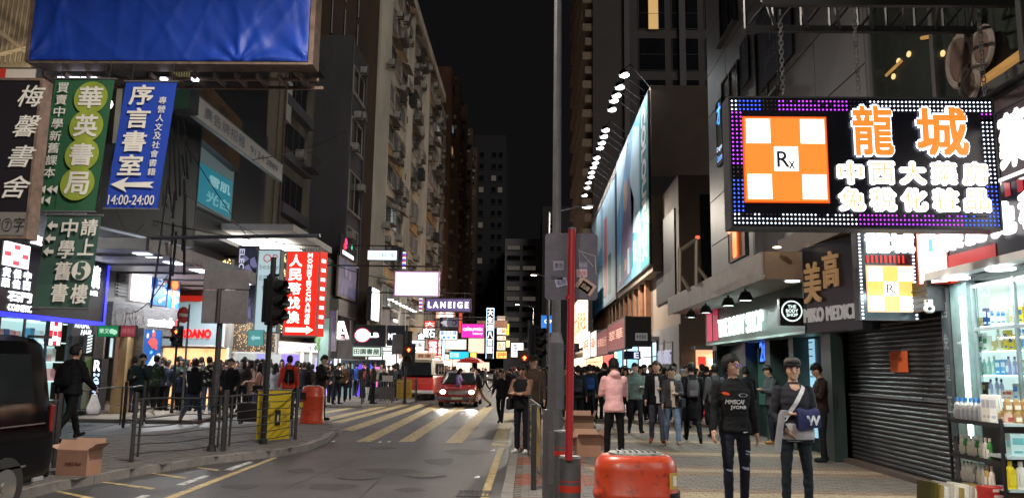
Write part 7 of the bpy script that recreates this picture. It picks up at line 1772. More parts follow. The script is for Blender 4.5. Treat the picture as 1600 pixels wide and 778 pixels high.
 if fg:
  B.cap(H@Vector((0,-.090, .135)),H@Vector((0,-.106, .098)), .008, .0125,0,8);B.cap(H@Vector((0,-.082, .150)),H@Vector((0,-.092, .130)), .010, .008,0,8)
  B.ell((0,-.070, .045),(.024, .018, .016),0,M=H,n=10,m_=6);B.ell((0,-.074, .068),(.022, .011, .012),0,M=H,n=10,m_=6)
  for sx in(-1,1):B.ell((sx* .030,-.076, .157),(.020, .012, .008),0,M=H,n=10,m_=6);B.ell((sx* .034,-.060, .105),(.020, .016, .020),0,M=H,n=10,m_=6)
 else:B.cap(H@Vector((0,-.086, .14)),H@Vector((0,-.102, .104)), .010, .013,0,8)
 for sx in(-1,1):B.ell((sx* .074, .008, .125),(.012, .02, .03),0,M=H,n=10,m_=6)
 if hood or top=='hoodie':
  B.ell((0,0,0),(.10, .075, .065),1,M=ln@Matrix.Translation((0, .085,1.465)),n=14,m_=8)
  B.rings([(0, .01,1.42, .10, .085),(0, .02,1.47, .098, .088),(0, .03,1.50, .085, .075)],1,ln)
 elif top in('jacket','puffer','coat'):
  B.rings([(0, .015,1.41, .105, .082),(0, .02,1.455, .082, .072),(0, .02,1.475, .075, .066)],1,ln)
 zmin=min(q[2]for m,c in B.P for q in m.v)
 for m,c in B.P:m.v=[(q[0],q[1],q[2]-zmin)for q in m.v]
 S=Matrix.Translation((0,0,-zmin))
 me=B.solve(voxel, .010 if top=='puffer' else .006,seed,2 if fg else 3)
 return me,S@H,J,S,S@ln
def hair_mesh(style,HM,seed=0,fg=False):
 rs=random.Random(seed);m=MB();N_,K=(30,20)if fg else(18,12);rg=[]
 for k in range(1,K):
  t=math.pi*k/K;ring=[]
  for i in range(N_):
   a=2*math.pi*i/N_;x,y,z=math.sin(t)*math.cos(a),math.sin(t)*math.sin(a),-math.cos(t)
   P_=Vector((x* .086,y* .104+ .008,z* .120+ .152))
   nz=noise.noise(Vector((x*2.6+seed,y*2.6,z*1.2)))* .010+noise.noise(Vector((x*9+seed,y*9,z*2.5)))* .007
   front_=P_.y<-.045+(.02 if z< .1 else 0)
   lim= .176+ .012*math.sin(a*5+seed)if style!='bangs' else .156+ .012*math.sin(a*7)
   if style=='long':lim= .168
   low=P_.z<(.075 if P_.y>0 else .10)
   if(front_ and P_.z<lim)or(low and style!='long'):P_=Vector((P_.x* .72,P_.y* .72+ .005,P_.z* .8+ .03))
   else:
    n_=Vector((x,y,z)).normalized();P_+=n_*nz
    if z> .3 and style in('short','bangs'):P_+=n_* .006
   ring.append(P_)
  rg.append(ring)
 m.loft(rg)
 if style=='long':
  rr=[]
  for(z,rx,ry,yo)in((.20, .07, .05, .03),(.12, .092, .066, .035),(.04, .095, .06, .045),(-.06, .10, .05, .06),(-.15, .085, .035, .075),(-.20, .05, .02, .08)):
   rr.append([Vector((rx*math.cos(2*math.pi*i/14),yo+ry*math.sin(2*math.pi*i/14),z))*(1+ .04*noise.noise(Vector((i,z*9,seed))))for i in range(14)])
  m.loft(rr)
  for sx in(-1,1):m.loft([[Vector((sx*(.072+ .006*q)+ .016*math.cos(2*math.pi*i/8),-.025+ .028*math.sin(2*math.pi*i/8),z))for i in range(8)]for q,z in((0, .17),(1, .10),(1, .02),(.5,-.08))])
 if style=='bun':m.ell((0, .06, .26),(.045, .04, .04),10,7)
 m.v=[tuple(HM@Vector(q))for q in m.v];return m
def cap_mesh(HM,beanie=False):
 m=MB();rg=[]
 for k,(r,z)in enumerate(((.086, .188),(.0885, .205),(.083, .24),(.06, .266),(.015, .276))if beanie else((.086, .165),(.087, .20),(.078, .24),(.05, .262),(.01, .27))):
  rg.append([Vector((r*math.cos(2*math.pi*i/20), .008+r*1.16*math.sin(2*math.pi*i/20),z+(.02*(1 if math.sin(2*math.pi*i/20)<-.2 else 0)if beanie and k==0 else 0)))for i in range(20)])
 m.loft(rg)
 if not beanie:m.loft([[Vector((-.065,-.08, .175)),Vector((.065,-.08, .175)),Vector((.05,-.16, .165)),Vector((-.05,-.16, .165))],[Vector((-.065,-.08, .183)),Vector((.065,-.08, .183)),Vector((.05,-.16, .172)),Vector((-.05,-.16, .172))]])
 m.v=[tuple(HM@Vector(q))for q in m.v];return m
POSES={
 'stand':dict(),'stand2':dict(L=(2,9,8,5),R=(10,9,20,10),lL=(6,6,5),lR=(-4,3,3)),
 'walk':dict(L=(-18,8,14,5),R=(22,8,24,8),lL=(24,6),lR=(-14,26),lean=3),'walk2':dict(L=(22,8,24,8),R=(-18,8,14,5),lL=(-16,34),lR=(22,5),lean=3),
 'phone':dict(L=(18,8,95,45),R=(10,10,30,15),head=(5,24)),'phone2':dict(L=(20,8,95,50),R=(24,8,92,50),head=(0,26),lL=(5,5),lR=(-4,2)),
 'face':dict(L=(40,5,128,35),R=(18,12,85,20),head=(-8,12),lL=(3,3),lR=(-2,2)),'crossed':dict(L=(28,6,88,72),R=(30,6,84,68),head=(10,26),lL=(4,3),lR=(-2,2)),
 'stride':dict(L=(-24,8,20,5),R=(28,8,30,8),lL=(34,8),lR=(-26,20),lean=6),'pockets':dict(L=(-8,16,50,30),R=(-8,16,50,30)),'hold':dict(L=(22,12,80,30),R=(10,8,20,8),lL=(16,8),lR=(-10,16)),
 'walk3':dict(L=(-8,12,30,10),R=(12,14,50,30),lL=(18,4,4),lR=(-10,34,2),lean=5,head=(20,4)),'stand3':dict(L=(-12,18,70,50),R=(14,10,60,35),lL=(10,12,6),lR=(-3,0,0),head=(-35,5),lean=2),'talk':dict(L=(30,20,95,20),R=(4,8,18,5),lL=(2,4,6),lR=(6,10,4),head=(40,-4)),
 'text':dict(L=(22,10,100,50),R=(22,10,100,50),head=(0,10),lL=(3,3,4),lR=(0,2,4)),
}
BC={};HCc={}
def gz(px,py):
 for z,test in((.12,lambda q:q.x>KX),(.12,lambda q:inside(q.x,q.y)),(.115,lambda q:q.y>33.5 and q.x<-5.95),(.10,lambda q:23.2<q.y<47 and q.x<-9.6)):
  q=G(px,py,z)
  if test(q):return q
 return G(px,py,0)
def bagmat(c):return cloth(*c)
def person(px,py,label,top=('jacket',(20,20,24)),pants=(22,24,32),shoes=SHB,hair='short',hm=None,rot=0,pose='stand',h=1.72,female=False,skin=0,extra=(),group=None,hood=False,loc=None,cap=None):
 h=h*(1.045 if px<520 and loc is None else 1.0)
 style,tc=top;sx_=random.uniform(.95,1.06)
 q=loc if loc is not None else gz(px,py)
 far_=q.y>30;vx_= .032 if far_ else .021
 key=(style,pose,female,hood,vx_)
 if key not in BC:BC[key]=make_body(style,POSES[pose],female,voxel=vx_,seed=len(BC),hood=hood)
 me,HM,J,S,LN_=BC[key]
 k=h/1.75*1.0
 r=lempty('person',q,label=label,cat='person',group=group,rz=rad(rot));r.scale=(k*sx_,k*sx_,k)
 b=bpy.data.objects.new('body',me);COL.objects.link(b);b.parent=r
 for i,mm in enumerate((SKINS[skin],cloth(*tc),cloth(*pants),shoes,cloth(*tc))):
  b.material_slots[i].link='OBJECT';b.material_slots[i].material=mm
 hk=(key,hair,random.Random(px).randint(0,3))
 if cap:
  if(key,'cap')not in HCc:HCc[(key,'cap')]=cap_mesh(HM).mesh('cap',SHB,True,auto=50)
  o=bpy.data.objects.new('cap',HCc[(key,'cap')]);COL.objects.link(o);o.parent=r;o.material_slots[0].link='OBJECT';o.material_slots[0].material=cloth(*cap)
 if hk not in HCc:HCc[hk]=hair_mesh(hair,HM,hk[2]).mesh('hair',HAIRB,True)
 o=bpy.data.objects.new('hair',HCc[hk]);COL.objects.link(o);o.parent=r;o.material_slots[0].link='OBJECT';o.material_slots[0].material=hm or HAIRB
 if not far_ and abs(rot)<120:
  if(key,'eyes')not in HCc:
   m=MB()
   for sx in(-1,1):m.ell((sx* .030,-.086, .132),(.013, .006, .005),8,5);m.box(sx* .031- .017,sx* .031+ .017,-.093,-.082, .149, .154)
   m.v=[tuple(HM@Vector(v))for v in m.v];e_=m.mesh('eyes',EYEW)
   m=MB();m.ell((0,-.087, .068),(.020, .007, .0055),8,5);m.v=[tuple(HM@Vector(v))for v in m.v];HCc[(key,'eyes')]=(e_,m.mesh('mouth',LIP))
  for n_,q_ in zip(('eyes','mouth'),HCc[(key,'eyes')]):o=bpy.data.objects.new(n_,q_);COL.objects.link(o);o.parent=r
 for e_ in extra:
  kind,c=e_[0],e_[1]
  if kind=='backpack':
   m=MB();z0=S.translation.z
   pts=[(.10, .05, .98),(.135, .085,1.02),(.14, .10,1.15),(.13, .085,1.28),(.09, .05,1.36)]
   m.loft([[Vector((rx*math.copysign(abs(math.cos(a))** .6,math.cos(a)), .195+ry*math.copysign(abs(math.sin(a))** .6,math.sin(a)),z+z0))for a in[2*math.pi*i/14 for i in range(14)]]for rx,ry,z in pts])
   bp=m.build('backpack',cloth(*c),r,smooth=True,auto=50)
   m=MB()
   for sx in(-1,1):m.tube([Vector((sx* .09, .13,1.30+z0)),Vector((sx* .10, .05,1.455+z0)),Vector((sx* .11,-.06,1.42+z0)),Vector((sx* .13,-.15,1.28+z0)),Vector((sx* .155,-.08,1.10+z0)),Vector((sx* .14, .12,1.05+z0))], .016,6)
   m.build('strap',cloth(*[int(q_* .8)for q_ in c]),bp)
   m=MB();m.box(-.09, .09, .285, .305,1.02+z0,1.14+z0);m.build('pocket',cloth(*[min(255,int(q_*1.25)+6)for q_ in c]),bp,bevel=.01)
  if kind=='bag': # carried in hand / at the hip
   sd=e_[2]if len(e_)>2 else 1;z0=S.translation.z;w3=J['L' if sd>0 else 'R'][2]
   m=MB();cx,cy,cz=w3.x,w3.y- .02,w3.z+z0- .12
   m.loft([[(cx+rx*math.cos(a),cy+ry*math.sin(a),z)for a in[2*math.pi*i/12 for i in range(12)]]for rx,ry,z in((.02, .06,cz),(.035, .07,cz- .06),(.06, .15,cz- .24),(.055, .14,cz- .32),(.03, .1,cz- .36))]);m.build('carrier_bag',cloth(*c),r,smooth=True)
  if kind=='shoulder':
   sd=e_[2]if len(e_)>2 else 1;z0=S.translation.z;m=MB();cx=sd* .23;m.box(cx- .05,cx+ .05,-.16, .14, .82+z0,1.04+z0);bg_=m.build('shoulder_bag',cloth(*c),r,bevel=.03)
   m=MB();m.tube([Vector((cx, .05,1.04+z0)),Vector((sd* .13, .12,1.40+z0)),Vector((sd* .05, .05,1.47+z0)),Vector((sd* .12,-.11,1.36+z0)),Vector((cx,-.08,1.04+z0))], .010,5);m.build('strap',cloth(*[int(v* .7)for v in c]),bg_)
  if kind=='phone':
   z0=S.translation.z;w3=J['L'][2]+J['L'][3]* .1;m=MB();m.box(w3.x- .04,w3.x+ .04,w3.y- .03,w3.y- .02,w3.z+z0- .03,w3.z+z0+ .12);ph=m.build('phone',BLACK,r);m=MB();m.box(w3.x- .035,w3.x+ .035,w3.y- .0195,w3.y- .0185,w3.z+z0- .02,w3.z+z0+ .11);m.build('phone_screen',glow(190,210,240,1.2),ph)
  if kind=='vest':
   m=MB();z0=S.translation.z;T_=LN_
   m.loft([[Vector((rx*math.cos(a), .005+ry*math.sin(a),z+z0))for a in[2*math.pi*i/18 for i in range(18)]]for rx,ry,z in((.175, .14, .86),(.185, .15,1.0),(.185, .155,1.2),(.18, .15,1.33),(.12, .11,1.43))]);m.build('vest',cloth(*c),r,smooth=True)
  if kind=='panel': # open jacket front, a light shirt strip
   z0=S.translation.z;m=decal_poly(me,[(-.02, .84+z0),(.065, .84+z0),(.045,1.2+z0),(.04,1.41+z0),(-.035,1.41+z0),(-.03,1.2+z0)], .022);m.build('shirt_front',cloth(*c),r)
  if kind=='prints':
   rs=random.Random(5);m=MB();z0=S.translation.z
   for i in range(34):
    u,v=rs.uniform(-.17, .17),rs.uniform(.92,1.4)+z0;s_=rs.uniform(.015, .035);a=rs.uniform(0,3)
    V=[Vector((u+s_*math.cos(a+t), .3*e_[2],v+s_* .7*math.sin(a+t)))for t in(0,1.5,3,4.6)]
    m.add(V,[(0,1,2,3)])
   project(m,me,back=e_[2]>0);m.build('print_patch',cloth(*c),r)
 return r
def project(m,me,back=False,cls=None,off=.004,keep=False):
 """lay the flat shapes of m onto the body mesh, along the y axis"""
 bv=BVHTree.FromPolygons([v.co.copy()for v in me.vertices],[tuple(p.vertices)for p in me.polygons]);out=[]
 for q in m.v:
  sg=1 if back else-1;h_=bv.ray_cast(Vector((q[0],sg*1.0,q[2])),Vector((0,-sg,0)))
  if h_[0]is not None:out.append((q[0],h_[0].y+sg*off,q[2]))
  else:out.append((q[0],q[1]* .3,q[2]))
 m.v=out;return m
def decal_poly(me,pts,step=.012):
 """fine grid clipped to a polygon, laid on the front of the body"""
 xs=[p[0]for p in pts];zs=[p[1]for p in pts];m=MB();x=min(xs)
 def ins(x,z):
  c=False;j=len(pts)-1
  for i in range(len(pts)):
   xi,zi=pts[i];xj,zj=pts[j]
   if(zi>z)!=(zj>z)and x<(xj-xi)*(z-zi)/(zj-zi)+xi:c=not c
   j=i
  return c
 while x<max(xs):
  z=min(zs)
  while z<max(zs):
   if ins(x+step/2,z+step/2):m.add([(x,0,z),(x+step,0,z),(x+step,0,z+step),(x,0,z+step)],[(0,1,2,3)])
   z+=step
  x+=step
 return project(m,me)
# --- the two men walking in front
def fg_person(px,head_py,label,h,style,pose,mats_,hairst,rot=0,y=None,slim=True,voxel=.0095,beanie=None,wide=1.0,seed=3):
 k=h/1.75;q=Vector(((px-826)/FPX*y,y, .12))
 pp_=P(px,700,y);q=Vector((pp_.x,y, .12))
 me,HM,J,S,LN_=make_body(style,pose,fg=True,voxel=voxel,seed=seed,slim=slim,wide=wide)
 r=lempty('person',q,label=label,cat='person',rz=rad(rot));r.scale=(k,k,k)
 b=bpy.data.objects.new('body',me);COL.objects.link(b);b.parent=r
 for i,mm in enumerate(mats_):me.materials[i]=mm
 o=hair_mesh(hairst,HM,seed,True).build('hair',HAIRB,r,smooth=True,auto=None)
 if beanie:cap_mesh(HM,True).build('beanie',beanie,r,smooth=True,auto=None)
 for sx in(-1,1):
  m=MB();m.ell((sx* .031,-.0835, .133),(.0105, .006, .0042),10,6);m.v=[tuple(HM@Vector(v))for v in m.v];m.build('eye',EYEW,r,smooth=True)
  m=MB();m.ell((sx* .033,-.088, .157),(.018, .006, .0035),10,5);m.v=[tuple(HM@Vector(v))for v in m.v];m.build('eyebrow',HAIRB,r)
 m=MB();m.ell((0,-.0905, .068),(.017, .006, .0042),12,6);m.v=[tuple(HM@Vector(v))for v in m.v];m.build('mouth',LIP,r,smooth=True)
 return r,me,HM,J,S
JEAN=cloth(24,27,40);SK=SKINS[0]
r1,me1,HM1,J1,S1=fg_person(1149,563,'man in black printed sweatshirt, glasses and ripped dark jeans in the right foreground',1.75,'knit',dict(L=(-6,9,12,8),R=(8,12,18,6),lL=(-3,8,3),lR=(15,10,4),head=(32,-8),lean=-2),(SK,cloth(17,17,21),JEAN,SHB,cloth(17,17,21)),'short',rot=2,y=9.35,wide=1.06)
z0=S1.translation.z
decal_poly(me1,[(-.115+ .042*math.cos(t)*(1),1.30+z0+ .016*math.sin(t)- .2* .042*math.cos(t))for t in[i* .4 for i in range(16)]], .006).build('orange_print',cloth(220,90,50),r1)
for a,b in((1, .75),):
 m=MB()
 for i in range(22):
  t0,t1=2*math.pi*i/22,2*math.pi*(i+1)/22
  m.add([(.075+R_*math.cos(t),0,1.285+z0+R_* .36*math.sin(t))for R_,t in((.055,t0),(.055,t1),(.042,t1),(.042,t0))],[(0,1,2,3)])
 project(m,me1).build('oval_print',cloth(150,150,155),r1)
def chest_text(me,root,s,x0,x1,za,zb,mm,shear=0,bold=.02):
 V,F=textmesh(s,bold,0,shear=shear,res=2);lo=V.min(0);hi=V.max(0);m=MB()
 m.add([(x0+(v[0]-lo[0])/(hi[0]-lo[0])*(x1-x0),0,za+(v[1]-lo[1])/(hi[1]-lo[1])*(zb-za))for v in V],F);project(m,me,off=.006).build('lettering',mm,root)
WP=cloth(215,215,218)
chest_text(me1,r1,"MMSCAI",-.13, .085,1.185+z0,1.235+z0,WP, .2, .04);chest_text(me1,r1,"JVONB",-.07, .11,1.12+z0,1.17+z0,WP,-.1, .04)
decal_poly(me1,[(.06, .93+z0- .06),(.12, .935+z0- .06),(.12, .945+z0- .06),(.06, .94+z0- .06)], .006).build('hem_tag',WP,r1)
RIP=cloth(150,160,185);kL=J1['lL'][1];kR=J1['lR'][1]
for(cx,cz,w2,h2)in((kL.x,kL.z+z0+ .01, .042, .022),(kL.x+ .02,kL.z+z0+ .20, .03, .014),(kR.x,kR.z+z0- .01, .035, .016),(kL.x+ .01,kL.z+z0+ .17, .022, .01)):
 decal_poly(me1,[(cx+w2*math.cos(t)*(1+ .3*math.sin(3*t)),cz+h2*math.sin(t)*(1+ .3*math.cos(2*t))- .15*w2*math.cos(t))for t in[i* .45 for i in range(14)]], .006).build('jeans_rip',RIP,r1)
# glasses
m=MB()
for sx in(-1,1):
 pts=[Vector((sx* .034+ .024*math.cos(t),-.101, .133+ .017*math.sin(t)))for t in[2*math.pi*i/14 for i in range(15)]];m.tube(pts, .0022,5)
 m.cyl((sx* .058,-.10, .138),(sx* .080, .0, .135), .002,n=5)
m.cyl((-.010,-.101, .137),(.010,-.101, .137), .002,n=5);m.v=[tuple(HM1@Vector(v))for v in m.v];gl=m.build('glasses',BLACK,r1)
m=MB()
for sx in(-1,1):m.cyl((sx* .034,-.1012, .133),(sx* .034,-.1018, .133), .0235,n=14)
m.v=[tuple(HM1@Vector(v))for v in m.v];m.build('glasses_lens',mat('lens_violet',(.25, .16, .42), .08,spec=.9,var=.05),gl)
# man 2
r2_,me2,HM2,J2,S2=fg_person(1243,566,'young man in grey beanie and charcoal sweater with a navy wrap on his arm',1.73,'knit',dict(L=(10,10,96,62),R=(0,15,58,42),lL=(8,10,3),lR=(4,6,4),head=(-4,-2)),(SK,cloth(44,44,52),cloth(28,36,42),cloth(50,46,44),cloth(44,44,52)),'bangs',rot=-2,y=9.3,beanie=cloth(78,74,74),wide=.96,seed=6)
z0=S2.translation.z
# neckline skin patch
decal_poly(me2,[(-.055,1.445+z0),(.055,1.445+z0),(.05,1.40+z0),(0,1.375+z0),(-.05,1.40+z0)], .006).build('neckline',SK,r2_)
# strap across the chest: from his left shoulder (picture right) down to the hip on picture left
m=MB();N_=26
for i in range(N_):
 f0,f1=i/N_,(i+1)/N_;a=Vector((.105,0,1.43+z0)).lerp(Vector((-.15,0,1.02+z0)),f0);b=Vector((.105,0,1.43+z0)).lerp(Vector((-.15,0,1.02+z0)),f1)
 m.add([(a.x- .020,0,a.z+ .012),(a.x+ .020,0,a.z- .012),(b.x+ .020,0,b.z- .012),(b.x- .020,0,b.z+ .012)],[(0,1,2,3)])
project(m,me2,off=.008);st2_=m.build('shoulder_strap',WP,r2_)
# wrap over the bent forearm
el,wr=J2['L'][1],J2['L'][2];zf=(el.z+wr.z)/2+z0
m=MB();rg=[]
for i in range(11):
 f=i/10;x=el.x+ .02+(wr.x- .06-el.x)*f;y=el.y- .05+(wr.y-el.y)*f* .95
 wv= .012*math.sin(f*9)
 rg.append([Vector((x,y+ .05,zf+ .05+wv)),Vector((x,y- .02,zf+ .065+wv)),Vector((x,y- .075,zf+ .03)),Vector((x+ .01,y- .085+wv,zf- .08)),Vector((x+ .015,y- .065,zf- .135- .03*f)),Vector((x,y+ .0,zf- .13- .02*f)),Vector((x,y+ .045,zf- .06))])
m.loft(rg);wrap=m.build('arm_wrap',cloth(42,46,84),r2_,smooth=True,auto=60)
bvw=BVHTree.FromPolygons([Vector(v)for v in m.v],m.f)
def on_wrap(V,F,mm,name):
 out=[]
 for q in V:
  h_=bvw.ray_cast(Vector((q[0],-1.2,q[1])),Vector((0,1,0)));out.append((q[0],(h_[0].y if h_[0]is not None else el.y- .15)- .004,q[1]))
 mb=MB();mb.add(out,F);mb.build(name,mm,wrap)
V,F=textmesh('W', .05,0,res=2);lo=V.min(0);hi=V.max(0);xa=min(el.x,wr.x)+ .06;xb=xa+ .17
on_wrap([(xa+(v[0]-lo[0])/(hi[0]-lo[0])*(xb-xa),zf- .115+(v[1]-lo[1])/(hi[1]-lo[1])* .11)for v in V],F,WP,'lettering')
m=MB();x_=-.20
m.loft([[Vector((x_+dx+ .035*math.cos(a),el.y- .18+ .06*math.sin(a),zf+dz))for a in[2*math.pi*i/10 for i in range(10)]]for dx,dz in((.03, .05),(0,0),(-.02,-.12),(-.05,-.3),(-.06,-.4))]);m.build('hanging_cloth',cloth(150,150,156),r2_,smooth=True)
m=MB();m.loft([[Vector((.02+rx*math.cos(a),-.02+ry*math.sin(a), .90+z0+dz+ .015*math.sin(a*3+dz*20)))for a in[2*math.pi*i/24 for i in range(24)]]for rx,ry,dz in((.172, .135, .10),(.188, .152, .04),(.192, .158,-.03),(.178, .148,-.075))]);tw_=m.build('waist_sweater',cloth(160,158,162),r2_,smooth=True)
for k in range(2):
 m=MB();m.loft([[Vector((.02+rx*math.cos(a),-.02+ry*math.sin(a), .83+z0-k* .02+dz))for a in[2*math.pi*i/24 for i in range(24)]]for rx,ry,dz in((.184, .154, .006),(.184, .154,-.006))],caps=False);m.build('cuff_stripe',cloth(30,30,40),tw_)
# --- crowd (px, feet py) from the photograph
DK=(20,20,25);NV=(24,28,46);JN=(46,58,88)
bk=lambda c:('backpack',c)
person(104,690,'tall man in black jacket with a white carrier bag behind the van',('puffer',(13,13,17)),(12,12,15),rot=160,pose='walk',h=1.86,extra=(bk((20,20,26)),('bag',(205,205,212),-1)))
person(205,645,'man in black jacket with dark backpack, leftmost of the queue at the watch shop',('jacket',(24,24,28)),JN,rot=170,pose='stand',extra=(bk((26,26,30)),),h=1.70)
person(216,664,'man in dark green quilted puffer jacket holding a hand to his face',('puffer',(22,38,38)),DK,SHW,rot=15,pose='face',h=1.86,extra=(('phone',0),))
person(238,648,'man in green and black camouflage jacket seen from behind',('jacket',(30,46,32)),DK,SHW,rot=185,pose='walk',h=1.78,extra=(('prints',(96,104,70),1),))
person(251,639,'man with tan hair in a plain light grey sweater seen from behind',('knit',(140,140,145)),(50,44,42),hair='short',hm=HAIRG,rot=175,h=1.72)
person(275,640,'person in black vest with grey sleeves and beige trousers',('puffer',(80,84,92)),(150,132,100),SHW,rot=190,pose='stand2',extra=(('vest',(18,18,22)),),h=1.76)
person(279,645,'child in navy jacket standing between the adults',('jacket',(32,36,56)),DK,SHW,rot=165,h=1.30,pose='stand')
person(299,662,'man in black hooded jacket, blue jeans and tan boots walking away',('hoodie',(16,16,20)),(44,54,80),cloth(110,84,64),rot=178,pose='walk2',h=1.80)
person(322,646,'person in black jacket with bold white patchwork print and jeans',('jacket',(22,22,26)),(72,84,104),SHW,rot=190,h=1.74,extra=(('prints',(205,200,175),1),))
person(338,652,'woman with long hair in a taupe coat behind the grey sign post',('coat',(70,62,56)),DK,hair='long',hm=HAIRN,rot=170,female=True,h=1.66)
person(355,656,'bespectacled man in a black zipped jacket facing the street by the sign post',('jacket',(15,15,20)),DK,rot=5,h=1.78,pose='pockets')
person(376,647,'person in brown hooded jacket with a backpack and cream trousers',('hoodie',(120,88,64)),(168,158,142),rot=178,extra=(bk((30,30,34)),),h=1.80)
person(401,655,'woman in a pinkish beige coat turned sideways beside the suitcase',('jacket',(172,132,118)),(70,70,100),hair='long',rot=-75,female=True,pose='hold',h=1.66,extra=(('shoulder',(30,28,28),1),))
person(388,642,'woman in a dusty pink coat partly behind the beige coated woman',('coat',(180,150,140)),DK,hair='long',rot=-60,female=True,h=1.66)
person(427,650,'woman in a light grey jacket just right of the signal pole',('jacket',(140,142,148)),DK,hair='long',rot=150,female=True,h=1.66)
person(448,655,'person in orange and red jacket carrying a black backpack',('jacket',(190,56,34)),DK,rot=-160,extra=(bk((16,16,18)),),h=1.76)
person(472,643,'man with light hair in dark bomber jacket and jeans behind the red bin',('jacket',(26,26,32)),(62,76,110),SHW,hm=HAIRN,rot=175,h=1.72)
person(499,657,'man in black jacket looking down at his phone beside the red bin',('jacket',(14,14,18)),DK,rot=70,pose='phone2',h=1.80,extra=(('phone',0),),)
for(a,b,lab,c,cc,kw)in[(258,633,'woman with dark hair deep in the queue before the orange shop',(40,36,40),DK,dict(hair='long',female=True,rot=160)),(285,633,'man in a cream jumper deep in the queue before the orange shop',(150,140,120),DK,dict(rot=20)),(309,632,'man in charcoal coat in the middle of the left queue',(36,36,42),NV,dict(rot=-30)),(330,634,'boyish figure in grey top behind the patchwork print jacket',(92,92,98),DK,dict(rot=150,h=1.6)),
       (366,636,'woman in black behind the bespectacled man',(22,22,26),DK,dict(hair='long',female=True,rot=30)),(412,634,'man in dark blue jacket left of the signal pole',(30,36,60),DK,dict(rot=180)),(437,634,'woman in mauve coat behind the grey jacket woman',(100,76,92),DK,dict(hair='long',female=True,rot=20)),(458,634,'man in grey hooded top behind the orange jacket',(70,70,76),NV,dict(rot=10)),
       (484,636,'short haired figure in brown behind the red bin',(60,44,36),DK,dict(rot=190)),(508,632,'woman in a rust coloured coat right of the red bin',(110,50,34),DK,dict(hair='long',female=True,rot=20)),(516,633,'woman in dark grey coat right of the rust coat',(44,42,46),DK,dict(hair='long',female=True,rot=-20)),(534,628,'man in brown jacket near the crossing corner',(84,58,42),NV,dict(rot=10)),
       (417,638,'woman with a white scarf behind the signal pole',(150,146,140),DK,dict(hair='long',female=True,rot=120)),(346,633,'man in black cap in the back of the left queue',(30,30,36),DK,dict(rot=180,cap=(24,24,28))),(402,632,'man in khaki jacket in the back row near the lit shop',(96,84,62),DK,dict(rot=15)),(471,632,'woman in white jumper far back by the lit shop',(170,168,165),DK,dict(hair='long',female=True,rot=5)),
       (226,634,'person in slate jacket nearest the blue shop poster',(48,56,66),DK,dict(rot=185)),(295,628,'person in red top in front of the orange shop',(140,40,34),DK,dict(rot=170))]:
 person(a,b,lab,('jacket',c),cc,h=kw.pop('h',random.uniform(1.64,1.76)),pose=random.choice(('stand','stand2','stand3','talk','pockets')),**kw)
person(525,632,'man in dark jacket checking his phone at the crossing corner',('jacket',(22,24,30)),NV,rot=60,pose='phone2',h=1.70,extra=(('phone',0),))
person(544,621,'woman in black with a pale face mask near the book shop',('coat',(16,16,20)),DK,hair='long',rot=10,female=True,h=1.62)
person(556,620,'man in bright blue jacket seen from behind near the book shop',('jacket',(36,66,130)),DK,rot=175,pose='walk',h=1.74)
person(566,623,'man in dark jacket with hands together beside the blue jacket',('jacket',(24,24,28)),(44,48,58),rot=5,pose='hold',h=1.72)
person(573,633,'woman in black jacket and white trousers waiting at the crossing',('jacket',(26,26,32)),(190,190,192),SHW,hair='long',rot=120,female=True,h=1.66)
person(582,631,'tall man all in black waiting next to the white trousers',('jacket',(34,26,24)),DK,rot=100,h=1.76)
person(598,626,'seated looking vendor in dark coat behind the leaflet rack',('coat',(20,22,28)),DK,rot=10,female=True,h=1.55)
person(617,629,'man in grey jacket with black backpack at the yellow banner railing',('jacket',(76,84,90)),DK,rot=-95,extra=(bk((14,14,18)),),h=1.74,pose='phone')
person(643,621,'person in red top with white sash beside the minibus',('jacket',(130,36,26)),DK,hm=HAIRG,rot=20,h=1.7,extra=(('panel',(200,190,180)),))
for(a,b,lab,c)in[(552,616,'brown coated passer by under the pink oval sign',(70,50,40)),(590,617,'figure in plum coat in front of the neon shop window',(60,34,50)),(606,616,'figure in navy near the thin white strip sign',NV),(578,614,'figure in cream by the neon shop',(150,140,125)),(628,616,'dark figure behind the signal with the red man',DK),(537,616,'woman in beige scarf under the letter A sign',(130,112,92))]:
 person(a,b,lab,('jacket',c),DK,rot=random.choice((5,175,60)),h=random.uniform(1.6,1.74),hair=random.choice(('short','long')))
fillc=[(30,30,36),(52,44,42),(88,80,74),(36,42,58),(120,112,104),(70,36,36),(44,56,50)]
fl_=0
for i in range(30):
 x=-13+i* .14+random.uniform(-.1, .1);y=random.uniform(27.5,33);c=fillc[i%7]
 person(int(826+x/y*FPX),0,'%s clad onlooker in the back row of the left crowd, %s from the left'%(('charcoal','brown','taupe','navy','pale','maroon','green')[i%7],ORD[i]),('jacket',c),DK,hair=random.choice(('short','long')),rot=random.choice((0,180,90)),pose=random.choice(('stand','stand3','talk','pockets')),h=random.uniform(1.66,1.84),loc=Vector((x,y, .10)),group='back row of the left crowd')
# on the road
person(716,635,'woman in lavender top and dark trousers crossing in front of the taxi',('knit',(118,104,150)),DK,hair='long',rot=70,pose='phone',female=True,h=1.66)
person(748,637,'man in black jacket and khaki trousers striding across the crossing',('jacket',(18,18,24)),(140,112,82),rot=-85,pose='stride',h=1.72)
person(782,662,'person all in black walking toward the camera on the crossing',('jacket',(14,14,17)),(14,14,18),cloth(16,16,20),rot=-12,pose='walk',h=1.66,skin=1)
person(683,620,'pedestrian in dark coat just left of the taxi',('coat',(40,46,60)),DK,rot=20,female=True,hair='long',pose='walk')
person(668,617,'pedestrian in grey beside the minibus door',('jacket',(70,74,84)),DK,rot=180)
person(738,614,'pedestrian in dark jacket in the carriageway behind the taxi',('jacket',(30,32,38)),DK,rot=10)
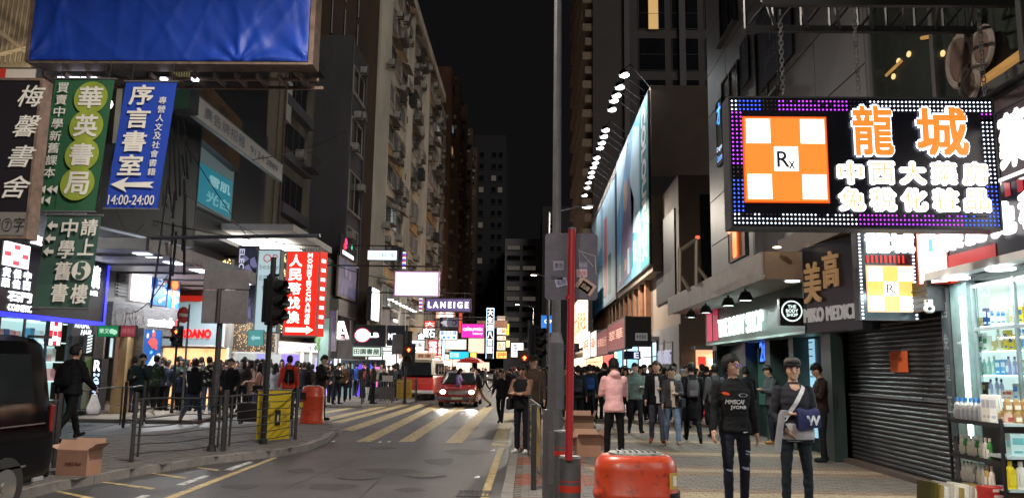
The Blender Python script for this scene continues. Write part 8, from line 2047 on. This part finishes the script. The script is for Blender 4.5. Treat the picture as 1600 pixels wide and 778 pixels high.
# at the right kerb
person(832,697,'person leaning on the kerb railing with folded arms and a bag at the hip',('knit',(122,92,76)),DK,SHW,hair='short',rot=-25,pose='crossed',h=1.66,extra=(('vest',(20,20,24)),('shoulder',(22,22,26),-1)),loc=Vector((-.12,15.6, .12)))
person(838,684,'man in black cap standing just behind the person with folded arms',('jacket',(60,46,38)),DK,rot=-20,cap=(14,14,16),h=1.84,loc=Vector((.1,16.9, .12)))
person(811,643,'person in grey jacket holding a pale carrier bag at the right kerb',('jacket',(104,104,108)),DK,rot=110,pose='phone',h=1.66,extra=(('bag',(190,186,182),1),))
person(823,648,'woman with very long dark hair in black at the right kerb',('coat',(16,16,20)),(60,66,84),SHB,hair='long',rot=150,female=True,h=1.68)
person(797,633,'man in dark jacket stepping off the right kerb',('jacket',(26,26,32)),DK,rot=160,pose='walk',h=1.74)
person(803,628,'man in dark red cap beyond the right kerb',('jacket',(24,24,28)),NV,rot=170,cap=(90,24,20),h=1.74)
person(880,645,'woman in cream jacket seen between the lamp post and the red pole',('jacket',(160,144,124)),DK,hair='long',rot=175,female=True,h=1.64)
person(874,640,'child in orange jacket behind the lamp post',('jacket',(200,110,40)),DK,rot=170,h=1.15)
person(903,668,'man with black backpack just right of the red pole',('jacket',(20,22,28)),DK,rot=178,pose='walk2',h=1.72,extra=(bk((36,38,46)),),)
person(921,664,'person wearing a teal and bright blue backpack',('jacket',(28,34,38)),(24,28,44),SHW,rot=182,pose='stand',h=1.70,extra=(bk((22,54,110)),))
person(945,655,'tall man in black behind the pink hoodie',('jacket',(14,14,18)),DK,rot=178,h=1.78)
person(960,723,'man in a pale pink hoodie and black trousers seen from behind, raising a phone',('hoodie',(236,182,184)),(13,13,17),cloth(150,140,130),hair='short',rot=186,pose='text',h=1.77,extra=(('phone',0),))
person(993,678,'man in a grey green sweatshirt walking toward the camera',('hoodie',(88,106,102)),DK,rot=2,pose='hold',h=1.73)
person(1027,694,'man in open black jacket, white shirt and grey jeans arm in arm',('jacket',(15,15,19)),(70,72,86),cloth(120,50,40),hm=HAIRN,rot=-8,pose='hold',h=1.76,extra=(('panel',(205,205,210)),('shoulder',(24,24,28),-1)))
person(1051,697,'woman in grey cardigan and pale blue jeans linked with the man in black jacket',('jacket',(56,56,60)),(104,122,148),cloth(160,130,110),hair='bun',rot=-5,pose='hold',female=True,h=1.64,extra=(('panel',(190,176,160)),('shoulder',(52,54,60),1)))
person(1083,692,'man in long black coat with a grey backpack walking away',('coat',(15,15,19)),DK,rot=176,pose='walk',h=1.77,extra=(bk((74,72,76)),))
person(1119,684,'man with grey backpack in front of the body care shop, turned away',('jacket',(80,80,84)),DK,rot=182,pose='stand',h=1.72,extra=(bk((50,50,56)),))
person(1167,680,'dark haired person in black just behind the man with glasses',('jacket',(16,18,22)),DK,rot=170,h=1.68)
person(1207,694,'man in a grey jacket facing left, looking at a phone by the shop door',('jacket',(58,62,66)),(26,32,42),cloth(150,110,70),rot=-80,pose='phone2',h=1.72)
person(1224,686,'person in dark clothes behind the young man with the beanie',('jacket',(38,34,36)),DK,rot=-70,h=1.76)
person(1287,722,'man in dark brown jumper reading his phone in the shadow by the shutter',('knit',(40,26,22)),(22,22,26),cloth(34,34,38),rot=-88,pose='phone2',h=1.74)
mids=[(1008,656,'man with dark hair behind the green sweatshirt',(24,24,30),0),(1017,652,'man in black over a cream hood behind the couple',(34,30,30),0),(1040,660,'woman in a pale blue collar behind the couple',(120,140,165),5),(1054,660,'man in a white shirt behind the couple',(190,188,185),-5),(1068,668,'man in grey cap and striped shirt left of the long coat',(120,118,112),0),(1098,664,'man in black with his face hidden behind the long coat',(20,20,26),170),(1106,660,'person in tan coat behind the grey backpack',(90,66,44),185),
  (1140,668,'walker in dark blue left of the man with glasses',NV,10),(978,655,'woman with brown hair beside the pink hoodie',(80,56,46),10),(934,650,'person in charcoal between the blue backpack and the pink hoodie',(34,34,38),178),(912,648,'person in olive jacket between the two backpacks',(48,52,40),176),(1001,648,'woman with a fringe behind the green sweatshirt',(70,60,64),0),(1030,646,'man with a cap deep between the couple',(60,60,66),0),(1078,648,'woman with a bob left of the long coat',(50,44,50),0),(1090,646,'walker in cream deep behind the long coat',(150,138,120),0),(1128,652,'walker in black at the mouth of the side lane',(22,22,26),178),(895,640,'man in dark coat just behind the red pole',(24,24,30),175),(960,643,'bare headed man over the pink hoodie shoulder',(30,30,34),5),(1112,650,'woman with dark hair by the oval logo column',(40,30,34),10)]
for(a,b,lab,c,ro)in mids:
 fem='woman' in lab
 person(a,b,lab,('jacket',c),random.choice((DK,NV,JN)),random.choice((SHB,SHW)),hair='long' if fem else 'short',female=fem,rot=ro+random.uniform(-12,12),pose=random.choice(('walk','walk2','walk3','talk','stand3','hold')),h=random.uniform(1.62,1.78)if not fem else random.uniform(1.56,1.68),cap=(96,96,100)if 'cap' in lab else None,skin=random.randint(0,2))
# packed far crowd: nothing in the photograph tells these apart
rs=random.Random(21);n_=0
for i in range(104):
 y=rs.uniform(25,62)if i<84 else rs.uniform(22.5,28);x=rs.uniform(.3,5.2)if i<84 else rs.uniform(.9,5.1)
 c=rs.choice([(24,24,30),(40,36,40),(90,78,68),(160,152,144),(36,42,60),(130,50,44),(190,186,180),(60,80,110)])
 person(int(826+x/y*FPX),0,'walker in the packed far crowd on the right pavement, only head and shoulders showing',('jacket',c),DK,hair=rs.choice(('short','short','long')),rot=rs.choice((0,180))+rs.uniform(-20,20),pose=rs.choice(('walk','walk2','walk3','stand3')),h=rs.uniform(1.58,1.76),group='far crowd on the right pavement',loc=Vector((x,y, .12)))
for i in range(56):
 y=rs.uniform(37,80);x=rs.uniform(-9.3,-6.2)
 c=rs.choice([(24,24,30),(60,50,46),(150,140,132),(36,42,60),(140,50,44),(185,182,176)])
 person(int(826+x/y*FPX),0,'distant walker on the far left pavement before the bright shops',('jacket',c),DK,hair=rs.choice(('short','long')),rot=rs.choice((0,180)),pose=rs.choice(('walk','stand')),h=rs.uniform(1.58,1.76),group='far walkers on the left pavement',loc=Vector((x,y, .115)))
for i in range(14):
 y=rs.uniform(50,95);x=rs.uniform(-5.2,-.6)
 person(int(826+x/y*FPX),0,'distant pedestrian crossing the carriageway far behind the taxi',('jacket',rs.choice([(24,24,30),(60,50,46),(90,90,94)])),DK,rot=rs.choice((0,90,180,-90)),pose='walk',h=rs.uniform(1.6,1.75),group='pedestrians far down the carriageway',loc=Vector((x,y,0)))
bpy.data.scenes.remove(TMP)
